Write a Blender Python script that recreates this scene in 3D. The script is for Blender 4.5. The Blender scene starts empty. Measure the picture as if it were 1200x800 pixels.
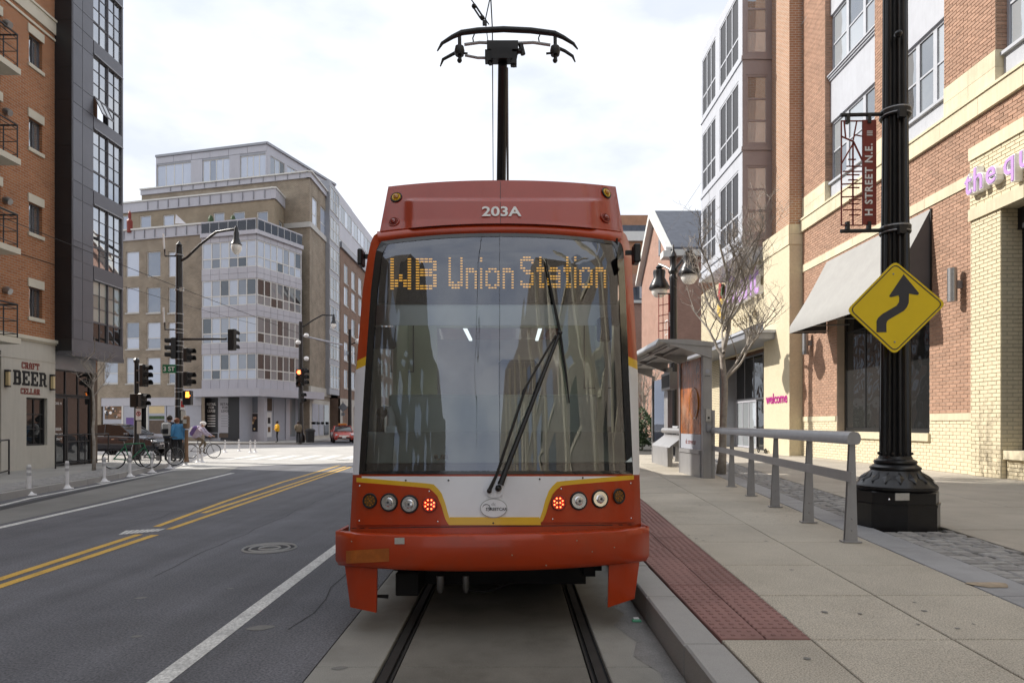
import bpy, bmesh, math, random
from mathutils import Vector, Matrix, Euler
R = random.Random(7)
sc = bpy.context.scene
COL = sc.collection
V = Vector
# ---------------------------------------------------------------- camera
F, U0, V0, H = 760.0, 600.0, 496.0, 1.65     # focal length and principal point in photo pixels, eye height in metres
cd = bpy.data.cameras.new('camera'); cam = bpy.data.objects.new('camera', cd); COL.objects.link(cam)
cam.location = (0, 0, H); cam.rotation_euler = (math.pi/2, 0, 0)
cd.sensor_width = 36; cd.lens = F/1200*36; cd.shift_y = (V0-400)/1200; cd.clip_start = .05; cd.clip_end = 4000
sc.camera = cam
sc.view_settings.view_transform = 'Standard'; sc.view_settings.look = 'None'
sc.view_settings.exposure = 1.2; sc.view_settings.gamma = 1
sc.cycles.max_bounces = 7; sc.cycles.transparent_max_bounces = 10; sc.cycles.use_denoising = True
sc.cycles.caustics_reflective = False; sc.cycles.caustics_refractive = False
sc.cycles.sample_clamp_indirect = 6
# ---------------------------------------------------------------- world: daylight sky under thin bright cloud
SUN_TO = V((1, -.36, -.86)).normalized()       # the way the light travels
sun_el = math.asin(-SUN_TO.z); sun_az = math.atan2(-SUN_TO.x, -SUN_TO.y)   # from +Y towards +X
w = bpy.data.worlds.new('World'); sc.world = w; w.use_nodes = True
nt = w.node_tree; N = nt.nodes; L = nt.links; N.clear()
def nd(t, **k):
    n = N.new(t)
    for a, b in k.items(): setattr(n, a, b)
    return n
sky = nd('ShaderNodeTexSky', sky_type='NISHITA', sun_disc=False, sun_elevation=sun_el, sun_rotation=sun_az)
skys = nd('ShaderNodeVectorMath', operation='SCALE'); skys.inputs['Scale'].default_value = .09
tc = nd('ShaderNodeTexCoord'); mp = nd('ShaderNodeMapping'); mp.inputs['Scale'].default_value = (1.3, 1.3, 3.2)
no = nd('ShaderNodeTexNoise'); no.inputs['Scale'].default_value = 2.1; no.inputs['Detail'].default_value = 7; no.inputs['Roughness'].default_value = .55
no2 = nd('ShaderNodeTexNoise'); no2.inputs['Scale'].default_value = 3.4; no2.inputs['Detail'].default_value = 8
cr = nd('ShaderNodeValToRGB'); cr.color_ramp.elements[0].position = .30; cr.color_ramp.elements[0].color = (.80, .80, .80, 1); cr.color_ramp.elements[1].position = .52
cc = nd('ShaderNodeValToRGB'); cc.color_ramp.elements[0].position = .36; cc.color_ramp.elements[0].color = (.375, .40, .455, 1)
cc.color_ramp.elements[1].position = .60; cc.color_ramp.elements[1].color = (.52, .53, .548, 1)
mx = nd('ShaderNodeMix', data_type='RGBA')
bg = nd('ShaderNodeBackground'); bg.inputs['Strength'].default_value = 1.0
ow = nd('ShaderNodeOutputWorld')
L.new(tc.outputs['Generated'], mp.inputs['Vector']); L.new(mp.outputs[0], no.inputs['Vector']); L.new(mp.outputs[0], no2.inputs['Vector'])
L.new(no.outputs['Fac'], cr.inputs[0]); L.new(no2.outputs['Fac'], cc.inputs[0])
L.new(sky.outputs[0], skys.inputs[0])
L.new(cr.outputs[0], mx.inputs['Factor']); L.new(skys.outputs[0], mx.inputs['A']); L.new(cc.outputs[0], mx.inputs['B'])
L.new(mx.outputs['Result'], bg.inputs['Color']); L.new(bg.outputs[0], ow.inputs['Surface'])
sd = bpy.data.lights.new('sun', 'SUN'); sd.energy = 2.5; sd.angle = math.radians(.6); sd.color = (1, .94, .85)
so = bpy.data.objects.new('sun', sd); COL.objects.link(so); so.rotation_euler = SUN_TO.to_track_quat('-Z', 'Y').to_euler(); so.location = (0, 0, 60)

# ---------------------------------------------------------------- reading positions off the photograph
def P(u, v, Y): return V(((u-U0)*Y/F, Y, H-(v-V0)*Y/F))          # the point seen at (u, v) at distance Y
def G(u, v, z=0.0):                                              # the point of the level z seen at (u, v)
    Y = F*(H-z)/(v-V0); return V(((u-U0)*Y/F, Y, z))
def YX(u, X): return X*F/(u-U0)                                  # distance at which the plane x = X is seen in column u
def ZY(v, Y): return H-(v-V0)*Y/F
def lerp(a, b, t): return a+(b-a)*t
def pl(tab, x):                                                  # piecewise linear table
    tab = sorted(tab)
    if x <= tab[0][0]: return tab[0][1]
    for (a, p), (b, q) in zip(tab, tab[1:]):
        if x <= b: return lerp(p, q, (x-a)/(b-a))
    return tab[-1][1]

# ---------------------------------------------------------------- mesh collecting
ORG = {}
class MB:
    def __init__(s): s.v, s.f, s.m, s.mi = [], [], [], 0
    def add(s, vs, fs):
        o = len(s.v); s.v += [V(p) for p in vs]
        for f in fs: s.f.append([i+o for i in f]); s.m.append(s.mi)
        return s
    def quad(s, a, b, c, d): return s.add([a, b, c, d], [(0, 1, 2, 3)])
    def box(s, x0, x1, y0, y1, z0, z1):
        return s.add([(x0, y0, z0), (x1, y0, z0), (x1, y1, z0), (x0, y1, z0), (x0, y0, z1), (x1, y0, z1), (x1, y1, z1), (x0, y1, z1)],
                     [(3, 2, 1, 0), (4, 5, 6, 7), (0, 1, 5, 4), (1, 2, 6, 5), (2, 3, 7, 6), (3, 0, 4, 7)])
    def cbox(s, c, d, rz=0.0, rx=0.0, ry=0.0):
        m = Matrix.Translation(V(c)) @ Euler((rx, ry, rz)).to_matrix().to_4x4()
        a, b, e = d[0]/2, d[1]/2, d[2]/2
        return s.add([m @ V(p) for p in [(-a, -b, -e), (a, -b, -e), (a, b, -e), (-a, b, -e), (-a, -b, e), (a, -b, e), (a, b, e), (-a, b, e)]],
                     [(3, 2, 1, 0), (4, 5, 6, 7), (0, 1, 5, 4), (1, 2, 6, 5), (2, 3, 7, 6), (3, 0, 4, 7)])
    def bbox(s, x0, x1, y0, y1, z0, z1, b):                       # box with chamfered top edges
        s.add([(x0, y0, z0), (x1, y0, z0), (x1, y1, z0), (x0, y1, z0), (x0, y0, z1-b), (x1, y0, z1-b), (x1, y1, z1-b), (x0, y1, z1-b),
               (x0+b, y0+b, z1), (x1-b, y0+b, z1), (x1-b, y1-b, z1), (x0+b, y1-b, z1)],
              [(0, 1, 5, 4), (1, 2, 6, 5), (2, 3, 7, 6), (3, 0, 4, 7), (4, 5, 9, 8), (5, 6, 10, 9), (6, 7, 11, 10), (7, 4, 8, 11), (8, 9, 10, 11)]); return s
    def prism(s, poly, d):
        n = len(poly); d = V(d); p = [V(q) for q in poly]
        return s.add(p+[q+d for q in p], [tuple(range(n))[::-1], tuple(range(n, 2*n))]+[(i, (i+1) % n, n+(i+1) % n, n+i) for i in range(n)])
    def tube(s, pts, r, n=8, cap=True):
        pts = [V(p) for p in pts]; k = len(pts); rs = r if isinstance(r, (list, tuple)) else [r]*k
        vs, fs = [], []; up = None
        for i, p in enumerate(pts):
            t = (pts[min(i+1, k-1)]-pts[max(i-1, 0)])
            if t.length < 1e-9: t = V((0, 0, 1))
            t.normalize()
            if up is None: up = V((0, 0, 1)) if abs(t.z) < .9 else V((1, 0, 0))
            a = t.cross(up)
            if a.length < 1e-6: a = t.orthogonal()
            a.normalize(); b = t.cross(a); up = -b if False else up
            for j in range(n):
                g = 2*math.pi*(j+.5)/n; vs.append(p+(a*math.cos(g)+b*math.sin(g))*rs[i])
        for i in range(k-1):
            for j in range(n):
                fs.append((i*n+j, i*n+(j+1) % n, (i+1)*n+(j+1) % n, (i+1)*n+j))
        if cap: fs += [tuple(range(n))[::-1], tuple(range((k-1)*n, k*n))]
        return s.add(vs, fs)
    def lathe(s, c, prof, n=16, axis='z', a0=0.0):
        c = V(c); vs, fs = [], []
        for r, h in prof:
            for j in range(n):
                g = a0+2*math.pi*j/n; x, y = r*math.cos(g), r*math.sin(g)
                vs.append(c+(V((x, y, h)) if axis == 'z' else V((x, h, y)) if axis == 'y' else V((h, x, y))))
        k = len(prof)
        for i in range(k-1):
            for j in range(n): fs.append((i*n+j, i*n+(j+1) % n, (i+1)*n+(j+1) % n, (i+1)*n+j))
        if prof[0][0] > 1e-4: fs.append(tuple(range(n))[::-1])
        if prof[-1][0] > 1e-4: fs.append(tuple(range((k-1)*n, k*n)))
        return s.add(vs, fs)
    def torus(s, c, Rr, r, axis='y', n=24, m=6):
        c = V(c); vs, fs = [], []
        for i in range(n):
            g = 2*math.pi*i/n
            for j in range(m):
                h = 2*math.pi*j/m; q = Rr+r*math.cos(h); a, b, e = q*math.cos(g), q*math.sin(g), r*math.sin(h)
                vs.append(c+(V((a, b, e)) if axis == 'z' else V((a, e, b)) if axis == 'y' else V((e, a, b))))
        for i in range(n):
            for j in range(m): fs.append((i*m+j, ((i+1) % n)*m+j, ((i+1) % n)*m+(j+1) % m, i*m+(j+1) % m))
        return s.add(vs, fs)
    def ball(s, c, r, n=10, k=6):
        r = r if isinstance(r, (tuple, list)) else (r, r, r); c = V(c); vs, fs = [], []
        for i in range(k+1):
            t = math.pi*i/k
            for j in range(n):
                g = 2*math.pi*j/n; vs.append(c+V((r[0]*math.sin(t)*math.cos(g), r[1]*math.sin(t)*math.sin(g), r[2]*math.cos(t))))
        for i in range(k):
            for j in range(n): fs.append((i*n+j, (i+1)*n+j, (i+1)*n+(j+1) % n, i*n+(j+1) % n))
        return s.add(vs, fs)
    def grid(s, rows):                                           # rows of points -> quads
        k, n = len(rows), len(rows[0])
        return s.add([p for r in rows for p in r], [(i*n+j, i*n+j+1, (i+1)*n+j+1, (i+1)*n+j) for i in range(k-1) for j in range(n-1)])
    def build(s, name, mats, parent=None, smooth=False, weld=False, colors=None, bevel=0):
        me = bpy.data.meshes.new(name)
        org = ORG.get(parent.name, V((0, 0, 0))) if parent else V((0, 0, 0))
        me.from_pydata([p-org for p in s.v], [], s.f)
        if not isinstance(mats, (list, tuple)): mats = [mats]
        for m in mats: me.materials.append(m)
        if len(mats) > 1: me.polygons.foreach_set('material_index', s.m)
        if weld or bevel or len(s.f) < 60000:
            b = bmesh.new(); b.from_mesh(me)
            if weld: bmesh.ops.remove_doubles(b, verts=b.verts, dist=1e-4)
            bmesh.ops.recalc_face_normals(b, faces=b.faces)
            if bevel: bmesh.ops.bevel(b, geom=list(b.edges), offset=bevel, segments=1, affect='EDGES')
            b.to_mesh(me); b.free()
        uv_world(me, org)
        if colors is not None:
            at = me.attributes.new('tone', 'FLOAT', 'FACE'); at.data.foreach_set('value', colors)
        if smooth:
            me.polygons.foreach_set('use_smooth', [True]*len(me.polygons))
            if smooth != 'all':
                try: me.set_sharp_from_angle(angle=math.radians(smooth if smooth is not True else 38))
                except Exception: pass
        o = bpy.data.objects.new(name, me); COL.objects.link(o)
        if parent: o.parent = parent
        ORG[o.name] = org
        return o
def uv_world(me, org):
    uv = me.uv_layers.new(name='UVMap'); d = []
    vs = me.vertices; lo = me.loops
    for p in me.polygons:
        n = p.normal; ax, ay, az = abs(n.x), abs(n.y), abs(n.z)
        for i in p.loop_indices:
            c = vs[lo[i].vertex_index].co
            x, y, z = c.x+org.x, c.y+org.y, c.z+org.z
            if az > ax and az > ay: d += (x, y)
            elif ax > ay: d += (y, z)
            else: d += (x, z)
    uv.data.foreach_set('uv', d)
def tag(o, label=None, cat=None, group=None, kind=None):
    for k, v in (('label', label), ('category', cat), ('group', group), ('kind', kind)):
        if v: o[k] = v
    return o
def thing(name, label, cat, loc=(0, 0, 0), group=None):
    o = bpy.data.objects.new(name, None); COL.objects.link(o); o.location = loc; o.empty_display_size = .2
    ORG[o.name] = V(loc); return tag(o, label, cat, group)
def dup(root, loc, rz=None, label=None, group=None):
    def cp(o, par):
        c = o.copy(); COL.objects.link(c); c.parent = par; ORG[c.name] = V((0, 0, 0))
        for ch in o.children: cp(ch, c)
        return c
    r = cp(root, None); r.location = loc
    if rz is not None: r.rotation_euler = (0, 0, rz)
    if label: r['label'] = label
    if group: r['group'] = group
    return r
def struct(name, mb, m, **k): return tag(mb.build(name, m, **k), kind='structure')

# ---------------------------------------------------------------- materials
def newmat(name):
    m = bpy.data.materials.new(name); m.use_nodes = True; t = m.node_tree
    return m, t, t.nodes, t.links, t.nodes['Principled BSDF']
def M(name, col, rough=.6, metal=0.0, var=.12, vs=2.5, bump=0.0, bs=60, spec=.5, coat=0.0, rnd=0.0, emit=0.0, speck=0.0, ss=150, tone=0.0, streak=0.0, lane=0.0, dirt=0.0, ds=.8, dcol=None):
    m, t, n, l, b = newmat(name)
    b.inputs['Roughness'].default_value = rough; b.inputs['Metallic'].default_value = metal
    b.inputs['Specular IOR Level'].default_value = spec; b.inputs['Coat Weight'].default_value = coat; b.inputs['Coat Roughness'].default_value = .06
    tcn = n.new('ShaderNodeTexCoord'); vec = tcn.outputs['Object']
    cur = n.new('ShaderNodeRGB'); cur.outputs[0].default_value = (*col, 1); cur = cur.outputs[0]
    def mul(sock, fac_sock):
        x = n.new('ShaderNodeVectorMath'); x.operation = 'SCALE'; l.new(sock, x.inputs[0]); l.new(fac_sock, x.inputs['Scale']); return x.outputs[0]
    def rng(sock, a, c, lo=.3, hi=.7):
        r = n.new('ShaderNodeMapRange'); r.inputs['From Min'].default_value = lo; r.inputs['From Max'].default_value = hi
        r.inputs['To Min'].default_value = a; r.inputs['To Max'].default_value = c; l.new(sock, r.inputs['Value']); return r.outputs[0]
    def noise(s, det=5, rgh=.6, stretch=None):
        x = n.new('ShaderNodeTexNoise'); x.inputs['Scale'].default_value = s; x.inputs['Detail'].default_value = det; x.inputs['Roughness'].default_value = rgh
        if stretch:
            mpn = n.new('ShaderNodeMapping'); mpn.inputs['Scale'].default_value = stretch; l.new(vec, mpn.inputs['Vector']); l.new(mpn.outputs[0], x.inputs['Vector'])
        else: l.new(vec, x.inputs['Vector'])
        return x.outputs['Fac']
    if var: cur = mul(cur, rng(noise(vs), 1-var, 1+var))
    if streak: cur = mul(cur, rng(noise(3, 4, .6, (4, 4, .25)), 1-streak, 1+streak*.5))
    if lane: cur = mul(cur, rng(noise(1, 5, .6, (1.6, .05, 1)), 1-lane, 1+lane))
    if dirt:
        mixn = n.new('ShaderNodeMix'); mixn.data_type = 'RGBA'
        l.new(rng(noise(ds, 6, .65), 0, dirt, .48, .72), mixn.inputs['Factor']); l.new(cur, mixn.inputs['A'])
        mixn.inputs['B'].default_value = (*(dcol or (col[0]*.4, col[1]*.38, col[2]*.35)), 1); cur = mixn.outputs['Result']
    if speck: cur = mul(cur, rng(noise(ss, 3, .7), 1-speck, 1+speck, .36, .64))
    if rnd:
        oi = n.new('ShaderNodeObjectInfo'); cur = mul(cur, rng(oi.outputs['Random'], 1-rnd, 1+rnd, 0, 1))
    if tone:
        at = n.new('ShaderNodeAttribute'); at.attribute_name = 'tone'; cur = mul(cur, rng(at.outputs['Fac'], 1-tone, 1+tone, 0, 1))
    l.new(cur, b.inputs['Base Color'])
    if emit: l.new(cur, b.inputs['Emission Color']); b.inputs['Emission Strength'].default_value = emit
    if bump:
        bn = n.new('ShaderNodeBump'); bn.inputs['Strength'].default_value = bump; bn.inputs['Distance'].default_value = .01
        l.new(noise(bs, 6, .65), bn.inputs['Height']); l.new(bn.outputs[0], b.inputs['Normal'])
    return m
def Mbrick(name, c1, c2, mortar, bw=.215, rh=.075, ms=.010, bump=.4, off=.5, var=.1, rough=.85, dark=None):
    m, t, n, l, b = newmat(name); b.inputs['Roughness'].default_value = rough; b.inputs['Specular IOR Level'].default_value = .25
    uv = n.new('ShaderNodeUVMap'); br = n.new('ShaderNodeTexBrick')
    l.new(uv.outputs[0], br.inputs['Vector'])
    br.inputs['Color1'].default_value = (*c1, 1); br.inputs['Color2'].default_value = (*c2, 1); br.inputs['Mortar'].default_value = (*mortar, 1)
    br.inputs['Scale'].default_value = 1; br.inputs['Brick Width'].default_value = bw; br.inputs['Row Height'].default_value = rh
    br.inputs['Mortar Size'].default_value = ms; br.inputs['Mortar Smooth'].default_value = .1; br.offset = off
    no = n.new('ShaderNodeTexNoise'); no.inputs['Scale'].default_value = .9; no.inputs['Detail'].default_value = 6; l.new(uv.outputs[0], no.inputs['Vector'])
    r = n.new('ShaderNodeMapRange'); r.inputs['From Min'].default_value = .3; r.inputs['From Max'].default_value = .7
    r.inputs['To Min'].default_value = 1-var; r.inputs['To Max'].default_value = 1+var; l.new(no.outputs['Fac'], r.inputs['Value'])
    x = n.new('ShaderNodeVectorMath'); x.operation = 'SCALE'; l.new(br.outputs['Color'], x.inputs[0]); l.new(r.outputs[0], x.inputs['Scale'])
    l.new(x.outputs[0], b.inputs['Base Color'])
    bn = n.new('ShaderNodeBump'); bn.inputs['Strength'].default_value = bump; bn.inputs['Distance'].default_value = .008; bn.invert = True
    l.new(br.outputs['Fac'], bn.inputs['Height']); l.new(bn.outputs[0], b.inputs['Normal'])
    return m
def Mglass(name, dark=(.015, .02, .025), light=(.16, .18, .19), ior=1.75, wav=.03, tint=(.93, .96, 1), share=.7):
    m, t, n, l, b = newmat(name)
    oi = n.new('ShaderNodeObjectInfo'); cr = n.new('ShaderNodeValToRGB'); cr.color_ramp.elements[0].color = (*dark, 1); cr.color_ramp.elements[0].position = share-.15
    cr.color_ramp.elements[1].color = (*light, 1); cr.color_ramp.elements[1].position = min(1, share+.2); l.new(oi.outputs['Random'], cr.inputs[0])
    l.new(cr.outputs[0], b.inputs['Base Color']); b.inputs['Roughness'].default_value = .5; b.inputs['Specular IOR Level'].default_value = 0
    tcn = n.new('ShaderNodeTexCoord'); no = n.new('ShaderNodeTexNoise'); no.inputs['Scale'].default_value = .7; no.inputs['Detail'].default_value = 2
    l.new(tcn.outputs['Object'], no.inputs['Vector'])
    bn = n.new('ShaderNodeBump'); bn.inputs['Strength'].default_value = wav; bn.inputs['Distance'].default_value = 1.0; l.new(no.outputs['Fac'], bn.inputs['Height'])
    g = n.new('ShaderNodeBsdfGlossy'); g.inputs['Roughness'].default_value = .015; g.inputs['Color'].default_value = (*tint, 1); l.new(bn.outputs[0], g.inputs['Normal'])
    fr = n.new('ShaderNodeFresnel'); fr.inputs['IOR'].default_value = ior; l.new(bn.outputs[0], fr.inputs['Normal'])
    ms = n.new('ShaderNodeMixShader'); l.new(fr.outputs[0], ms.inputs[0]); l.new(b.outputs[0], ms.inputs[1]); l.new(g.outputs[0], ms.inputs[2])
    l.new(ms.outputs[0], n['Material Output'].inputs['Surface']); return m
def Mclear(name, tint=(.82, .88, .86), ior=1.9, wav=0.0, stretch=(1, 1, 1), ws=1.0, rough=.0, boost=0.0):
    m, t, n, l, b = newmat(name)
    tr = n.new('ShaderNodeBsdfTransparent'); tr.inputs['Color'].default_value = (*tint, 1)
    g = n.new('ShaderNodeBsdfGlossy'); g.inputs['Roughness'].default_value = rough; g.inputs['Color'].default_value = (.86, .9, 1, 1)
    fr = n.new('ShaderNodeFresnel'); fr.inputs['IOR'].default_value = ior
    if wav:
        tcn = n.new('ShaderNodeTexCoord'); mpn = n.new('ShaderNodeMapping'); mpn.inputs['Scale'].default_value = stretch; l.new(tcn.outputs['Object'], mpn.inputs['Vector'])
        no = n.new('ShaderNodeTexNoise'); no.inputs['Scale'].default_value = ws; no.inputs['Detail'].default_value = 1.2; l.new(mpn.outputs[0], no.inputs['Vector'])
        bn = n.new('ShaderNodeBump'); bn.inputs['Strength'].default_value = wav; bn.inputs['Distance'].default_value = 1.0
        l.new(no.outputs['Fac'], bn.inputs['Height']); l.new(bn.outputs[0], g.inputs['Normal'])
    ms = n.new('ShaderNodeMixShader'); l.new(fr.outputs[0], ms.inputs[0]); l.new(tr.outputs[0], ms.inputs[1]); l.new(g.outputs[0], ms.inputs[2])
    l.new(ms.outputs[0], n['Material Output'].inputs['Surface']); return m
K = {}
def mk(key, *a, **k): K[key] = M(key, *a, **k)
mk('asphalt', (.122, .124, .138), .82, var=.14, vs=1.4, lane=.24, bump=.6, bs=90, speck=.42, ss=55, dirt=.4, ds=.5, dcol=(.095, .095, .098))
mk('asphalt_dark', (.045, .046, .05), .85, var=.2, vs=1.2, bump=.4, bs=150, speck=.3, ss=160)
mk('slab', (.29, .285, .26), .85, var=.16, vs=.9, bump=.25, bs=120, speck=.14, ss=130, dirt=.45, ds=1.4)
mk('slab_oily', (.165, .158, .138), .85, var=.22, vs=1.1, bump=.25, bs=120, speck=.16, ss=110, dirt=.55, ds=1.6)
mk('lane_concrete', (.2, .198, .188), .85, var=.16, vs=.6, bump=.2, bs=100, speck=.12, ss=100, dirt=.4, ds=.8)
mk('crossing', (.42, .41, .39), .85, var=.12, vs=.8, speck=.1, ss=80)  # concrete made paler to carry the sunlight on the crossing
mk('aggregate', (.47, .43, .36), .85, var=.10, vs=1.0, bump=.5, bs=130, speck=.42, ss=100, rnd=.07, dirt=.22, ds=1.2)
mk('granite', (.36, .355, .345), .7, var=.12, vs=2, bump=.2, bs=200, speck=.2, ss=240, rnd=.07, dirt=.3, ds=2)
mk('granite_blue', (.33, .335, .35), .7, var=.12, vs=1.5, bump=.2, bs=200, speck=.2, ss=200, rnd=.06, dirt=.35, ds=1.3)
mk('tactile', (.26, .135, .12), .75, var=.12, vs=2, bump=.15, bs=150, rnd=.1, dirt=.35, ds=2.5)
mk('cobble', (.29, .285, .28), .8, var=.2, vs=6, bump=.5, bs=60, rnd=.22)
mk('joint', (.05, .048, .045), .95, var=.2, vs=8)
mk('sidewalk', (.42, .385, .33), .85, var=.12, vs=.7, bump=.3, bs=120, speck=.22, ss=90, rnd=.05, dirt=.25, ds=.8)
mk('sidewalk_left', (.34, .33, .31), .85, var=.12, vs=.7, speck=.15, ss=80, dirt=.25, ds=.8)
mk('rail_steel', (.03, .028, .026), .75, .2, var=.2, vs=6)
mk('rubber', (.018, .018, .019), .95, var=.3, vs=9)
mk('white_line', (.62, .62, .60), .7, var=.1, vs=3, speck=.3, ss=40, dirt=.55, ds=5, dcol=(.25, .25, .25))
mk('yellow_line', (.62, .38, .07), .7, var=.12, vs=3, speck=.2, ss=60, dirt=.4, ds=4, dcol=(.2, .15, .08))
mk('tram_red', (.42, .043, .006), .3, var=.06, vs=2, coat=.22, spec=.35, dirt=.28, ds=5, dcol=(.22, .06, .03))
mk('tram_red_skylit', (.38, .040, .016), .26, var=.05, vs=2, coat=.4)  # tram red shifted in colour for the sky reflected on the fairing
mk('tram_white', (.80, .82, .88), .3, var=.04, vs=2, coat=.4, dirt=.12, ds=2.5, dcol=(.4, .39, .37))
mk('tram_grey', (.42, .43, .44), .35, var=.05, coat=.3)
mk('tram_yellow', (.75, .47, .02), .35, var=.05, coat=.3)
mk('black', (.012, .012, .013), .45, var=.15, vs=5)
mk('black_gloss', (.008, .009, .012), .12, var=.1, coat=.4)
mk('black_matte', (.016, .016, .017), .85, var=.3, vs=4)
mk('chrome', (.75, .75, .76), .12, 1.0, var=.03)
mk('steel', (.34, .34, .345), .38, .75, var=.07, vs=4, streak=.05)
mk('rail_paint', (.36, .36, .37), .42, .35, var=.07, vs=3, streak=.06, bump=.05, bs=80)
mk('lens_clear', (.55, .56, .58), .12, .6, var=.05)
mk('lens_amber', (.42, .16, .01), .2, var=.25, vs=60, coat=.5)
mk('lens_dim', (.13, .06, .01), .3, var=.5, vs=90, coat=.4)
mk('lens_red', (.25, .02, .012), .2, var=.2, vs=40, coat=.5)
mk('lens_redlit', (1, .10, .03), .3, var=0, emit=4.5)
mk('lamp_and_fill_glow', (.9, .95, 1), .4, var=0, emit=.55)  # glow of the saloon lamps and of the strips added over the cab
mk('led', (1, .47, .05), .4, var=0, emit=.38)
mk('cab_wall', (.80, .82, .68), .7, var=.06)
mk('cab_dash', (.46, .51, .50), .6, var=.07)
mk('cab_dark', (.045, .05, .055), .6, var=.1)
mk('cab_seat', (.06, .065, .10), .8, var=.2, vs=6)
mk('cast_iron', (.0125, .0125, .014), .32, .2, var=.3, vs=5, bump=.12, bs=30, coat=.15)
mk('plaque', (.5, .49, .46), .5, var=.1, vs=30)
mk('sign_yellow', (.88, .64, .012), .45, var=.04, vs=3)
mk('sign_black', (.035, .037, .05), .5, var=.1)
mk('banner_red', (.22, .03, .02), .55, var=.1)
mk('white_paint', (.84, .84, .84), .5, var=.04, dirt=.1, ds=3)
mk('awning', (.32, .318, .31), .85, var=.05, vs=1.5, bump=.12, bs=400, streak=.05)
mk('awning_side', (.085, .085, .09), .85, var=.1, vs=1.5)
mk('mortar', (.46, .385, .315), .95, var=.08, vs=3)
mk('brick_clay', (.41, .25, .175), .85, var=.12, vs=14, bump=.3, bs=80, tone=.32, dirt=.12, ds=.7)
mk('brick_clay_piece', (.41, .25, .175), .85, var=.12, vs=14, bump=.3, bs=80, rnd=.20)
mk('mortar_cream', (.40, .355, .25), .95, var=.08, vs=3)
mk('brick_cream', (.68, .60, .43), .85, var=.07, vs=10, bump=.25, bs=80, tone=.10, dirt=.12, ds=.8, dcol=(.45, .36, .2))
mk('limestone', (.66, .59, .43), .8, var=.08, vs=1.5, bump=.15, bs=60, rnd=.05, streak=.10, dirt=.25, ds=1.2, dcol=(.36, .30, .2))
mk('render_grey', (.44, .46, .50), .6, var=.05)
mk('metal_grey', (.30, .31, .34), .45, .3, var=.05)
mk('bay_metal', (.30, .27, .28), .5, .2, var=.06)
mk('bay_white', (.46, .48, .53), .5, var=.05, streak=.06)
mk('lilac', (.50, .30, .64), .5, var=.03)
mk('magenta', (.42, .02, .22), .6, var=.03)
mk('stucco', (.52, .505, .455), .85, var=.06, vs=.8, bump=.15, bs=120, streak=.06, dirt=.15, ds=.6)
mk('trim_cream', (.60, .57, .48), .75, var=.06, vs=2)
mk('dark_panel', (.13, .134, .155), .38, .3, var=.08, vs=.8, rnd=.1)  # bay front grey lightened to hold the sky it reflects
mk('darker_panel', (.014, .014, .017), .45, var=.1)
mk('bay_frame', (.13, .13, .148), .4, .2, var=.1)
mk('iron', (.022, .022, .025), .5, var=.2)
mk('rust_text', (.20, .03, .02), .6, var=.1)
mk('lamp_warm', (.62, .5, .28), .4, var=.05)
mk('white_metal', (.46, .465, .515), .45, var=.05, vs=.6, streak=.05, rnd=.04)
mk('sill', (.50, .50, .48), .7, var=.05)
mk('slate', (.085, .095, .12), .7, var=.2, vs=2, bump=.2, bs=12)
mk('trim_white', (.66, .66, .63), .6, var=.05)
mk('bark', (.34, .31, .275), .9, var=.3, vs=8, bump=.5, bs=30)
mk('twig', (.33, .295, .26), .9, var=.3, vs=10)
mk('leaf', (.045, .085, .03), .7, var=.4, vs=8, rnd=.2)
mk('glass_globe', (.85, .84, .80), .2, var=.03)
mk('post_white', (.72, .72, .74), .5, var=.06, dirt=.3, ds=12, dcol=(.4, .4, .4))
mk('reflect_band', (.42, .42, .44), .35, var=.1)
mk('taxi_red', (.42, .045, .03), .25, var=.05, coat=.6)
mk('car_grey', (.62, .63, .65), .3, var=.04, coat=.5)
mk('car_dark', (.018, .02, .032), .2, var=.08, coat=.8)
mk('tyre', (.016, .016, .016), .85, var=.2)
mk('rim', (.45, .46, .47), .3, .8, var=.08)
mk('bulb_red', (1, .12, .04), .4, var=0, emit=3.5)
mk('bulb_amber', (1, .25, .03), .4, var=0, emit=2.5)
mk('sign_green', (.015, .16, .075), .5, var=.05)
mk('sign_red', (.5, .03, .03), .5, var=.05)
mk('skin', (.45, .26, .18), .6, var=.08)
mk('skin_dark', (.13, .07, .045), .6, var=.08)
mk('hair', (.025, .018, .014), .7, var=.2)
mk('hair_red', (.16, .05, .02), .7, var=.2)
mk('cloth_black', (.014, .014, .017), .9, var=.2, vs=9)
mk('cloth_navy', (.025, .03, .05), .9, var=.2, vs=9)
mk('cloth_blue', (.06, .22, .42), .85, var=.12, vs=9)
mk('cloth_yellow', (.80, .44, .03), .85, var=.1, vs=9)
mk('cloth_orange', (.70, .12, .04), .85, var=.1, vs=9)
mk('cloth_camo', (.16, .13, .09), .9, var=.5, vs=20)
mk('cloth_lilac', (.40, .36, .46), .9, var=.12, vs=9)
mk('cloth_violet', (.15, .10, .28), .9, var=.12, vs=9)
mk('cloth_grey', (.36, .36, .36), .9, var=.15, vs=9)
mk('cloth_white', (.75, .74, .74), .9, var=.1, vs=9)
mk('shoe', (.05, .045, .04), .8, var=.2)
mk('bag_brown', (.18, .11, .065), .85, var=.2, vs=6)
mk('poster_dark', (.02, .021, .025), .5, var=.1)
mk('poster_light', (.40, .42, .48), .6, var=.04)
mk('wood_panel', (.10, .07, .05), .6, var=.2, vs=4)
mk('puddle', (.19, .187, .18), .6, var=.2, vs=5, speck=.2, ss=80)
mk('stain_rust', (.36, .29, .21), .8, var=.3, vs=8)
mk('litter_green', (.10, .42, .24), .4, var=.1)
mk('tape', (.40, .11, .015), .35, var=.25, vs=9)
mk('wire', (.03, .03, .032), .6, var=.1)
mk('wire_pale', (.34, .34, .36), .5, var=.05)
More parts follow.
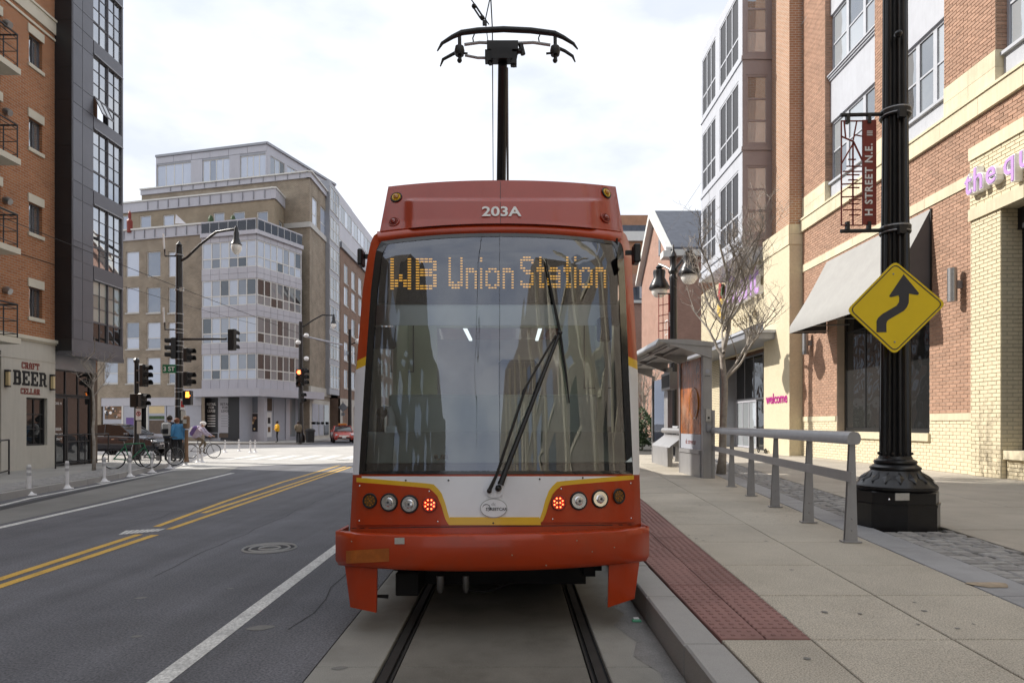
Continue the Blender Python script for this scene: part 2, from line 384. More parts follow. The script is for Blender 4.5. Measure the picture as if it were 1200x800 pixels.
K['brick_left'] = Mbrick('brick_left', (.32, .13, .06), (.41, .18, .085), (.36, .27, .2), .235, .085, .011, var=.10)
K['brick_buff'] = Mbrick('brick_buff', (.215, .175, .13), (.285, .235, .175), (.40, .36, .30), .24, .085, .012, var=.2)
K['brick_buff_band'] = Mbrick('brick_buff_band', (.29, .235, .165), (.34, .275, .195), (.34, .3, .24), .24, .085, .012, var=.12)
K['brick_brown'] = Mbrick('brick_brown', (.19, .115, .085), (.25, .15, .11), (.3, .25, .2), .24, .085, .012, var=.12)
K['brick_rose'] = Mbrick('brick_rose', (.31, .155, .115), (.38, .20, .15), (.44, .36, .30), .24, .085, .012, var=.1)
K['brick_orange'] = Mbrick('brick_orange', (.36, .16, .08), (.42, .19, .1), (.4, .3, .22), .24, .085, .012, var=.1)
K['glass_left'] = Mglass('glass_left', (.03, .034, .038), (.20, .22, .24), 6.0, .012, share=.55)
K['glass_curtain'] = Mglass('glass_curtain', (.16, .19, .18), (.36, .40, .38), 2.0, .015, share=.5)
K['glass_shop'] = Mglass('glass_shop', (.012, .013, .014), (.03, .03, .03), 1.6, .03)
K['glass_right'] = Mglass('glass_right', (.11, .12, .13), (.36, .39, .42), 3.2, .02, share=.35)
K['glass_buff'] = Mglass('glass_buff', (.10, .13, .19), (.42, .47, .58), 2.4, .02, share=.3)
K['glass_bay'] = Mglass('glass_bay', (.05, .065, .08), (.46, .52, .62), 1.85, .02, share=.3)
K['glass_darkbay'] = Mglass('glass_darkbay', (.03, .035, .04), (.22, .24, .26), 1.8, .02, share=.4)
K['blind'] = M('blind', (.42, .43, .42), .8, var=.12, vs=3, streak=.25)
K['windshield'] = Mclear('windshield', (.86, .93, .90), 2.25, .0065, (4, 1, .35), 1.3)
K['clear'] = Mclear('clear', (.86, .9, .9), 1.7)

# ---------------------------------------------------------------- lettering
def text(body, name, mat, origin, right, up, size, parent=None, ext=.004, bold=0.0, align='CENTER', sx=1.0, valign='CENTER', spacing=1.0):
    cu = bpy.data.curves.new('lettering', 'FONT'); cu.body = body; cu.size = size; cu.align_x = align; cu.align_y = valign
    cu.extrude = ext; cu.offset = bold; cu.resolution_u = 3; cu.space_character = spacing
    o = bpy.data.objects.new('lettering', cu); COL.objects.link(o)
    dg = bpy.context.evaluated_depsgraph_get(); me = bpy.data.meshes.new_from_object(o.evaluated_get(dg))
    right, up = V(right).normalized(), V(up).normalized(); nrm = right.cross(up)
    mb = MB(); mb.add([V(origin)+right*p.co.x*sx+up*p.co.y+nrm*p.co.z for p in me.vertices], [tuple(p.vertices) for p in me.polygons])
    bpy.data.objects.remove(o); bpy.data.curves.remove(cu); bpy.data.meshes.remove(me)
    return mb.build(name, mat, parent)

# ---------------------------------------------------------------- walls and windows
class Fr:                                                         # a facade: origin, direction along it, outward normal
    def __init__(s, o, u, n): s.o, s.u, s.n = V(o), V(u).normalized(), V(n).normalized()
    def p(s, u, z, d=0.0): return V((s.o.x, s.o.y, 0))+s.u*u+s.n*d+V((0, 0, z))
    def box(s, mb, u0, u1, z0, z1, d0, d1):
        c = [s.p(u0, z0, d0), s.p(u1, z0, d0), s.p(u1, z0, d1), s.p(u0, z0, d1), s.p(u0, z1, d0), s.p(u1, z1, d0), s.p(u1, z1, d1), s.p(u0, z1, d1)]
        return mb.add(c, [(3, 2, 1, 0), (4, 5, 6, 7), (0, 1, 5, 4), (1, 2, 6, 5), (2, 3, 7, 6), (3, 0, 4, 7)])
    def at(s, px, d=0.0):                                         # where column px of the photo crosses the facade
        k = (px-U0)/F; o = s.o+s.n*d
        return (k*o.y-o.x)/(s.u.x-k*s.u.y)
    def Y(s, u): return (s.o+s.u*u).y
    def z(s, v, u): return ZY(v, s.Y(u))
def wall(mb, fr, u0, u1, z0, z1, holes=(), rev=.18, d=0.0):       # a wall face with openings and their reveals
    us = sorted({u0, u1, *[min(max(h[i], u0), u1) for h in holes for i in (0, 1)]}); zs = sorted({z0, z1, *[min(max(h[i], z0), z1) for h in holes for i in (2, 3)]})
    for a, b in zip(us, us[1:]):
        for c, e in zip(zs, zs[1:]):
            m, q = (a+b)/2, (c+e)/2
            if not any(h[0] < m < h[1] and h[2] < q < h[3] for h in holes):
                mb.quad(fr.p(a, c, d), fr.p(b, c, d), fr.p(b, e, d), fr.p(a, e, d))
    for h in holes:
        a, b, c, e = h[:4]
        for s, t in (((a, c), (b, c)), ((b, c), (b, e)), ((b, e), (a, e)), ((a, e), (a, c))):
            mb.quad(fr.p(*s, d), fr.p(*t, d), fr.p(*t, d-rev), fr.p(*s, d-rev))
    return mb
PANES = {}
def pane(fr, a, b, c, e, d, mat, parent, tilt=0.0):               # one pane of glass; panes of one size share their mesh
    w_, h_ = b-a, e-c; key = (round(w_, 2), round(h_, 2), mat.name, round(fr.u.x, 3), round(fr.u.y, 3))
    if key not in PANES:
        me = bpy.data.meshes.new('pane'); n = fr.n*.006
        q = [fr.u*(-w_/2)+V((0, 0, -h_/2)), fr.u*(w_/2)+V((0, 0, -h_/2)), fr.u*(w_/2)+V((0, 0, h_/2)), fr.u*(-w_/2)+V((0, 0, h_/2))]
        f = [(0, 1, 2, 3), (7, 6, 5, 4), (0, 4, 5, 1), (1, 5, 6, 2), (2, 6, 7, 3), (3, 7, 4, 0)]
        if fr.u.cross(V((0, 0, 1))).dot(fr.n) < 0: f = [x[::-1] for x in f]
        me.from_pydata([p+n for p in q]+[p-n for p in q], [], f); me.materials.append(mat); PANES[key] = me
    o = bpy.data.objects.new('pane', PANES[key]); COL.objects.link(o); o.parent = parent
    o.location = fr.p((a+b)/2, (c+e)/2, d)-ORG[parent.name]; ORG[o.name] = V(o.location)+ORG[parent.name]
    return o
def window(parent, fr, a, b, c, e, fm, gm, cols=1, rows=(1,), d=-.12, fw=.06, mw=.04, ft=.07, sill=None, lintel=None, blind=0.0, name='window', sw=.06):
    mb = MB(); fr.box(mb, a, b, c, c+fw, d-ft, d); fr.box(mb, a, b, e-fw, e, d-ft, d); fr.box(mb, a, a+fw, c+fw, e-fw, d-ft, d); fr.box(mb, b-fw, b, c+fw, e-fw, d-ft, d)
    us = [lerp(a+fw, b-fw, i/cols) for i in range(cols+1)]; tot = sum(rows); zs = [c+fw]; acc = 0
    for r in rows: acc += r; zs.append(lerp(c+fw, e-fw, acc/tot))
    for i in range(1, cols): fr.box(mb, us[i]-mw/2, us[i]+mw/2, c+fw, e-fw, d-ft+.012, d-.006)
    for j in range(1, len(rows)): fr.box(mb, a+fw, b-fw, zs[j]-mw/2, zs[j]+mw/2, d-ft+.016, d-.010)
    o = mb.build(name, fm, parent)
    for i in range(cols):
        for j in range(len(rows)):
            pane(fr, us[i]+(mw/2 if i else 0), us[i+1]-(mw/2 if i < cols-1 else 0), zs[j]+(mw/2 if j else 0), zs[j+1]-(mw/2 if j < len(rows)-1 else 0), d-ft*.55, gm, o)
    if blind:
        m2 = MB(); fr.box(m2, a+fw, b-fw, lerp(e, c, blind), e-fw, d-ft-.05, d-ft-.03); m2.build('blind', K['blind'], o)
    if sill: m2 = MB(); fr.box(m2, a-sw, b+sw, c-.12, c-.002, d-.02, .05); m2.build('sill', sill, o)
    if lintel: m2 = MB(); fr.box(m2, a-sw, b+sw, e+.002, e+.28, -.02, .035); m2.build('lintel', lintel, o)
    return o
# ================================================================= GROUND, ROAD, TRACK
ZP = .21                                                           # platform and right-hand pavement level
ZL = .15                                                           # left-hand pavement level
struct('ground', MB().box(-900, 900, -900, 1500, -.5, -.12), K['asphalt'])
road = MB(); road.box(-80, -1.34, -120, 600, -.11, 0); road.box(-1.34, 1.12, 61, 600, -.11, 0); road.box(1.12, 90, 49, 80, -.11, 0); road.box(1.12, 9, 80, 600, -.11, 0); road.box(-1.34, 1.12, -120, -6, -.11, 0)
struct('road', road, K['asphalt'])
# track slab with recessed rail grooves
LR, RR = (-.895, -.765), (.505, .64)
tr = tag(MB().box(-1.33, 1.11, -6, 61, -.11, -.04).build('track_bed', K['rubber']), kind='structure')
ORG[tr.name] = V((0, 0, 0))
y = -6.0; i = 0
while y < 61:
    y2 = min(61, y+5.2)
    for x0, x1 in ((-1.335, LR[0]), (LR[1], RR[0]), (RR[1], 1.115)):
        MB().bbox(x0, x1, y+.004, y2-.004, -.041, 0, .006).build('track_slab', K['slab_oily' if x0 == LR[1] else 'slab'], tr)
    y = y2
for a, b in (LR, RR):
    c = (a+b)/2; s = 1 if c > 0 else -1
    rb = MB(); rb.box(c+s*.012-.03, c+s*.012+.03, -6, 61, -.054, -.012)
    rb.box(c-s*.045-.008, c-s*.045+.008, -6, 61, -.054, -.016)
    rb.build('rail', K['rail_steel'], tr)
def ribbon(pts, wd, z):
    mb = MB(); rows = []
    for i, p in enumerate(pts):
        a = V(pts[max(i-1, 0)]); b = V(pts[min(i+1, len(pts)-1)]); t = (b-a); t.z = 0; t.normalize(); n = V((t.y, -t.x, 0))
        q = V((p[0], p[1], z)); rows.append([q-n*wd/2, q+n*wd/2])
    return mb.grid(rows)
def gp(*uv): return [tuple(G(u, v)) for u, v in uv]
def resamp(pts, st=1.0):
    out = []
    for a, b in zip(pts, pts[1:]):
        a, b = V(a), V(b); k = max(1, int((b-a).length/st)); out += [a.lerp(b, i/k) for i in range(k)]
    return out+[V(pts[-1])]
struct('road_marking', ribbon([(-2.13, -8, 0), (-2.25, 4, 0), (-2.33, 8.6, 0), (-2.42, 14, 0), (-2.6, 24, 0)], .145, .004), K['white_line'])
yl = MB()
yA = [(-5.02, -6, 0)]+gp((0, 687), (182, 626.5))
yB = [(-5.30, -6, 0)]+gp((0, 678.5), (163, 626))
for p in (yA, yB): yl.grid([]) if False else None
struct('road_marking', ribbon(yA, .12, .004), K['yellow_line']); struct('road_marking', ribbon(yB, .12, .004), K['yellow_line'])
for seg in (((198, 620), (300, 585), (411, 547)), ((183, 617), (262, 588), (330, 565), (398, 545)), ((238, 601), (330, 571), (405, 546.5))):
    struct('road_marking', ribbon(gp(*seg), .11, .004), K['yellow_line'])
struct('road_marking', ribbon([(-8.0, -8, 0)]+gp((0, 618), (140, 586), (273, 554)), .15, .004), K['white_line'])
struct('bike_lane', MB().add([V(p)+V((0, 0, .003)) for p in [(-9.6, -8, 0), (-8.25, -8, 0)]+gp((0, 614), (130, 585), (268, 553))+gp((282, 545), (236, 545), (120, 571), (0, 598))], [(0, 1, 2, 3, 4, 5, 6, 7, 8)]), K['lane_concrete'])
struct('road_marking', ribbon([(-10.2, -6, 0)]+gp((0, 592.5), (34, 584), (122, 567), (199, 551.5), (236, 544)), .12, .006), K['white_line'])
for (u0, v0, u1, v1, n) in ((10, 584.5, 40, 580.5, 1), (86, 570, 122, 566, 1), (150, 559, 172, 556, 1)):   # diagonal hatches between posts
    struct('road_marking', ribbon(gp((u0, v0-6), (u1, v1)), .2, .007), K['white_line'])
ht = MB()
for k in range(8):
    a = G(141+k*6, 626.5-k*.55); b = G(150+k*6, 621.5-k*.3); t = (b-a).normalized(); n = V((t.y, -t.x, 0))*.028; z = V((0, 0, .006))
    ht.quad(a-n+z, a+n+z, b+n+z, b-n+z)
struct('road_marking', ht, K['white_line'])
# the crossing, its sunlight put into a pale sheet, and the far paving
struct('sunlit_crosswalk', MB().add([V(p)+V((0, 0, .004)) for p in gp((196, 552), (300, 545.5), (440, 541), (600, 540), (600, 524.5), (420, 522.5), (262, 526))], [tuple(range(7))]), K['crossing'])
for k in range(11):
    x = -13.2+k*1.05
    struct('crosswalk_bar', MB().quad((x, 29.2, .009), (x+.55, 29.2, .009), (x+.3, 33.6, .009), (x-.25, 33.6, .009)), K['white_line'])
struct('crosswalk_bar', ribbon(gp((300, 543), (440, 537)), .3, .009), K['white_line']); struct('crosswalk_bar', ribbon(gp((250, 529), (440, 524)), .3, .009), K['white_line'])
# asphalt patches and cracks
struct('road_patch', MB().add([V(p)+V((0, 0, .002)) for p in gp((0, 604), (120, 577), (236, 549), (240, 545.5), (122, 568), (0, 594))], [(0, 1, 2, 3, 4, 5)]), K['asphalt_dark'])
mh = thing('manhole_cover', 'round iron manhole cover in the asphalt beside the tram', 'manhole', G(316, 642))
c = G(316, 642, .004)
MB().lathe((c.x, c.y, .001), [(.0, .005), (.31, .005), (.31, 0)], 28).build('lid', K['asphalt_dark'], mh)
for r in (.335, .25, .13): MB().torus((c.x, c.y, .006), r, .016, 'z', 32, 4).build('ring', K['granite'], mh)
MB().cbox((c.x, c.y, .008), (.3, .05, .006)).build('handle', K['lane_concrete'], mh)
for k, (x, ya, yb_) in enumerate(((-3.9, 7, 19), (-1.75, 5.2, 12), (-6.2, 11, 17))):   # tar-sealed cracks
    rr = random.Random(k); pts = [(x-.035*(t-ya)+rr.uniform(-.06, .06), t) for t in [ya+.45*i for i in range(int((yb_-ya)/.45))]]
    struct('tar_seam', ribbon([(a, b, 0) for a, b in pts], .013, .0022), K['asphalt_dark'])
for k, (xa, xb2, y_) in enumerate(((-8.4, -2.0, 15.2), (-7.2, -1.4, 12.1))):
    rr = random.Random(k+20); struct('tar_seam', ribbon([(lerp(xa, xb2, i/12), y_+rr.uniform(-.05, .05)+.04*i, 0) for i in range(13)], .018, .0024), K['asphalt_dark'])
for u, v, s in ((305, 735, .10), (398, 782, .05), (160, 745, .04), (270, 689, .03), (165, 700, .05), (315, 648, .0)):
    if s: q = G(u, v, .003); struct('road_spot', MB().add([q+V((s*math.cos(g)*(1+.3*math.sin(2*g)), s*.7*math.sin(g), 0)) for g in [i*math.pi/6 for i in range(12)]], [tuple(range(12))]), K['lane_concrete'])
# ---------------------------------------------------------------- left pavement
LK = [(-10.3, -60), (-10.3, 10), (-10.9, 13.8), (-11.7, 19.3), (-12.9, 24.3), (-14.1, 27.6), (-16.2, 29.9), (-19.5, 30.9), (-80, 31)]
def poly_slab(pts, z0, z1): return MB().prism([(x, y, z0) for x, y in pts], (0, 0, z1-z0))
struct('left_pavement', poly_slab([(x-.16, y-.1) for x, y in LK]+[(-80, -60)], -.11, ZL), K['sidewalk_left'])
kb = resamp([(x, y, 0) for x, y in LK[1:]], 1.6)
lkerb = tag(MB().box(-10.4, -10.38, 8, 8.1, -.1, .1).build('left_kerb', K['joint']), kind='structure')
for a, b in zip(kb, kb[1:]):
    t = (b-a).normalized(); n = V((t.y, -t.x, 0)); g = t*.006
    MB().prism([a+g, b-g, b-g-n*.17, a+g-n*.17], (0, 0, ZL+.006)).build('kerbstone', K['granite'], lkerb)
# strip of small setts along the left kerb
lset = tag(MB().add([(x-.2, y, ZL+.003) for x, y in LK[1:5]]+[(x-1.3, y, ZL+.003) for x, y in LK[1:5]][::-1], [tuple(range(8))]).build('cobble_strip', K['joint']), kind='structure')
st = MB()
for r in range(9):
    yy = 11.0
    while yy < 24:
        ln = R.uniform(.16, .24); xx = pl([(y_, x_) for x_, y_ in LK[1:5]], yy)-.24-r*.118
        st.bbox(xx-.105, xx, yy, yy+ln-.015, ZL, ZL+.012+R.uniform(0, .008), .01); yy += ln
tag(st.build('cobble', K['cobble'], lset), kind='stuff')
# ---------------------------------------------------------------- platform and right pavement
struct('right_pavement', MB().box(1.16, 80, -60, 48, -.11, ZP-.06), K['joint'])
kx0, kx1 = 1.125, 1.385
pk = tag(MB().box(kx0+.02, kx1, -6, 31, -.1, ZP-.04).build('platform_kerb', K['joint']), kind='structure')
yj = [G(809, 754, ZP).y-1.2*k for k in range(7, 0, -1)]+[G(809, 754, ZP).y+1.17*k for k in range(0, 24)]
for a, b in zip(yj, yj[1:]):
    dx = R.uniform(-.002, .002)
    MB().bbox(kx0+dx, kx1+dx, a+.005, b-.005, -.1, ZP+R.uniform(-.002, .002), .014).build('kerbstone', K['granite'], pk)
def XT(Y): return 2.0+.058*(Y-4.33)           # outer edge of the tactile strip
def XM(Y): return 2.95+.085*(Y-4.35)
def XB(Y): return 4.0+.131*(Y-5.07)           # front edge of the granite band behind the railing
def XB2(Y): return XB(Y)+.47
def XC(Y): return XB2(Y)+.95+.01*(Y-5)        # far edge of the setts
plat = tag(MB().box(1.40, 3.0, -6, 31, ZP-.09, ZP-.05).build('platform', K['joint']), kind='structure')
def slab4(name, m, par, fa, fb, y0, y1, top=ZP, g=.006):
    q = [(fa(y0)+g, y0+g), (fb(y0)-g, y0+g), (fb(y1)-g, y1-g), (fa(y1)+g, y1-g)]; b = .006; z = top+R.uniform(-.002, .002)
    c = V((sum(p[0] for p in q)/4, sum(p[1] for p in q)/4, 0)); mb = MB(); lo = [V((x, y, z-.05)) for x, y in q]; mid = [V((x, y, z-b)) for x, y in q]
    hi = [V((x+(b if x < c.x else -b), y+(b if y < c.y else -b), z)) for x, y in q]
    mb.add(lo+mid+hi, [(i, (i+1) % 4, 4+(i+1) % 4, 4+i) for i in range(4)]+[(4+i, 4+(i+1) % 4, 8+(i+1) % 4, 8+i) for i in range(4)]+[(8, 9, 10, 11)])
    return mb.build(name, m, par)
ys = [-1.6, .6, 1.9, 3.15, 4.33, 5.44, 6.6, 7.9, 9.25, 10.6, 12.0, 13.4, 14.8, 16.3, 17.8, 19.4, 21, 23, 25, 27, 30]
for a, b in zip(ys, ys[1:]):
    if b <= 4.34: slab4('paving_slab', K['aggregate'], plat, lambda y: kx1+.008, XT, a, b)
    slab4('paving_slab', K['aggregate'], plat, XT, XM, a, b); slab4('paving_slab', K['aggregate'], plat, XM, XB, a, b)
tac = tag(MB().box(1.42, 1.9, 4.4, 28, ZP-.045, ZP-.03).build('tactile_strip', K['joint']), kind='structure')
ty = [4.33, 4.55]+[4.55+1.21*k for k in range(1, 20)]
xm = lambda y: (kx1+.01+XT(y))/2
dm = MB()
for a, b in zip(ty, ty[1:]):
    slab4('tactile_tile', K['tactile'], tac, lambda y: kx1+.008, xm, a, b, ZP+.004, .004); slab4('tactile_tile', K['tactile'], tac, xm, XT, a, b, ZP+.004, .004)
yy = 4.40
while yy < 15:
    n = int((XT(yy)-kx1-.03)/.064)
    for k in range(n):
        x = kx1+.045+k*(XT(yy)-kx1-.07)/max(1, n-1); d = .0165
        dm.add([(x-d, yy-d, ZP+.003), (x+d, yy-d, ZP+.003), (x+d, yy+d, ZP+.003), (x-d, yy+d, ZP+.003), (x-d*.6, yy-d*.6, ZP+.010), (x+d*.6, yy-d*.6, ZP+.010), (x+d*.6, yy+d*.6, ZP+.010), (x-d*.6, yy+d*.6, ZP+.010)],
               [(0, 1, 5, 4), (1, 2, 6, 5), (2, 3, 7, 6), (3, 0, 4, 7), (4, 5, 6, 7)])
    yy += .082
tag(dm.build('dome', K['tactile'], tac), kind='stuff')
band = tag(MB().box(4.2, 4.3, 4, 6, ZP-.07, ZP-.055).build('granite_band', K['joint']), kind='structure')
yb = [-3+2.1*k for k in range(16)]
for a, b in zip(yb, yb[1:]): slab4('band_stone', K['granite_blue'], band, XB, XB2, a, b, ZP+.003)
# stain on the band beside the setts
c = G(1160, 686, ZP); struct('stain', MB().add([(c.x+.16*math.cos(g)*(1+.25*math.sin(3*g)), c.y+.13*math.sin(g)*(1+.3*math.cos(2*g)), ZP+.010) for g in [i*math.pi/9 for i in range(18)]], [tuple(range(18))]), K['stain_rust'])
# setts behind the band: the near ones are single stones
cst = tag(MB().add([(XB2(-3), -3, ZP-.045), (XC(-3), -3, ZP-.045), (XC(30), 30, ZP-.045), (XB2(30), 30, ZP-.045)], [(0, 1, 2, 3)]).build('cobble_strip', K['joint']), kind='structure')
cob = []
yy = 2.0; far = MB()
while yy < 29:
    rw = R.uniform(.135, .165); x = XB2(yy)+.012
    while x < XC(yy)-.05:
        ln = R.uniform(.17, .27)
        if x+ln > XC(yy): ln = XC(yy)-x
        if ln > .06: cob.append((x, min(x+ln-.022, XC(yy)), yy, yy+rw-.022))
        x += ln
    yy += rw
def visible_first(c):
    u = U0+F*c[0]/c[2]; return abs(c[2]-6.5)+(0 if u < 1215 else 50)
cob.sort(key=visible_first)
ctx, cty = P(1049, 500, 9.2).x, 9.2
for i, (x0, x1, y0, y1) in enumerate(cob):
    if math.hypot((x0+x1)/2-ctx, (y0+y1)/2-cty) < .62: continue
    dz = R.uniform(-.008, .010); j = lambda: R.uniform(-.012, .012); b = .022
    q = [(x0+j(), y0+j()), (x1+j(), y0+j()), (x1+j(), y1+j()), (x0+j(), y1+j())]; mb = MB() if i < 290 else far
    cx, cy = (x0+x1)/2, (y0+y1)/2; z = ZP+dz
    mb.add([(a, c_, ZP-.05) for a, c_ in q]+[(a, c_, z-b*.7) for a, c_ in q]+[(lerp(a, cx, .16), lerp(c_, cy, .18), z) for a, c_ in q],
           [(k, (k+1) % 4, 4+(k+1) % 4, 4+k) for k in range(4)]+[(4+k, 4+(k+1) % 4, 8+(k+1) % 4, 8+k) for k in range(4)]+[(8, 9, 10, 11)])
    if i < 290: mb.build('cobble', K['cobble'], cst)
tag(far.build('cobble', K['cobble'], cst), kind='stuff')
# pavement between the setts and the shops, in big slabs
walk = tag(MB().box(7, 7.5, 3, 4, ZP-.09, ZP-.056).build('pavement', K['joint']), kind='structure')
yw = [-8+2.4*k for k in range(24)]
for a, b in zip(yw, yw[1:]):
    m1 = lambda y: XC(y)+2.3+.0*y; m2 = lambda y: 10.6-.01*y; m3 = lambda y: 13.3
    slab4('paving_slab', K['sidewalk'], walk, XC, m1, a, b, ZP, .012)
    if a < 30: slab4('paving_slab', K['sidewalk'], walk, m1, m2, a, b, ZP, .012)
    slab4('paving_slab', K['sidewalk'], walk, m2 if a < 30 else m1, m3, a, b, ZP, .012)
struct('far_pavement', MB().box(13.3, 80, -60, 48, ZP-.05, ZP-.004), K['sidewalk'])
struct('stained_gutter', MB().add([V((x, y, .0025)) for x, y in ((1.11, 3.6), (.93, 3.7), (.98, 4.3), (.86, 4.6), (.94, 4.9), (.83, 5.3), (.97, 5.6), (.86, 6.0), (1.0, 6.6), (1.11, 7))], [tuple(range(10))]), K['puddle'])
gm = MB(); rr = random.Random(5)
for _ in range(50):
    y_ = rr.uniform(3.4, 14); x = rr.uniform(1.45, XB(y_)-.05); s = rr.uniform(.008, .024)
    if XT(y_)-.02 < x or y_ < 4.3: gm.add([(x+s*math.cos(g)*rr.uniform(.8, 1.2), y_+s*math.sin(g)*rr.uniform(.8, 1.2), ZP+.0045) for g in [i*math.pi/4 for i in range(8)]], [tuple(range(8))])
tag(gm.build('gum_stain', K['lane_concrete']), kind='stuff')
lt = tag(MB().bbox(1.0, 1.075, 5.385, 5.425, .003, .022, .008).build('litter', [K['litter_green']]), 'small green and white wrapper lying in the gutter by the kerb', 'litter')
MB().bbox(1.015, 1.06, 5.40, 5.44, .0225, .03, .003).build('flap', K['white_paint'], lt)
# ================================================================= STREETCAR
TX = -.15
tram = thing('streetcar', 'red, white and yellow streetcar stopped on the track, route sign lit', 'streetcar', (TX, 5.2, 0))
def gz(z): return pl([(.1, 5.13), (.55, 5.15), (.85, 5.20), (1.22, 5.24), (1.30, 5.26), (2.2, 5.46), (3.15, 5.75), (3.3, 5.82), (3.5, 5.92), (4.0, 6.12)], z)
def bow(x, c=1.0):
    s = abs(x-TX)/1.2
    return c*(.20*s*s+.09*max(0, (s-.84)/.16)**2)+.075*(x-TX)
def S(u, v, off=0.0):                                              # the point of the front shell seen at (u, v)
    Y = 5.4
    for _ in range(14):
        x = (u-U0)*Y/F; z = H-(v-V0)*Y/F; Y = lerp(Y, gz(z)+bow(x)-off, .85)
    return V(((u-U0)*Y/F, Y, H-(v-V0)*Y/F))
def patch(fl, fr, ft, fb, nu, nv, off=0.0):
    rows = []
    for j in range(nv+1):
        b = j/nv; row = []
        for i in range(nu+1):
            a = i/nu; vm = None
            l0, r0 = fl(b), fr(b); u = lerp(l0, r0, a); v = lerp(ft(u), fb(u), b)
            o = off(u, v) if callable(off) else off
            row.append(S(u, v, o))
        rows.append(row)
    return rows
def shell(mb, rows, th):                                           # a patch with thickness, its rim closed
    mb.grid(rows); k, n = len(rows), len(rows[0])
    rim = [rows[0][i] for i in range(n)]+[rows[j][-1] for j in range(1, k)]+[rows[-1][i] for i in range(n-2, -1, -1)]+[rows[j][0] for j in range(k-2, 0, -1)]
    back = [p+V((0, th, 0)) for p in rim]; m = len(rim)
    mb.add(rim+back, [(i, (i+1) % m, m+(i+1) % m, m+i) for i in range(m)]); return mb
OL = [(622, 410), (610, 410.5), (556, 413.5), (440, 416), (425, 418), (340, 425), (300, 431), (284, 434.5), (276, 438), (271, 445)]
OR_ = [(622, 752), (610, 751), (556, 749.5), (440, 747.5), (425, 747), (340, 742), (300, 740), (284, 737), (275, 733.5), (269, 727)]
WL = [(556, 421), (440, 428), (336, 435.5), (296, 440.5), (288, 443), (280, 450)]
WR = [(556, 741.5), (440, 736.5), (336, 732.5), (290, 730), (284, 727), (279, 720)]
oL = lambda v: pl(OL, v); oR = lambda v: pl(OR_, v); wL = lambda v: pl(WL, v); wR = lambda v: pl(WR, v)
def vtop(u): return 273.5+11*(abs(u-585)/145)**2.2                 # top edge of the windscreen
def vfair(u): return 261.5+9.5*(abs(u-587)/143)**2.0               # where the roof fairing meets the front
VB = 555.0
# --- windscreen
mb = MB(); rows = patch(lambda b: wL(lerp(283, VB, b)), lambda b: wR(lerp(283, VB, b)), vtop, lambda u: VB, 28, 30, .003)
mb.grid(rows); ws = mb.build('windshield', K['windshield'], tram, smooth='all')
# black ceramic border round the glass
bd = MB()
def inset(a): return patch(lambda b: wL(lerp(283, VB, b))+a, lambda b: wR(lerp(283, VB, b))-a, lambda u: vtop(u)+a*.55, lambda u: VB-a*.5, 28, 30, .006)
outer, inner = inset(-.6), inset(7)
def ring(r): return r[0][:]+[x[-1] for x in r[1:]]+r[-1][-2::-1]+[x[0] for x in r[-2:0:-1]]
a, b = ring(outer), ring(inner); m = len(a)
bd.add(a+b, [(i, (i+1) % m, m+(i+1) % m, m+i) for i in range(m)]); bd.build('border', K['black_gloss'], ws)
sm = MB(); sm.tube([S(585.5, v, .007) for v in range(275, 554, 12)], .0018, 5); sm.build('seam', K['cab_dark'], ws)
# --- pillars
vs_ = [556, 530, 500, 470, 440, 432, 427.5, 425, 421, 417.5, 400, 370, 340, 315, 300, 292, 286]
def pillar(side):
    for nm, m_, vv in (('pillar_panel', 'tram_white', [556, 545, 500, 470, 440, 430.5]), ('stripe', 'tram_yellow', [430.5, 425, 420]), ('pillar', 'tram_red', [420, 400, 370, 340, 315, 300, 292, 286, 281])):
        rows = []
        for v in vv:
            k = 0 if side < 0 else 1
            a, b = (oL(v), wL(v)-.4) if side < 0 else (wR(v)+.4, oR(v))
            sl = 5 if (nm != 'pillar_panel' or v < 440) else 0
            sl = sl if v < 432 else 0
            rows.append([S(lerp(a, b, t), v+(sl*(t if side > 0 else 1-t) if 415 < v < 432 else 0)-(2.5 if 415 < v < 432 else 0), 0) for t in (0, .12, .3, .6, 1)])
        MB().grid(rows).build(nm, K[m_], tram, smooth='all')
pillar(-1); pillar(1)
# --- band over the windscreen
rows = []
for j in range(7):
    t = j/6; row = []
    for i in range(41):
        s_ = i/40; u = lerp(lerp(441.5, 444, t), lerp(729.5, 726.5, t), s_)
        v0 = vfair(u); v1 = vtop(min(max(u, 443), 727))
        row.append(S(u, lerp(v0, v1, t), .03*math.sin(math.pi*t)))
    rows.append(row)
MB().grid(rows).build('front_band', K['tram_red'], tram, smooth='all')
for side in (-1, 1):                                               # rounded shoulders
    rows = []
    for j in range(9):
        t = j/8; v = lerp(271.5 if side < 0 else 268.5, 284.5, t)
        a, b = (oL(v), max(wL(max(v, 286)), 443) if v > 280 else 443.5) if side < 0 else (wR(max(v, 286)) if v > 279 else 727.5, oR(v))
        rows.append([S(lerp(a, b, k/4), v, 0) for k in range(5)])
    MB().grid(rows).build('shoulder', K['tram_red'], tram, smooth='all')
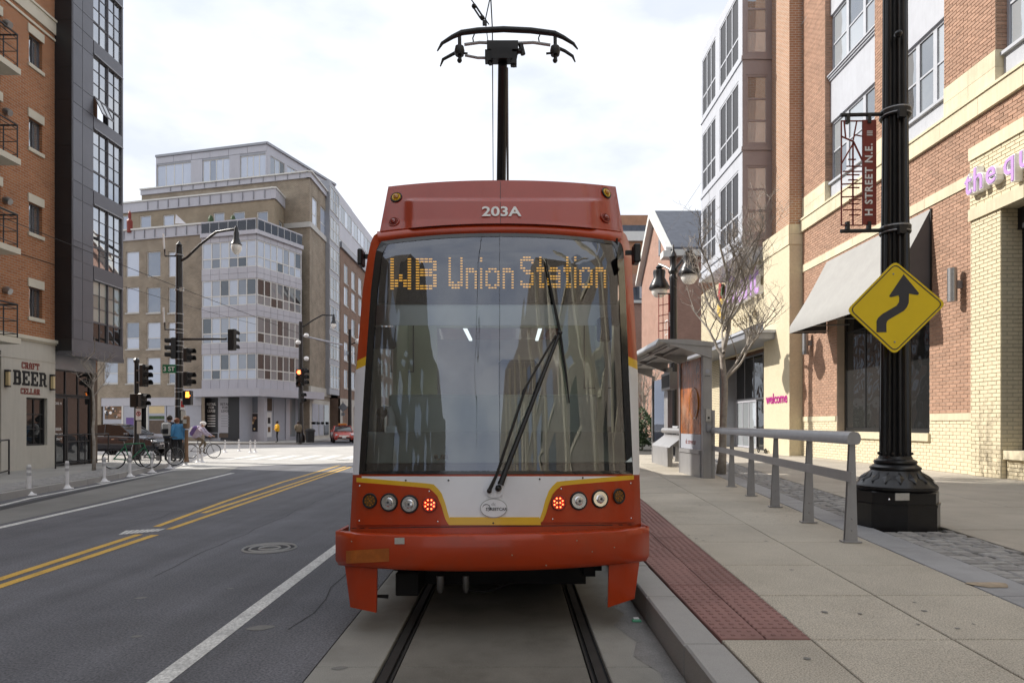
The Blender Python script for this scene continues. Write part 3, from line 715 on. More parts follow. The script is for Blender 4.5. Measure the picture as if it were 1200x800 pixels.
# --- roof fairing with its raised lower panel
def foff(u, v):
    t = min(1, max(0, (v-232.5)/2.6)); e = min(1, max(0, (min(u-474, 704-u))/10)); return .045*t*t*(3-2*t)*e*e*(3-2*e)
fl = lambda b: lerp(455, 445, b); frr = lambda b: lerp(721.5, 730.5, b)
ft = lambda u: 211.3+7.5*(abs(u-588)/134)**2.2; fb = lambda u: vfair(u)+.3
rows = patch(fl, frr, ft, fb, 60, 44, foff)
fa = MB(); fa.grid(rows)
back = [[p+V((-.05*1.6*k, 1.6*k, -.03*k)) for p in rows[0]] for k in (0, .5, 1)]
fa.grid(back)
for col in (0, -1): fa.grid([[r[col]+V((-.05*1.6*k, 1.6*k, -.03*k)) for r in rows] for k in (0, .5, 1)])
fairing = fa.build('roof_fairing', K['tram_red_skylit'], tram, smooth=50)
ln = MB(); ln.tube([S(u, vfair(u)+.6, .012) for u in range(446, 731, 6)], .006, 6); ln.build('trim', K['tram_red'], fairing)
ln = MB(); ln.tube([S(586.5, v, foff(586.5, v)+.001) for v in range(213, 262, 4)], .0022, 5); ln.build('seam', K['cab_dark'], fairing)
def face_at(u, v, off=.0): 
    p = S(u, v, off); a = S(u+3, v, off)-p; b = S(u, v-3, off)-p; return p, a.normalized(), b.normalized()
p, rx, up = face_at(587.5, 248.5, foff(587, 248.5)+.004)
text('203A', 'lettering', K['white_paint'], p+V((0, -.004, 0)), rx, up, .150, tram, .001, .0035, sx=1.08, spacing=1.02)
def lamp(u, v, rpx, name, ring_m, lens_m, kind, off=.0):
    p, rx, up = face_at(u, v, off); Y = p.y; r = rpx*Y/F; nrm = -(rx.cross(up)) if (rx.cross(up)).y > 0 else rx.cross(up)
    q = nrm.to_track_quat('Z', 'Y').to_matrix().to_4x4(); T = Matrix.Translation(p) @ q
    def lay(fn, nm, m_, par, **k):
        mb_ = MB(); fn(mb_); mb_.v = [T @ w_ for w_ in mb_.v]; return mb_.build(nm, m_, par, smooth=40, **k)
    o = lay(lambda b_: b_.torus((0, 0, .004), r*1.06, r*.16, 'z', 24, 6), name, ring_m, tram)
    if kind == 'head':
        lay(lambda b_: b_.lathe((0, 0, 0), [(r*.98, .012), (r*.80, .004), (r*.62, -.004), (r*.60, .012), (r*.35, .02), (0, .024)], 24), 'reflector', K['chrome'], o)
        lay(lambda b_: b_.lathe((0, 0, 0), [(r*.5, .021), (r*.45, .027), (0, .03)], 18), 'lens', K['lens_clear'], o)
        lay(lambda b_: b_.lathe((0, 0, 0), [(r*.17, .030), (r*.12, .036), (0, .037)], 12), 'bulb', K['cab_dark'], o)
    else:
        lay(lambda b_: b_.lathe((0, 0, 0), [(r, -.002), (r*.95, .003), (0, .005)], 22), 'lens', lens_m, o)
        if kind in ('dots', 'lit'):
            def dots(b_):
                for k, (rr, n_) in enumerate(((.0, 1), (.38, 4), (.74, 9)) if kind == 'dots' else ((.26, 2), (.72, 8))):
                    for i_ in range(n_):
                        g = 2*math.pi*(i_+.5*k)/n_+(.0 if kind == 'dots' else math.pi/8*(1-k)*0)
                        b_.lathe((r*rr*math.cos(g), r*rr*math.sin(g), .004), [(r*(.10 if kind == 'dots' else .125), 0), (r*.1, .005), (0, .006)], 8)
            lay(dots, 'emitter', K['lens_amber'] if kind == 'dots' else K['lens_redlit'], o)
        if kind == 'marker':
            lay(lambda b_: b_.torus((0, 0, .008), r*.74, r*.2, 'z', 18, 5), 'collar', K['tram_yellow'] if 'amber' in lens_m.name else K['rust_text'], o)
            lay(lambda b_: b_.lathe((0, 0, 0), [(r*.55, .004), (r*.5, .022), (0, .03)], 14), 'bulb', K['lens_amber'] if 'amber' in lens_m.name else K['lens_red'], o)
    return o
for u, v, c in ((464.5, 231.5, 'amber'), (461.5, 260, 'red'), (710.5, 226.5, 'amber'), (709.5, 255.5, 'red')):
    lamp(u, v, 5.8 if c == 'amber' else 5.6, 'marker_light', K['black'] if c == 'amber' else K['tram_red_skylit'], K['lens_amber'] if c == 'amber' else K['rust_text'], 'marker', foff(u, v)+.002)
# --- nose: red skin, white panel, yellow stripe, lamp panels, lower lip
rows = patch(lambda b: oL(lerp(556, 622, b)), lambda b: oR(lerp(556, 622, b)), lambda u: 554.5, lambda u: 630-6*(u-410)/340, 36, 8, 0)
MB().grid(rows).build('nose', K['tram_red'], tram, smooth='all')
shell(MB(), patch(lambda b: 424, lambda b: 741, lambda u: 557.8, lambda u: 607.5, 30, 6, .007), .006).build('nose_panel', K['tram_white'], tram, smooth=30)
shell(MB(), patch(lambda b: lerp(527, 525, b), lambda b: lerp(632, 634, b), lambda u: 605.6, lambda u: 614.8, 14, 2, .012), .008).build('stripe', K['tram_yellow'], tram, smooth=30)
def lamp_panel(side, g, off, nm, m_):
    rows = []
    nv, nu = 14, 18
    TL = [(0, 564.5), (.55, 569), (.84, 572.5), (.92, 574.5), (1, 581)]
    for j in range(nv+1):
        b = j/nv; row = []
        for i in range(nu+1):
            a = i/nu
            # right-hand end leans outwards towards the bottom with a rounded upper corner
            ue = pl([(0, 503), (.12, 512), (.3, 517), (.6, 521.5), (1, 526.5)], b)+g
            us_ = 417.2+g*.1
            u = lerp(us_, ue, a); top = pl([(417, 564.5), (460, 568), (495, 571), (506, 572.4), (513, 576), (518, 584), (527, 612)], u-g*.8)-g
            bot = 614.6
            v = lerp(top if top < bot else bot-1, bot, b)
            if side > 0: u2 = 1160.6-u; v2 = v-2.9*(1-.3*0)+.0; u, v = u2, v2
            row.append(S(u, v, off))
        rows.append(row if side < 0 else row[::-1])
    return shell(MB(), rows, .012).build(nm, m_, tram, smooth=30)
for s_ in (-1, 1):
    lamp_panel(s_, 5.0, .010, 'stripe', K['tram_yellow'])
    lp = lamp_panel(s_, 0, .020, 'lamp_panel', K['tram_red'])
    for (u, v) in ((421.5, 569), (503, 575.5), (421, 610), (513, 611)):
        if s_ > 0: u, v = 1160.6-u, v-2.9
        p, rx, up = face_at(u, v, .02); MB().ball(p, (.008, .005, .008), 8, 4).build('bolt', K['chrome'], lp, smooth='all')
for u, v, k in ((433.5, 586.5, 'dots'), (456, 588.2, 'head'), (480, 590.3, 'head'), (503.5, 590.8, 'lit'), (654.5, 588.8, 'lit'), (678, 586.5, 'head'), (703, 584.2, 'head'), (725.2, 581, 'dots')):
    lamp(u, v, 9.0 if k == 'head' else 7.6, 'headlight' if k == 'head' else 'turn_signal' if k == 'dots' else 'tail_light', K['black'] if k != 'lit' else K['rust_text'], K['lens_dim'] if k == 'dots' else K['lens_red'], k, .021)
for (u, v) in ((525.5, 562.5), (632.5, 561), (475.5, 562.5), (683, 559.5), (578, 612.5)):
    p, rx, up = face_at(u, v, .012); MB().ball(p, (.008, .006, .008), 8, 4).build('bolt', K['cab_dark'], tram, smooth='all')
rows = patch(lambda b: oL(lerp(556, 622, b))+.5, lambda b: oR(lerp(556, 622, b))-.5, lambda u: 616-(u-580)*.012, lambda u: 616.9-(u-580)*.012, 30, 1, .001)
MB().grid(rows).build('panel_gap', K['black'], tram)
# oval badge
p, rx, up = face_at(578.5, 595, .0095)
def oval(r1, r2, n=32): return [p+rx*r1*math.cos(2*math.pi*i/n)+up*r2*math.sin(2*math.pi*i/n) for i in range(n)]
bg_ = MB().prism(oval(.110, .077), V((0, -.006, 0))).build('badge', K['tram_grey'], tram); 
MB().prism([q+V((0, -.0062, 0)) for q in oval(.103, .070)], V((0, -.002, 0))).build('plate', K['tram_white'], bg_)
text('STREETCAR', 'lettering', K['cab_dark'], p+V((.022, -.0085, 0))-up*.008, rx, up, .034, bg_, .0006, .0006, sx=.95)
text('dc', 'lettering', K['metal_grey'], p+V((0, -.0085, 0))+up*.032, rx, up, .040, bg_, .0006, .0)
MB().torus(p-rx*.058+V((0, -.0085, 0))+up*.002, .030, .0022, 'y', 20, 4).build('loop', K['cab_dark'], bg_)
# --- bumper: a bowed beam with swept ends and two hanging skirts
def SB(u, v, off=0.0):
    Y = 5.15
    for _ in range(14):
        x = (u-U0)*Y/F; s = abs(x-TX)/1.22; Y = lerp(Y, 5.03+.12*s*s+.10*max(0, (s-.86)/.14)**2+.06*(x-TX)-off, .85)
    return V(((u-U0)*Y/F, Y, H-(v-V0)*Y/F))
def tilt(u): return -6.2*(u-577)/367
rows = []
prof = [(0, -.10), (.0, -.02), (.05, .0), (.2, .012), (.55, .016), (.85, .012), (.96, .0), (1, -.015), (1.0, -.12)]
for t, o_ in prof:
    row = []
    for i in range(61):
        a = i/60; e = 1-abs(2*a-1); u = lerp(393.2+(3 if t > .9 else 0), 760.8-(3 if t > .9 else 0), a)
        top = 625.5-6*(abs(2*a-1))**3; bot = 668.8-9.5*(abs(2*a-1))**2.2
        v = lerp(top, bot, t)+tilt(u)*.8; ro = .0
        row.append(SB(u, v, o_))
    rows.append(row)
bp = MB(); bp.grid(rows)
for c_ in (0, -1):
    e = [r[c_] for r in rows]; bp.grid([e, [q+V((.02 if c_ == 0 else -.02, .35, 0)) for q in e]])
bp.grid([[q+V((0, 0, 0)) for q in rows[0]], [q+V((0, .05, .0)) for q in rows[0]]]); bp.grid([rows[-1], [q+V((0, .3, 0)) for q in rows[-1]]])
bumper = bp.build('bumper', K['tram_red'], tram, smooth=45)
for sgn, top, bot in ((-1, ((403.5, 658), (442, 660)), ((410.5, 711), (441, 717.5))), (1, ((713.7, 655), (750.5, 650)), ((712.3, 711.5), (743.5, 701)))):
    rows = []
    for j in range(9):
        t = j/8; row = []
        for i in range(9):
            a = i/8; l = lerp(top[0][0], bot[0][0], t); r = lerp(top[1][0], bot[1][0], t); u = lerp(l, r, a); v = lerp(lerp(top[0][1], top[1][1], a), lerp(bot[0][1], bot[1][1], a), t)
            row.append(SB(u, v, -.035))
        rows.append(row)
    sk = MB(); sk.grid(rows); sk.grid([[q for q in rows[-1]], [q+V((0, .03, 0)) for q in rows[-1]]]); sk.grid([[r[8 if sgn < 0 else 0] for r in rows], [r[8 if sgn < 0 else 0]+V((0, .03, 0)) for r in rows]])
    e = [r[0 if sgn < 0 else 8] for r in rows]; sk.grid([e, [q+V((.03*sgn*-1, .35, .03)) for q in e]])
    sk.build('bumper_skirt', K['tram_red'], tram, smooth=45)
MB().grid([[SB(lerp(405.5, 456, i/10), lerp(lerp(645, 642, i/10), lerp(660, 657.5, i/10), j/2), .0195) for i in range(11)] for j in range(3)]).build('tape', K['tape'], bumper)
q = [SB(u, v, .0175) for u, v in ((462.5, 629.8), (474, 629.5), (474, 637), (462.5, 637))]
MB().prism(q, V((0, -.004, 0))).build('sticker', K['plaque'], bumper)
for u, v in ((676, 633), (694, 646), (600, 650), (640, 662), (412, 634), (720, 641)):
    MB().ball(SB(u, v, .016), (.006, .003, .006), 6, 4).build('chip', K['stain_rust'], bumper)
# --- wiper: twin arms, pivot, blade
def W(u, v, o=.05): return S(u, v, o)
wp = MB(); wp.tube([W(586.5, 567.5, .05), W(592, 553, .06), (W(655, 392, .08))], [.028, .022, .015], 8)
wiper = wp.build('wiper', K['black'], tram, smooth=40)
MB().tube([W(574, 573, .05), W(582, 556, .06), W(617, 452, .075), W(651, 393, .08)], [.016, .012, .010, .009], 7).build('rod', K['black'], wiper, smooth=40)
MB().tube([W(639.5, 304, .03), W(645, 334, .03), W(656, 389, .035), W(663.5, 440, .03), W(667, 472, .03)], [.006, .010, .014, .009, .006], 6).build('blade', K['black_matte'], wiper, smooth=40)
pv = MB(); 
for u, v, r in ((573.5, 574.5, .02), (584, 571.5, .026)): pv.lathe(W(u, v, .02), [(r, .02), (r, -.03), (r*.6, -.045), (0, -.05)], 12, 'y')
pv.lathe(W(656, 390, .09), [(.02, .03), (.022, -.01), (0, -.02)], 10, 'y'); pv.build('pivot', K['black'], wiper, smooth=40)
p2, rx2, up2 = face_at(579.5, 572, .012)
MB().prism([p2+rx2*.085*math.cos(g)+up2*.075*math.sin(g)*(1 if math.sin(g) < 0 else .9) for g in [2*math.pi*i/24 for i in range(24)]], V((0, -.006, 0))).build('mount', K['tram_white'], wiper)
# --- side cameras
for u0_, u1_, v0_, v1_, nm in ((420.5, 426.5, 293, 312, -1), (741.5, 749.5, 287, 309, 1)):
    c_ = P((u0_+u1_)/2, (v0_+v1_)/2, 6.05); w_ = (u1_-u0_)*6.05/F; h_ = (v1_-v0_)*6.05/F
    o = MB().cbox(c_, (w_, .14, h_)).build('side_camera', K['black'], tram, bevel=.012)
    MB().cbox(c_+V((-nm*.05, .06, .03)), (.08, .03, .04)).build('bracket', K['black'], o)
# --- body sides, roof, underframe
def back(p, d): return p+V((-.05*d, d, 0))
for side, tab in ((-1, OL), (1, OR_)):
    f = oL if side < 0 else oR
    vv = [622, 600, 556, 520]; vu = [318, 300, 284, 276, 271.5 if side < 0 else 269]
    def strip(vl, ds=(0, .4, 1.2, 19)): return [[back(S(f(v), v), d) for v in vl] for d in ds]
    MB().grid(strip([520, 480, 440, 425], (0, .3, .62))).build('corner_panel', K['tram_white'], tram, smooth='all'); MB().grid(strip([425, 400, 340, 318], (0, .3, .62))).build('corner_panel', K['tram_red'], tram, smooth='all')
    MB().grid(strip(vv)).build('side_panel', K['tram_white'], tram, smooth='all'); MB().grid(strip(vu)).build('roof_edge', K['tram_red'], tram, smooth='all')
    for k in range(9):                                             # side windows and doors, seen only from beside
        y0 = 6.9+k*2.0; x = S(f(425), 425).x+side*.006; nm = 'door' if k in (3, 6) else 'side_window'
        zz = (.55 if nm == 'door' else 1.35, 2.75)
        d0, d1 = y0-5.5, y0+1.6-5.5
        o = MB().add([(x-.05*d0, y0, zz[0]), (x-.05*d1, y0+1.6, zz[0]), (x-.05*d1, y0+1.6, zz[1]), (x-.05*d0, y0, zz[1])], [(0, 1, 2, 3)]).build(nm, K['black_gloss' if nm == 'door' else 'clear'], tram)
        MB().cbox((x-.05*(d0-.2), y0-.2, 2.1), (.06, .4, 1.6)).build('window_post', K['black'], tram)
lft, rgt = S(oL(272), 272), S(oR(270), 270)
MB().grid([[back(lft, d), back(lft.lerp(rgt, .5)+V((0, 0, .08)), d), back(rgt, d)] for d in (.1, 19)]).build('roof', K['tram_grey'], tram)
MB().add([back(V((-1.3, 5.7, .55)), 19), back(V((1.05, 5.7, .55)), 19), back(V((1.05, 5.7, 3.3)), 19), back(V((-1.3, 5.7, 3.3)), 19)], [(0, 1, 2, 3)]).build('end_wall', K['tram_red'], tram)
uf = MB(); uf.box(-1.05, .80, 5.78, 24, .34, .72); uf.build('underframe', K['black_matte'], tram)
MB().box(-.95, .70, 6.15, 9.2, .13, .335).build('bogie', K['black_matte'], tram)
for x in (-.83, .57):
    for y_ in (7.1, 8.6): MB().lathe((x, y_, .32), [(.0, -.06), (.32, -.06), (.33, .05), (.0, .05)], 20, 'x').build('wheel', K['rail_steel'], tram)
MB().box(P(464, 0, 5.75).x, P(491, 0, 5.75).x, 5.72, 6.1, ZY(697, 5.75), ZY(670, 5.75)).build('coupler_box', K['black_matte'], tram, bevel=.01)
MB().box(-.78, .52, 5.62, 5.75, .40, .52).build('cross_beam', K['black_matte'], tram)
MB().box(.62, .72, 5.6, 5.9, .33, .5).build('bracket', K['black_matte'], tram)
for u, r in ((516, .035), (546, .03)):
    q = P(u, 690, 5.7); MB().tube([q+V((0, 0, .12)), q, q+V((0, 0, -.03))], [r, r*.9, r*.5], 10).build('hose_fitting', K['steel'], tram, smooth=40)
hz = MB(); hz.tube([P(548, 690, 5.7)+V((.05*i, .02*i, -.035*math.sin(i*.5))) for i in range(9)], .012, 6); hz.build('hose', K['rubber'], tram, smooth='all')
MB().tube([P(441, 698, 5.45), P(455, 698.5, 5.45)], [.012, .018], 6).build('nozzle', K['black'], tram)
# --- driver's cab behind the glass
def bx(u0_, u1_, v0_, v1_, Y, d): return MB().box(P(u0_, 0, Y).x, P(u1_, 0, Y).x, Y, Y+d, ZY(v1_, Y), ZY(v0_, Y))
cabx0, cabx1 = -1.22, .98
MB().box(cabx0-.02, cabx0, 6.05, 7.6, .7, 1.5).build('cab_wall', K['cab_wall'], tram); MB().box(cabx1, cabx1+.02, 6.05, 7.6, .7, 1.5).build('cab_wall', K['cab_wall'], tram)
for x in (cabx0, cabx1): MB().box(x-.02, x+.02, 6.75, 7.5, 1.5, 3.22).build('cab_wall', K['cab_wall'], tram)
MB().box(cabx0, cabx1, 6.45, 7.6, 3.22, 3.26).build('cab_ceiling', K['cab_wall'], tram)
bw = MB(); Yb = 7.5
for u0_, u1_, v0_, v1_ in ((469, 512, 300, 600), (655, 700, 300, 600), (512, 655, 300, 384), (512, 655, 500, 600)): bw.box(P(u0_, 0, Yb).x, P(u1_, 0, Yb).x, Yb, Yb+.05, ZY(v1_, Yb), ZY(v0_, Yb))
bwo = bw.build('cab_partition', K['cab_wall'], tram)
for u0_, u1_, v0_, v1_ in ((458, 485, 378, 436), (684, 712, 378, 455)):
    f = MB(); 
    for a in ((u0_, u0_+1, v0_, v1_), (u1_-1, u1_, v0_, v1_), (u0_, u1_, v1_-1, v1_)): f.box(P(a[0], 0, Yb).x, P(a[1], 0, Yb).x, Yb-.012, Yb-.002, ZY(a[3], Yb), ZY(a[2], Yb))
    f.build('hatch', K['cab_dark'], bwo)
MB().box(P(512, 0, 12).x, P(655, 0, 12).x, 12, 12.05, 1.2, 3.2).build('saloon_wall', K['tram_white'], tram)
MB().box(-1.2, .95, 7.6, 20, .62, .70).build('floor', K['cab_dark'], tram)
st = MB()
for k in range(4):
    for x in (-.75, .45): st.cbox((x, 8.6+k*1.0, 1.25), (.45, .1, .7)); st.cbox((x, 8.4+k*1.0, .95), (.45, .45, .1))
tag(st.build('saloon_seat', K['cab_seat'], tram))
for x in (-.7, .42): MB().box(x-.025, x+.025, 8.4, 11, 3.05, 3.08).build('lamp_and_fill_strip', K['lamp_and_fill_glow'], tram); MB().box(x-.05, x+.05, 6.6, 7.4, 3.16, 3.19).build('lamp_and_fill_strip', K['lamp_and_fill_glow'], tram)  # saloon strips, then an unseen pair added to brighten the cab
# dashboard in two levels
MB().add([P(421, 542, 5.55), P(741, 541, 5.55), P(735, 506, 6.1), P(428, 506, 6.1)], [(0, 1, 2, 3)]).build('dash_top', K['cab_dash'], tram)
ds = MB(); ds.box(P(455, 0, 6.12).x, P(700, 0, 6.12).x, 6.12, 6.5, 1.2, ZY(462, 6.12)); ds.box(P(430, 0, 6.12).x, P(734, 0, 6.12).x, 6.12, 6.2, 1.2, ZY(506, 6.12)); ds.build('dashboard', K['cab_dash'], tram, bevel=.02)
MB().box(P(423, 0, 5.6).x, P(739, 0, 5.6).x, 5.64, 5.7, 1.15, ZY(543, 5.66)).build('dash_lip', K['cab_dark'], tram)
se = MB(); c_ = P(607, 440, 6.9); se.cbox(c_+V((0, 0, -.19)), (.42, .14, .72), rx=-.1); se.cbox(c_+V((0, -.25, -.45)), (.5, .5, .12)); se.build('driver_seat', K['cab_seat'], tram, bevel=.04)
# handset on the left of the desk
hp = MB(); hp.tube([P(459, 506, 5.93), P(459, 488, 5.93), P(456, 478, 5.93), P(449, 478, 5.93)], [.045, .036, .034, .03], 8); hd = hp.build('camera_arm', K['tram_white'], tram, smooth=50)
MB().ball(P(447, 483, 5.9), (.055, .05, .055), 12, 8).build('camera_head', K['black'], hd, smooth='all')
MB().cbox(P(459, 503, 5.9), (.10, .05, .06)).build('base', K['tram_white'], hd)
MB().cbox(P(446, 497, 5.96), (.06, .05, .14), bevel if False else 0).build('controller', K['black'], tram)
MB().cbox(P(450, 396, 6.2), (.22, .12, .2), rz=.3).build('monitor', K['cab_dark'], tram, bevel=.015)
MB().cbox(P(708, 386, 6.2), (.13, .12, .22)).build('monitor', K['cab_dark'], tram, bevel=.015)
pt = MB()
for k in range(9): g = k*.7; pt.ball(P(517, 538, 5.62)+V((.05*math.cos(g), .03*math.sin(g), .015*(k % 3))), (.02, .018, .012), 7, 4)
pt.build('dried_flower', K['stain_rust'], tram)
bl = MB(); bl.box(P(440, 0, 6.2).x, P(731, 0, 6.2).x, 6.2, 6.22, ZY(381, 6.2), ZY(357, 6.2)); bl.build('sun_blind', K['tram_white'], tram)
# --- destination sign
YS = 6.16
sg = MB().box(P(441, 0, YS).x, P(724, 0, YS).x, YS, YS+.16, ZY(354, YS), ZY(279, YS)).build('destination_sign', K['black_matte'], tram)
GL = {'W': ['10001']*6+['10101']*2+['11111', '11011', '11011', '10001'], 'B': ['11110', '11111', '10001', '10001', '11111', '11110', '11111', '10001', '10001', '10001', '11111', '11110'],
      'U': ['10001']*9+['11011', '11111', '01110'], 'n': ['0000']*4+['1110', '1111']+['1001']*6, 'i': ['1', '1', '0', '0']+['1']*8, 'o': ['00000']*4+['01110', '11011']+['10001']*4+['11011', '01110'],
      'S': ['01110', '11111', '10001', '10000', '11000', '01110', '00111', '00001', '00001', '10001', '11111', '01110'], 't': ['010', '010', '010', '010', '111', '111', '010', '010', '010', '010', '011', '011'],
      'a': ['00000']*4+['01110', '11111', '00001', '01111', '11111', '10001', '11111', '01111']}
led = MB()
def glyphs(word, u_start, du, v0_, dv, wpx, gap):
    u = u_start
    for ch in word:
        g = GL[ch]
        for r_, row in enumerate(g):
            for c_, b_ in enumerate(row):
                if b_ == '1':
                    p_ = P(u+c_*du, v0_+r_*dv, YS-.004); led.box(p_.x-wpx/2*YS/F, p_.x+wpx/2*YS/F, YS-.006, YS-.001, p_.z-.62*YS/F, p_.z+.62*YS/F)
        u += len(g[0])*du+gap
    return u
glyphs('WB', 459.5, 5.05, 303.5, 3.15, 4.0, 4.6)
glyphs('Union', 527, 3.45, 302.5, 3.15, 2.5, 2.9)
glyphs('Station', 611, 3.22, 301.5, 3.15, 2.5, 2.9)
tag(led.build('led_text', K['led'], sg), kind='stuff')
# --- pantograph
YP = 7.5
def Q(u, v, Y=YP): return P(u, v, Y)
pg = MB(); knee = V((Q(589, 0).x-.05, 9.3, 4.75))
pg.tube([knee, Q(589, 74)], [.07, .055], 10); panto = pg.build('pantograph', K['black'], tram, smooth=40)
MB().tube([V((knee.x, 8.2, 3.75)), knee], .06, 8).build('lower_arm', K['black'], panto, smooth=40)
MB().tube([V((knee.x+.12, 8.5, 3.75)), knee+V((.1, .1, 0)), Q(594, 80, 7.55)], .018, 6).build('rod', K['steel'], panto)
MB().box(knee.x-.5, knee.x+.5, 7.7, 9.4, 3.66, 3.76).build('base_frame', K['black_matte'], panto)
hd_ = MB(); hd_.cbox(Q(589, 56), (.36, .12, .10)); hd_.cbox(Q(588, 66), (.24, .14, .12)); hd_.cbox(Q(573, 67), (.09, .1, .12)); hd_.cbox(Q(602, 70), (.07, .1, .13)); hd_.tube([Q(573, 62), Q(612, 60)], .03, 8); hd_.tube([Q(610, 52), Q(613, 64)], .03, 8)
hd_.tube([Q(575, 76), Q(573, 62)], .025, 6); hd_.tube([Q(601, 78), Q(604, 62)], .03, 6); hd_.build('head_block', K['black'], panto, bevel=0)
for dY, vs0 in ((-.28, 0), (.22, 5)):
    Yc = YP+dY
    pts = [P(u, v, Yc) for u, v in ((512.5, 60), (518, 51), (530, 43.5), (541, 38.5), (560, 36), (590, 34.5), (622, 36), (650, 39.5), (660, 44), (672, 51.5), (677, 58))]
    if dY > 0: pts = [P(u, v, Yc) for u, v in ((516, 78), (519, 70), (530, 64), (541, 58))]; MB().tube(pts, [.008, .018, .02, .02], 7).build('horn', K['black'], panto, smooth=50); pts = [P(u, v, Yc) for u, v in ((651, 55), (662, 60), (671, 66), (674, 73))]; MB().tube(pts, [.02, .02, .018, .008], 7).build('horn', K['black'], panto, smooth=50)
    else: MB().tube(pts, [.008, .018, .024, .03, .032, .032, .032, .03, .024, .018, .008], 8).build('contact_strip', K['black'], panto, smooth=50)
for u in (538.5, 650.5):
    sp = MB(); sp.tube([Q(u, 42), Q(u+.5, 72)], .022, 8); sp.lathe(Q(u, 60), [(.0, -.05), (.05, -.05), (.06, 0), (.05, .05), (0, .05)], 12); sp.ball(Q(u, 71), .03, 8, 5); sp.tube([Q(u, 62), Q(548 if u < 600 else 640, 63)], .014, 6)
    sp.build('spring_unit', K['black'], panto, smooth=40)
MB().tube([Q(544, 52.5), Q(562, 50), Q(578, 50.5)], .018, 7).build('link', K['tram_grey'], panto); MB().tube([Q(602, 51), Q(625, 50), Q(645, 53)], .018, 7).build('link', K['tram_grey'], panto)
MB().tube([Q(545, 65), Q(560, 68), Q(575, 68)], .016, 7).build('link', K['tram_grey'], panto)
for u in (556, 633): MB().tube([Q(u, 40), Q(u-2, 45), Q(u-1, 50)], .008, 6).build('clip', K['black'], panto)
# --- overhead wires (they belong to the street, not the tram)
cw = MB(); xw = Q(577, 0).x
cw.tube([(xw-.02, -6, Q(0, 33).z), (xw, YP, Q(0, 34).z), (P(578.5, 0, 20).x, 20, Q(0, 34).z), (P(581, 0, 60).x, 60, Q(0, 34).z)], .008, 6)
tag(cw.build('contact_wire', K['wire']), 'thin black contact wire running above the tram roof', 'wire')
hg = thing('wire_hanger', 'turnbuckle and hanger wires above the tram collector', 'hanger', Q(563, 15))
a_, b_ = Q(551, -2), Q(573, 29); MB().tube([a_, b_], .007, 6).build('span_wire', K['wire'], hg)
tb = MB(); 
for s_ in (-1, 1): tb.tube([Q(556.5+s_*1.3, 8.5-s_), Q(564+s_*1.3, 20-s_)], .011, 6)
tb.ball(Q(555.5, 7.5), .03, 8, 5); tb.ball(Q(565, 21), .03, 8, 5); tb.cbox(Q(568, 27), (.05, .04, .05)); tb.build('turnbuckle', K['black'], hg)
MB().tube([Q(568, 27), Q(574.5, -3)], .007, 6).build('drop_wire', K['wire'], hg)
MB().tube([Q(569, 28), Q(572, 50, 7.6)], .005, 6).build('drop_wire', K['wire'], hg)
# ================================================================= LEFT CORNER BUILDING (brick, dark metal bay, beer shop)
SLAB = {'B': [(0, .45, 0, .14), (0, .45, .86, 1), (.1, .36, 0, 1), (.3, .8, 0, .16), (.3, .76, .84, 1), (.3, .78, .43, .57), (.62, .9, .08, .5), (.6, .86, .5, .92)],
        'E': [(0, .9, 0, .16), (0, .9, .84, 1), (.1, .36, 0, 1), (.3, .62, .42, .58), (.74, .9, 0, .34), (.74, .9, .66, 1), (.52, .62, .34, .66)],
        'R': [(0, .44, 0, .14), (0, .3, .86, 1), (.1, .36, 0, 1), (.3, .76, .84, 1), (.3, .76, .42, .56), (.62, .88, .5, .9), (.56, .8, .12, .46), (.66, .98, 0, .14)],
        'C': [(.1, .36, .1, .9), (.22, .8, 0, .16), (.22, .8, .84, 1), (.68, .88, .08, .34), (.68, .88, .64, 1)],
        'A': [(0, .38, 0, .14), (.56, 1, 0, .14), (.12, .34, .1, .84), (.62, .88, .1, .84), (.3, .7, .8, 1), (.3, .7, .36, .5)],
        'F': [(0, .46, 0, .14), (0, .9, .84, 1), (.1, .36, 0, 1), (.3, .62, .42, .58), (.74, .9, .64, 1)],
        'T': [(.26, .72, 0, .14), (.36, .62, 0, 1), (0, .98, .84, 1), (0, .16, .62, 1), (.82, .98, .62, 1)],
        'L': [(0, .9, 0, .16), (0, .46, .86, 1), (.1, .36, 0, 1), (.74, .9, 0, .36)]}
def slabtext(word, fr, u0, z0, h, wtot, m, parent, s=1):
    step = wtot/len(word)
    for i, ch in enumerate(word):
        mb = MB()
        for k, (a, b, c, e) in enumerate(SLAB[ch]):
            x0, x1 = u0+s*(i*step+a*step*.95), u0+s*(i*step+b*step*.95); fr.box(mb, min(x0, x1), max(x0, x1), z0+c*h, z0+e*h, .002, .03+.0008*k)
        mb.build('letter', m, parent)
XF = -15.76
bl_ = thing('corner_building', 'orange brick building with dark metal bay above the cream beer shop', 'building', (XF, 20, 0))
fL_ = Fr((XF, 0, 0), (0, 1, 0), (1, 0, 0))
ztop = 26.0
wz = [17.15, 14.40, 11.65, 8.88, 6.12]
wins = [(21.16, 21.76, z-.98, z) for z in wz]
doors = [(16.4, 19.98, z+.0, z+2.15) for z in (14.65, 12.05, 9.42, 6.80)]
mb = wall(MB(), fL_, 4, 22.35, 4.5, ztop, wins+doors, .2); mb.build('brick_wall', K['brick_left'], bl_)
mb = wall(MB(), fL_, 4, 22.35, ZL, 4.38, [(21.02, 21.97, .92, 2.5), (17.9, 19.98, ZL, 3.9)], .2, .02); mb.build('ground_floor_wall', K['stucco'], bl_)
mb = MB(); fL_.box(mb, 4, 22.35, 3.72, 3.76, .02, .035); mb.build('string_course', K['stucco'], bl_)
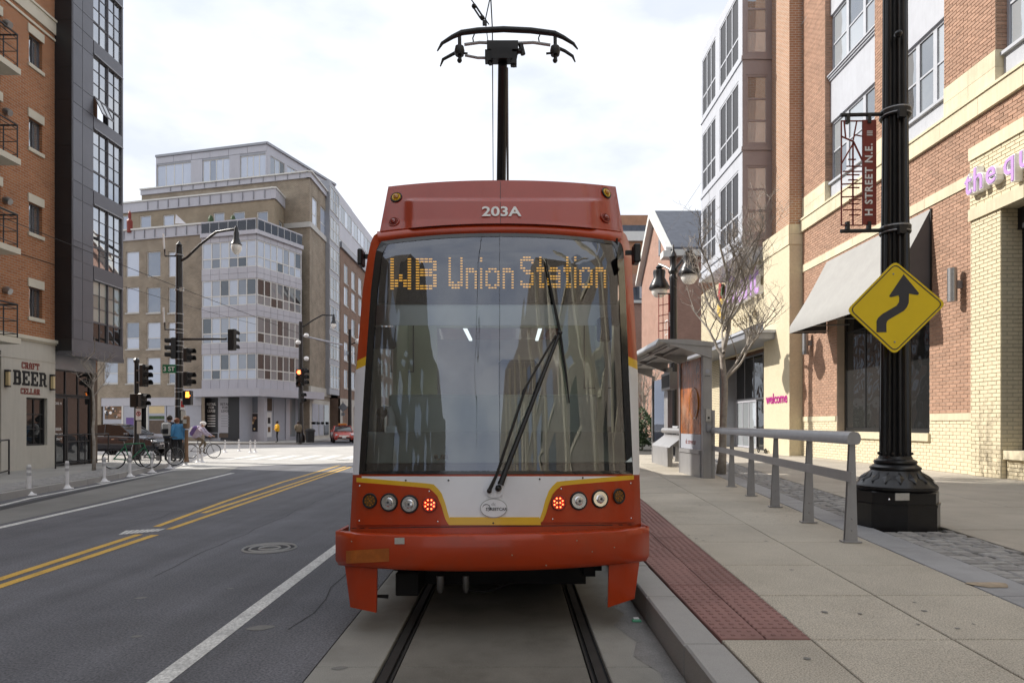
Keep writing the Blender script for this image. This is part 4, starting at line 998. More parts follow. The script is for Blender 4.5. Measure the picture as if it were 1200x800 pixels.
mb = MB(); fL_.box(mb, 4, 22.42, 4.385, 4.50, -.1, .12); fL_.box(mb, 4, 22.38, 4.33, 4.384, -.1, .07); mb.build('cornice', K['trim_cream'], bl_)
mb = MB(); fL_.box(mb, 4, 22.36, 15.0, 15.42, -.1, .06); fL_.box(mb, 4, 22.36, 14.78, 14.86, -.1, .04); fL_.box(mb, 4, 22.36, 15.425, 15.5, -.1, .10); mb.build('stone_band', K['trim_cream'], bl_)
MB().box(-42, XF-.35, 4, 25.2, 0, ztop-.1).build('rear_volume', K['brick_left'], bl_)
MB().box(-42, XF-.34, 22.2, 25.25, ztop-.2, ztop).build('roof', K['darker_panel'], bl_)
for a, b, c, e in wins: window(bl_, fL_, a, b, c, e, K['bay_frame'], K['glass_left'], 2, (1,), -.1, .04, .03, sill=K['trim_cream'], lintel=K['trim_cream'])
for a, b, c, e in doors: window(bl_, fL_, a, b, c, e, K['bay_frame'], K['glass_shop'], 4, (1,), -.12, .05, .05, lintel=K['trim_cream'], name='balcony_door')
window(bl_, fL_, 21.02, 21.97, .92, 2.5, K['iron'], K['glass_shop'], 2, (1, 1, 1), -.08, .06, .035)
window(bl_, fL_, 17.9, 19.98, ZL+.02, 3.9, K['iron'], K['glass_shop'], 2, (2, 1), -.1, .08, .05, name='shop_door')
slabtext('BEER', fL_, 20.46, 2.88, .47, 1.5, K['black_matte'], bl_); slabtext('CRAFT', fL_, 20.80, 3.42, .21, .80, K['rust_text'], bl_); slabtext('CELLAR', fL_, 20.76, 2.60, .19, .86, K['rust_text'], bl_)
for u_ in (20.15, 22.12):
    mb = MB(); fL_.box(mb, u_-.05, u_+.05, 2.78, 3.32, .02, .05); fL_.box(mb, u_-.05, u_+.05, 3.26, 3.32, .05, .16); fL_.box(mb, u_-.05, u_+.05, 2.78, 2.83, .05, .16)
    o = mb.build('wall_sconce', K['iron'], bl_); mb = MB(); fL_.box(mb, u_-.04, u_+.04, 2.835, 3.255, .055, .15); mb.build('shade', K['lamp_warm'], o)
for v in (28, 131, 235, 340):
    u_ = 20.15; z = fL_.z(v, u_); mb = MB(); mb.tube([fL_.p(u_, z, 0), fL_.p(u_, z, .08), fL_.p(u_, z-.05, .18)], [.11, .12, .1], 10); mb.build('vent_hood', K['steel'], bl_, smooth=40)
for zs in (14.62, 12.02, 9.38, 6.76, 4.14):
    mb = MB(); fL_.box(mb, 14.2, 19.02, zs-.17, zs, .0, 1.36); bal = mb.build('balcony', K['trim_cream'], bl_)
    d, y1, h = 1.30, 18.96, .98
    rl = MB(); rl.tube([(XF+.05, y1, zs+h), (XF+d, y1, zs+h), (XF+d, 14.3, zs+h)], .028, 6); rl.build('top_rail', K['iron'], bal)
    for zz in (.12, .5, .86): MB().tube([(XF+.05, y1, zs+zz), (XF+d, y1, zs+zz), (XF+d, 14.3, zs+zz)], .013, 5).build('rail', K['iron'], bal)
    for k in range(4): MB().tube([(XF+.08+k*(d-.08)/3, y1, zs), (XF+.08+k*(d-.08)/3, y1, zs+h)], .02, 5).build('post', K['iron'], bal)
    for k in range(1, 7): MB().tube([(XF+d, y1-k*.75, zs), (XF+d, y1-k*.75, zs+h)], .02, 5).build('post', K['iron'], bal)
# --- the dark metal bay
XB_ = -15.17; fB_ = Fr((XB_, 0, 0), (0, 1, 0), (1, 0, 0)); fS_ = Fr((XF, 22.35, 0), (1, 0, 0), (0, -1, 0))
rows_ = [(17.78, 15.55), (15.03, 12.8), (12.33, 10.1), (9.58, 7.36), (6.85, 4.62), (20.5, 18.3), (23.2, 21)]
wb = [(23.50, 24.35, b, t) for t, b in rows_]+[(24.39, 25.21, b, t) for t, b in rows_]
wall(MB(), fB_, 22.35, 25.3, 4.15, ztop, wb, .14).build('bay_wall', K['bay_frame'], bl_)
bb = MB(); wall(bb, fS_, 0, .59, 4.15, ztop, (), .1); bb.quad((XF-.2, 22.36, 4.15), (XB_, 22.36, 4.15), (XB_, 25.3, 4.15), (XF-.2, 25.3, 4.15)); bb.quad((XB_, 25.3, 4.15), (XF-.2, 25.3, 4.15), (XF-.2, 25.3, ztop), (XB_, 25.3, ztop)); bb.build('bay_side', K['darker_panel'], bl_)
ref = rows_[0]
for i, (t, b) in enumerate(sorted(rows_)):
    nxt = sorted(rows_)[i+1][1] if i+1 < len(rows_) else t+.5
    for a, c in ((22.40, 22.88), (22.90, 23.46)):
        for z0, z1 in ((b-.02, b+.62), (b+.64, t-.12), (t-.10, nxt-.10) if False else (t-.10, nxt-.04)):
            mb = MB(); fB_.box(mb, a, c, z0, z1, .001, .014); mb.build('panel', K['dark_panel'], bl_)
    mb = MB(); fB_.box(mb, 23.5, 25.24, t+.03, nxt-.03, .001, .02); mb.build('panel', K['dark_panel'], bl_)
    for z0, z1 in ((b, (b+t)/2-.01), ((b+t)/2+.01, nxt-.02)):
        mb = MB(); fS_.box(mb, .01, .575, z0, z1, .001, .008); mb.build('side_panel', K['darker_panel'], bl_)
    for a, c in ((23.50, 24.35), (24.39, 25.21)):
        z1 = b+.72
        gl_ = K['glass_curtain'] if i == 0 else K['glass_left']
        o = window(bl_, fB_, a, c, z1, t, K['bay_frame'], gl_, 2, (1, 1, 1), -.03, .026, .018)
        if i == 3 and a < 24:                                     # one lower sash stands open
            mb = MB(); P0 = fB_.p(a+.03, z1-.02, .0); D = V((.30, 0, -.64))
            for y0, y1 in ((0, .04), (.33, .37), (.66, .70)): mb.prism([P0+V((0, y0, 0)), P0+V((0, y1, 0)), P0+V((0, y1, 0))+D, P0+V((0, y0, 0))+D], (.02, 0, .02))
            for s0, s1 in ((0, .06), (.94, 1)): mb.prism([P0+D*s0, P0+D*s0+V((0, .7, 0)), P0+D*s1+V((0, .7, 0)), P0+D*s1], (.02, 0, .02))
            sash = mb.build('open_sash', K['bay_frame'], bl_); MB().prism([P0+D*.06+V((0, .03, 0)), P0+D*.06+V((0, .67, 0)), P0+D*.94+V((0, .67, 0)), P0+D*.94+V((0, .03, 0))], (.006, 0, .006)).build('pane', K['glass_right'], sash)
        else: window(bl_, fB_, a, c, b, z1-.01, K['bay_frame'], gl_ if i else K['glass_shop'], 2, (1,), -.03, .026, .018)
    mb = MB(); fB_.box(mb, 23.5, 25.24, t-.01, t+.03, .02, .05); mb.build('window_hood', K['metal_grey'], bl_)
mb = MB(); fB_.box(mb, 22.35, 25.32, 4.0, 4.15, -.5, .02); mb.build('bay_base', K['dark_panel'], bl_)
# --- shopfront under the bay
fG_ = Fr((XF-.12, 0, 0), (0, 1, 0), (1, 0, 0))
mb = MB(); fG_.box(mb, 22.36, 24.75, 3.55, 4.14, -.1, .0); mb.build('shop_fascia', K['metal_grey'], bl_)
mb = MB(); fG_.box(mb, 24.45, 24.75, ZL, 3.55, -.3, .06); mb.build('corner_post', K['wood_panel'], bl_)
window(bl_, fG_, 22.37, 23.12, ZL+.02, 2.62, K['iron'], K['glass_shop'], 1, (1,), .0, .09, .05, name='shop_door')
window(bl_, fG_, 22.37, 24.44, 2.64, 3.54, K['iron'], K['glass_shop'], 3, (1,), .0, .05, .05, name='transom')
window(bl_, fG_, 23.14, 24.44, ZL+.02, 2.62, K['iron'], K['glass_shop'], 2, (1, 2), .0, .05, .05, name='shop_window')
o = text('202 H', 'lettering', K['white_paint'], fG_.p(22.75, 2.35, -.03), (0, 1, 0), (0, 0, 1), .13, bl_, .002)
text('BEER', 'lettering', K['white_paint'], fG_.p(22.75, 1.45, -.03), (0, 1, 0), (0, 0, 1), .14, bl_, .002); text('OPEN DAILY', 'lettering', K['white_paint'], fG_.p(22.75, 1.28, -.03), (0, 1, 0), (0, 0, 1), .08, bl_, .002)
text('CRAFT', 'lettering', K['white_paint'], fG_.p(22.75, 1.1, -.03), (0, 1, 0), (0, 0, 1), .12, bl_, .002)
# --- railings on the left pavement
def railing(label, pts, n, h=.95, bars=True):
    t = thing('railing', label, 'railing', pts[0]); 
    for zz in (h, .12): MB().tube([V(p)+V((0, 0, zz)) for p in pts], .022, 6).build('rail', K['iron'], t)
    rp = resamp(pts, .01); k = len(rp)-1
    for i in range(n+1):
        q = rp[int(i*k/n)]; MB().tube([q, q+V((0, 0, h))], .024, 6).build('post', K['iron'], t)
    return t
a, b, c = G(0, 559, ZL), G(10.5, 555.5, ZL), G(-40, 571, ZL)
railing('black railing at the frame edge before the cream wall', [tuple(c), tuple(b)], 3, 1.02)
railing('black railing beside the shop door under the dark bay', [tuple(G(65, 549, ZL)), tuple(G(83, 545, ZL)), tuple(G(127, 541, ZL))], 3, 1.1)
# the rest of the row behind the camera (seen in the windscreen, shades the road)
bh = thing('row_building', 'plain brick building on the left side, behind the viewer', 'building', (-16, -30, 0))
MB().box(-42, -15.9, -16, 3.9, 0, 23).build('wall', K['brick_buff'], bh); MB().box(-42, -15.95, -75, -16.01, 0, 40).build('added_tower_wall', K['brick_buff'], bh)  # tall part added to narrow the sky mirrored in the windscreen
fQ = Fr((-15.9, 0, 0), (0, 1, 0), (1, 0, 0))
for k in range(10):
    for f_ in range(7):
        u_ = -60+k*6.2; mb = MB(); fQ.box(mb, u_, u_+2.2, 1.2+f_*3.7, 3.4+f_*3.7, .002, .03); mb.build('window', K['glass_left'], bh)
# ================================================================= BUFF CORNER BUILDING ACROSS THE CROSS STREET
C0 = P(301, 0, 54.0); C0.z = 0
uL = V((-3.895, 1, 0)).normalized(); uR = V((.4355, 1, 0)).normalized()
nL = V((uL.y, -uL.x, 0)); nL = nL if nL.y < 0 else -nL
nR = V((uR.y, -uR.x, 0)); nR = nR if nR.x > 0 else -nR
bf = thing('corner_building', 'buff brick corner block with white glazed bay and grey penthouse across the crossing', 'building', C0)
fl1, fr1 = Fr(C0, uL, nL), Fr(C0, uR, nR)
ul = fl1.at(236.5); ur = fr1.at(353.5)
def plan(frames): pass
brow = [(14.75, 16.95), (11.57, 13.75), (8.42, 10.6), (5.36, 7.5)]
for f_, um, nc, gl in ((fl1, ul, 6, 'glass_bay'), (fr1, ur, 7, 'glass_darkbay')):
    wall(MB(), f_, 0, um, 4.55, 17.75, [(.06, um-.06, a, b) for a, b in brow], .15).build('bay_wall', K['metal_grey'], bf)
    for i, (a, b) in enumerate(brow):
        window(bf, f_, .06, um-.06, a, b, K['trim_white'], K['glass_bay'] if (gl == 'glass_bay' or i == 0) else K['glass_darkbay'], nc, (1, 1.7), .0, .06, .09, .08, name='window')
        z1 = brow[i-1][0] if i else 17.75
        for k in range(nc):
            for zz0, zz1 in ((b+.02, (b+z1)/2-.012), ((b+z1)/2+.012, z1-.02)):
                mb = MB(); f_.box(mb, um*k/nc+.012, um*(k+1)/nc-.012, zz0, zz1, .002, .035); mb.build('panel', K['white_metal'], bf)
    mb = MB(); f_.box(mb, -.25 if f_ is fr1 else -.0, um+.0, 17.42, 17.75, .04, .22); mb.build('cornice', K['white_metal'], bf)
    for k in range(nc):
        mb = MB(); f_.box(mb, um*k/nc+.012, um*(k+1)/nc-.012, 4.57, 5.33, .002, .035); mb.build('panel', K['white_metal'], bf)
        mb = MB(); f_.box(mb, um*k/nc-.0, um*k/nc+.06, 17.76, 18.75, .04, .09); mb.build('rail_post', K['steel'], bf)
        mb = MB(); f_.box(mb, um*k/nc+.07, um*(k+1)/nc-.01, 17.8, 18.62, .05, .065); mb.build('glass_panel', K['clear'], bf)
    mb = MB(); f_.box(mb, 0, um, 18.64, 18.75, .03, .1); mb.build('top_rail', K['white_metal'], bf)
q = [fl1.p(ul, 0), fl1.p(0, 0), fr1.p(ur, 0), fr1.p(ur, 0)-nR*7, fl1.p(ul, 0)-nL*7]
MB().prism([p+V((0, 0, 17.6)) for p in q], (0, 0, .1)).build('terrace', K['metal_grey'], bf)
# canopy over the pavement
mb = MB(); fl1.box(mb, -.9, ul+1.1, 3.9, 4.56, -3, .9); mb.build('canopy', K['white_metal'], bf)
mb = MB(); fr1.box(mb, -.55, fr1.at(374), 3.905, 4.555, -2.5, .6); mb.build('canopy', K['white_metal'], bf)
# --- brick wing to the left
o1 = fl1.p(ul, 0, -.35); fb1 = Fr(o1, uL, nL); ue = 19.0
hol = []
cols = ((147.5, 163), (172, 188), (197, 213), (121.5, 138), (97, 113))
rws = ((294, 323.5), (336, 366), (377, 408.5), (418.5, 449))
for ca, cb in cols:
    a, b = sorted((fb1.at(ca), fb1.at(cb)))
    for va, vb in rws: hol.append((a, b, fb1.z(vb, a)+.0, fb1.z(va, a)))
zp = 17.85
shop = (fb1.at(236), fb1.at(118), ZL, 3.95)
mb = wall(MB(), fb1, 0, ue, ZL, zp, hol+[shop], .2); mb.build('brick_wall', K['brick_buff'], bf)
for i, h in enumerate(hol):
    r_ = i % 4; a, b, c, e = h
    window(bf, fb1, a, b, c, e, K['trim_white'], K['glass_buff'] if r_ < 3 or i % 3 else K['glass_bay'], 1, (1,) if r_ < 2 else (1, 1.5) if r_ == 2 else (1, 1.6), -.08, .07, .06, sill=K['sill'] if r_ > 0 else None, blind=.0 if r_ == 3 else .35 if i % 3 == 0 else 0)
    if r_ == 0: mb = MB(); fb1.box(mb, a, b, c-.85, c-.002, -.12, -.05); mb.build('spandrel', K['white_metal'], bf)
mb = MB(); fb1.box(mb, -.05, ue, zp, zp+.85, -.3, .12); mb.build('parapet', K['white_metal'], bf)
mb = MB(); fb1.box(mb, -.05, ue, zp+.86, zp+1.0, -.3, .22); mb.build('coping', K['trim_white'], bf)
for k in range(10): mb = MB(); fb1.box(mb, .6+k*1.1, .66+k*1.1, zp+.1, zp+.8, .12, .2); mb.build('bracket', K['metal_grey'], bf)
# shop windows with posters
a, b = shop[0], shop[1]
mb = MB(); fb1.box(mb, a+.01, b-.01, 3.95-.75, 3.95, -.15, -.04); mb.build('sign_band', K['white_metal'], bf)
pn = []
for px0, px1, vt, vb, m_ in ((120, 142, 464, 512, 'poster_light'), (143, 159, 464, 512, 'poster_light'), (173, 194, 464, 512, 'poster_light'), (195, 205, 464, 512, 'poster_light'), (215, 235, 464, 512, 'poster_light'),
                             (122, 142, 472, 491, 'bag_brown'), (147, 158, 489, 508, 'cloth_violet'), (174, 192, 470, 484, 'lamp_warm'), (174, 192, 487, 491, 'leaf'), (174, 192, 492, 508, 'wood_panel')):
    u0_, u1_ = sorted((fb1.at(px0), fb1.at(px1))); k = len(pn)
    mb = MB(); fb1.box(mb, u0_, u1_, max(fb1.z(vb, u0_), .25), min(fb1.z(vt, u0_), 3.18), -.16, -.07+.004*(k > 4)); pn.append(mb.build('poster' if k > 4 else 'window_panel', K[m_], bf))
for k in range(26):                                              # the printed food picture, in blotches
    u0_ = R.uniform(fb1.at(141), fb1.at(123)); z_ = R.uniform(fb1.z(490, u0_), fb1.z(473, u0_)); s = R.uniform(.08, .2)
    mb = MB(); c_ = fb1.p(u0_, z_, -.064); mb.prism([c_+uL*s*math.cos(g)+V((0, 0, s*.8*math.sin(g))) for g in [i*math.pi/4 for i in range(8)]], nL*.003*(1+k*.1)); mb.build('print', K[R.choice(['skin', 'poster_dark', 'white_paint', 'wood_panel', 'skin'])], pn[5])
for px0 in (143, 160, 172, 206, 214): u0_ = fb1.at(px0); mb = MB(); fb1.box(mb, u0_-.07, u0_+.07, ZL, 3.2, -.17, -.02); mb.build('mullion', K['trim_white'], bf)
# --- recessed ground floor at the corner
fc = Fr(fl1.p(0, 0, -.9)-uL*0, uL, nL)
uu = lambda px: fc.at(px)
mb = MB(); wall(mb, fc, uu(309), uu(236), ZL, 3.9, [], .1); mb.build('ground_wall', K['poster_light'], bf)
mb = MB(); fc.box(mb, uu(236.2), uu(225), ZL, 3.9, -.5, .45); mb.build('pier', K['brick_buff'], bf)
def board(px0, px1, vt, vb, m_, d=.03, nm='board', f_=fc, par=bf):
    a, b = sorted((f_.at(px0), f_.at(px1))); mb = MB(); f_.box(mb, a, b, f_.z(vb, a), f_.z(vt, a), .003, d); return mb.build(nm, K[m_], par)
bd1 = board(240.6, 255.4, 466, 506.5, 'poster_dark'); bd2 = board(256.5, 271.5, 466, 507, 'white_metal')
for bdx, px, m_ in ((bd1, 248, 'white_paint'), (bd2, 264, 'poster_dark')):
    a = fc.at(px)
    for s_, vv, sz in (('RETAIL', 473.5, .42), ('FOR', 477.5, .42), ('LEASE', 481.5, .42)): text(s_, 'lettering', K[m_], fc.p(a, fc.z(vv, a), .034), -uL, (0, 0, 1), sz*.72, bdx, .003, .004)
    for vv in (487, 490, 493, 496, 499): mb = MB(); fc.box(mb, a-.4, a+.4, fc.z(vv+.5, a), fc.z(vv-.5, a), .031, .036); mb.build('print', K[m_ if bdx is bd1 else 'metal_grey'], bdx)
board(241, 255, 507.5, 513, 'poster_dark'); board(257, 271, 507.5, 512.5, 'wood_panel')
board(273, 285, 464, 479.5, 'glass_bay', .02, 'window'); board(287, 302, 464, 483.5, 'glass_bay', .02, 'window')
p1 = board(273, 285, 480, 505.5, 'wood_panel', .025, 'poster'); p2 = board(287, 302, 484.5, 505.5, 'poster_dark', .025, 'poster')
for (par, x0, x1, y0, y1) in ((p1, 273.5, 284.5, 481, 505), (p2, 287.5, 301.5, 486, 505)):
    for k in range(22):
        a = R.uniform(fc.at(x1)+.1, fc.at(x0)-.1); z_ = R.uniform(fc.z(y1, a)+.1, fc.z(y0, a)-.1); s = R.uniform(.06, .16); c_ = fc.p(a, z_, .026)
        mb = MB(); mb.prism([c_+uL*s*math.cos(g)+V((0, 0, s*math.sin(g))) for g in [i*math.pi/3 for i in range(6)]], nL*.003*(1+.1*k)); mb.build('print', K[R.choice(['bag_brown', 'stain_rust', 'skin', 'hair', 'lamp_warm'])], par)
mb = MB(); fc.box(mb, uu(310.5), uu(302.8), ZL, 3.9, -.3, .08); mb.build('pier', K['white_metal'], bf)
fc2 = Fr(fr1.p(.3, 0, -1.2), uR, nR)
mb = wall(MB(), fc2, -1, 6.5, ZL, 3.9, [], .1); mb.build('ground_wall', K['poster_light'], bf)
board(311.5, 318.5, 466.5, 481, 'wood_panel', f_=fc2); board(312.5, 318, 482.5, 512, 'white_paint', f_=fc2); board(320, 327.5, 467, 505, 'poster_light', .05, f_=fc2); board(313.5, 316.5, 489, 496, 'poster_dark', .045, 'print', fc2); board(313.5, 316.5, 500, 506, 'bag_brown', .045, 'print', fc2)
mb = MB(); fc2.box(mb, fc2.at(334), fc2.at(338.5), ZL, 3.9, -.1, .12); mb.build('frame', K['white_metal'], bf)
board(339, 346, 466, 511, 'glass_darkbay', .03, 'door', fc2)
# --- set-back brick storey and its parapet
def block(corner_px, Yc, zlo, ztop_, left_px, right_Y, mat_, band, bandm='white_metal', thick=.9, uLd=uL, xdrift=-.04):
    c = P(corner_px, 0, Yc); c.z = 0; f1 = Fr(c, uLd, nL); u2 = V((xdrift, 1, 0)).normalized(); f2 = Fr(c, u2, V((1, -xdrift, 0))); return c, f1, f2
c2, f21, f22 = block(322, 58, 0, 0, 0, 0, 0, 0)
z2 = ZY(233, 58); zt2 = ZY(219.5, 58); u2m = f21.at(140)+2
w2 = []
for a_, b_, va, vb in ((164, 177, 252, 270), (191, 204, 251, 270), (250, 263, 248.5, 275), (273, 287, 247.5, 275), (301, 314, 247, 275), (143, 152, 252, 270)):
    a, b = sorted((f21.at(a_), f21.at(b_))); w2.append((a, b, 17.95, f21.z(va, a)))
wall(MB(), f21, 0, u2m, 17.6, z2, w2, .15).build('brick_wall', K['brick_buff_band'], bf)
for h in w2: window(bf, f21, *h, K['trim_white'], K['glass_buff'], 1, (1,), -.06, .09, .06)
w3 = [(1.2, 2.2, 17.9, 20.2), (3.2, 4.0, 17.9, 20)]
wall(MB(), f22, 0, 6, 17.6, z2, w3, .15).build('brick_wall', K['brick_buff_band'], bf)
for h in w3: window(bf, f22, *h, K['trim_white'], K['glass_darkbay'], 2, (1,), -.06, .07, .06)
for f_, um in ((f21, u2m), (f22, 5.6)):
    mb = MB(); f_.box(mb, -.12 if f_ is f22 else 0, um, z2, zt2-.15, -.3, .12); mb.build('parapet', K['white_metal'], bf)
    mb = MB(); f_.box(mb, -.2 if f_ is f22 else 0, um, zt2-.14, zt2, -.3, .2); mb.build('coping', K['trim_white'], bf)
for k in range(12): mb = MB(); f21.box(mb, .9+k*1.15, .96+k*1.15, z2+.1, zt2-.2, .12, .2); mb.build('bracket', K['metal_grey'], bf)
MB().prism([V((p.x, p.y, z2-.05)) for p in (f21.p(0, 0), f21.p(u2m, 0), f21.p(u2m, 0, -8), f22.p(6, 0), )], (0, 0, .02)).build('terrace', K['metal_grey'], bf)
# planters, chimney pot and privacy screen on the terraces
for px in (247, 273): q = P(px, 262, 56.8); MB().ball(q, (.28, .28, .75), 8, 6).build('shrub', K['leaf'], bf); 
MB().lathe(P(152, 262, 57.5), [(.22, -.8), (.25, .2), (.12, .4), (.14, .9), (0, 1.2)], 8).build('terracotta_pot', K['rust_text'], bf)
MB().add([P(205, 262, 57), P(218, 262, 56.5), P(206, 251, 57)], [(0, 1, 2)]).build('screen', K['white_metal'], bf)
# --- tall brick block with street face
c3, f31, f32 = block(363, 60, 0, 0, 0, 0, 0, 0, xdrift=0.0)
z3, zt3 = ZY(208.5, 60), ZY(201, 60); u3m = f31.at(166)
wall(MB(), f31, 0, u3m, .15, z3, [], .1).build('brick_wall', K['brick_buff'], bf)
h3 = []
uq = lambda px: f32.at(px)
for va, vb in ((271, 298.5), (315, 343), (352.5, 376.5), (389, 414.5), (424, 450)):
    for ca, cb in ((365.4, 369), (370.6, 374), (375.8, 379.2), (381, 384.4)):
        a, b = uq(ca), uq(cb); h3.append((a, b, ZY(vb, uq(365.4)+0), ZY(va, uq(365.4))))
h3 += [(uq(366), uq(372), ZY(262, 60.9), ZY(230, 60.9)), (uq(375.5), uq(383), ZY(262, 60.9), ZY(230, 60.9))]
u3r = uq(386.5)
Ysh = 60
h3 = [(a-60 if a > 30 else a, b-60 if b > 30 else b, c, e) for a, b, c, e in h3]
u3r = u3r-60 if u3r > 30 else u3r
wall(MB(), f32, 0, u3r, 3.9, z3, h3, .2).build('brick_wall', K['brick_buff'], bf)
for h in h3: window(bf, f32, *h, K['trim_white'], K['glass_bay'], 1, (1, 1.6), -.06, .10, .07, sill=K['sill'])
for f_, um in ((f31, u3m), (f32, u3r)):
    mb = MB(); f_.box(mb, -.15 if f_ is f32 else 0, um, z3, zt3-.12, -.3, .15); mb.build('parapet', K['white_metal'], bf)
    mb = MB(); f_.box(mb, -.25 if f_ is f32 else 0, um, zt3-.11, zt3, -.3, .3); mb.build('coping', K['trim_white'], bf)
mb = MB(); f32.box(mb, -.1, u3r, ZY(266, 60), ZY(260, 60), -.1, .12); f31.box(mb, 0, 3, ZY(266.05, 60), ZY(260, 60), -.1, .12); mb.build('string_course', K['sill'], bf)
mb = MB(); f32.box(mb, 0, u3r, ZY(462, 60), ZY(452, 60), -.1, .1); mb.build('string_course', K['stucco'], bf)
for k in range(12): mb = MB(); f31.box(mb, .9+k*1.3, .96+k*1.3, z3+.06, zt3-.15, .15, .22); mb.build('bracket', K['metal_grey'], bf)
wall(MB(), f32, 0, u3r, ZL, 3.9, [], .1).build('shop_wall', K['stucco'], bf)
for ca, cb in ((365.5, 372.5), (373.5, 378.5), (379.5, 384.8)):
    mb = MB(); a, b = sorted((f32.at(ca), f32.at(cb))); f32.box(mb, a, b, .5, 3.5, .003, .05); mb.build('shop_window', K['poster_light' if ca < 379 else 'glass_darkbay'], bf)
# --- penthouse
c4 = P(313, 0, 64); c4.z = 0; u4r = V((.329, 1, 0)).normalized(); f41 = Fr(c4, uL, nL); f42 = Fr(c4, u4r, V((u4r.y, -u4r.x, 0)))
z4 = ZY(167, 64); z40 = 23.2; u4m = f41.at(183); u4n = f42.at(393)
pw = []
for ca, cb in ((184, 224), (237.5, 269), (281.5, 311.5)):
    a, b = sorted((f41.at(ca), f41.at(cb))); pw.append((a, b, 25.4, f41.z(181.5+(300-(ca+cb)/2)*.11, (a+b)/2)))
wall(MB(), f41, 0, u4m, z40, z4, pw, .12).build('penthouse_wall', K['metal_grey'], bf)
pz0 = pw[-1][3]
seg = sorted([0, u4m]+[x for h in pw for x in h[:2]])
for k in range(6):
    a, b = u4m*k/6, u4m*(k+1)/6; mb = MB(); f41.box(mb, a+.02, b-.02, pz0+.25, z4-.2, .002, .04); mb.build('panel', K['white_metal'], bf)
for a, b in zip(seg[0::2], seg[1::2]):
    mb = MB(); f41.box(mb, a+.01, b-.01, z40, pz0+.2, .002, .04); mb.build('panel', K['white_metal'], bf)
for h in pw: window(bf, f41, *h, K['trim_white'], K['glass_buff'], 4, (1,), -.05, .06, .08)
w42 = [(.5+i*2.6, 2.7+i*2.6, 25.4, pz0) for i in range(4)]
wall(MB(), f42, 0, u4n, z40, z4, w42, .12).build('penthouse_wall', K['white_metal'], bf)
for h in w42: window(bf, f42, *h, K['trim_white'], K['glass_bay'], 3, (1,), -.05, .06, .06)
mb = MB(); f41.box(mb, 0, u4m, z4-.18, z4+.05, -.2, .15); f42.box(mb, -.1, u4n, z4-.185, z4+.045, -.2, .15); mb.build('coping', K['metal_grey'], bf)
MB().prism([V((p.x, p.y, z4-.1)) for p in (f41.p(0, 0), f41.p(u4m, 0), f41.p(u4m, 0, -12), f42.p(u4n, 0, -12), f42.p(u4n, 0))], (0, 0, .05)).build('roof', K['metal_grey'], bf)
# --- solid bulk so light cannot leak through, then the stepped white storeys running on along the street
MB().prism([V((p.x, p.y, .2)) for p in (fb1.p(.2, 0, -.6), fb1.p(ue, 0, -.6), fb1.p(ue, 0, -14), f32.p(u3r, 0, -.5), f32.p(0.5, 0, -.5), fr1.p(ur, 0, -2.0), fr1.p(0.5, 0, -2.0))], (0, 0, 17.2)).build('core', K['darker_panel'], bf)
for i, (pa, pb, vt, Ya, Yb2) in enumerate(((393, 409, 220, 76, 84), (409, 424, 242, 84, 93), (424, 440, 262, 93, 106))):
    x = P(pa, 0, Ya).x; zt = ZY(vt, Ya); fx = Fr((x, 0, 0), (0, 1, 0), (1, 0, 0))
    MB().box(x-9, x, Ya, Yb2, 14, zt).build('upper_storey', K['white_metal'], bf)
    for f_ in range(2):
        window(bf, fx, Ya+.6, Yb2-.6, zt-3.4-f_*4.2, zt-1.2-f_*4.2, K['trim_white'], K['glass_bay'], 4, (1,), .05, .08, .08)
    ff = Fr((x-9, Ya, 0), (1, 0, 0), (0, -1, 0)); window(bf, ff, 6.2, 8.8, zt-3.4, zt-1.2, K['trim_white'], K['glass_bay'], 2, (1,), .05, .08, .08)
gx = Fr((-18.25, 0, 0), (0, 1, 0), (1, 0, 0)); ga, gb = gx.at(386.8), gx.at(398.3)
MB().box(-19.4, -18.3, ga, gb, 4.6, 26).build('glass_bay', K['metal_grey'], bf)
for f_ in range(7): window(bf, gx, ga+.15, gb-.15, 5.2+f_*3.0, 7.6+f_*3.0, K['trim_white'], K['glass_darkbay'], 3, (1, 1), .0, .08, .08)
# --- brown brick neighbour further along
bn_ = thing('street_building', 'brown brick building further down the street, beyond the buff block', 'building', (-19, 75, 0))
xb = -18.7; fn = Fr((xb, 0, 0), (0, 1, 0), (1, 0, 0)); ya, yb3 = 70.6, 118.0; zt = ZY(290, 70.6)
hn = []
for k in range(13):
    for z_ in (5.6, 8.7, 11.8, 14.9, 17.4): hn.append((ya+1.6+k*3.4, ya+3.4+k*3.4, z_, z_+2.1))
wall(MB(), fn, ya, yb3, 4.4, zt, hn, .2).build('brick_wall', K['brick_brown'], bn_)
for i, h in enumerate(hn): window(bn_, fn, *h, K['trim_white'], K['glass_bay'], 2, (1,), -.06, .1, .1, sill=K['sill'])
MB().box(xb-12, xb-.25, ya, yb3, .1, zt-.1).build('rear_volume', K['brick_brown'], bn_)
fnn = Fr((xb, ya, 0), (-1, 0, 0), (0, -1, 0)); wall(MB(), fnn, 0, 3, 4.4, zt, [], .1).build('side_wall', K['brick_brown'], bn_)
mb = MB(); fn.box(mb, ya-.2, yb3, zt, zt+.6, -.4, .25); mb.build('parapet', K['metal_grey'], bn_)
wall(MB(), fn, ya, yb3, ZL, 4.4, [(ya+1+k*5, ya+5+k*5, ZL, 3.6) for k in range(9)], .4).build('shop_wall', K['stucco'], bn_)
for k in range(9): window(bn_, fn, ya+1+k*5, ya+5+k*5, ZL, 3.6, K['iron'], K['glass_shop'], 3, (2, 1), -.3, .1, .1, name='shop_window')
struct('far_left_pavement', MB().prism([V((x, y, -.1)) for x, y in ((-16.95, 51.0), (-80, 47.5), (-80, 130), (-16.95, 130))], (0, 0, .1+ZL)), K['sidewalk_left'])
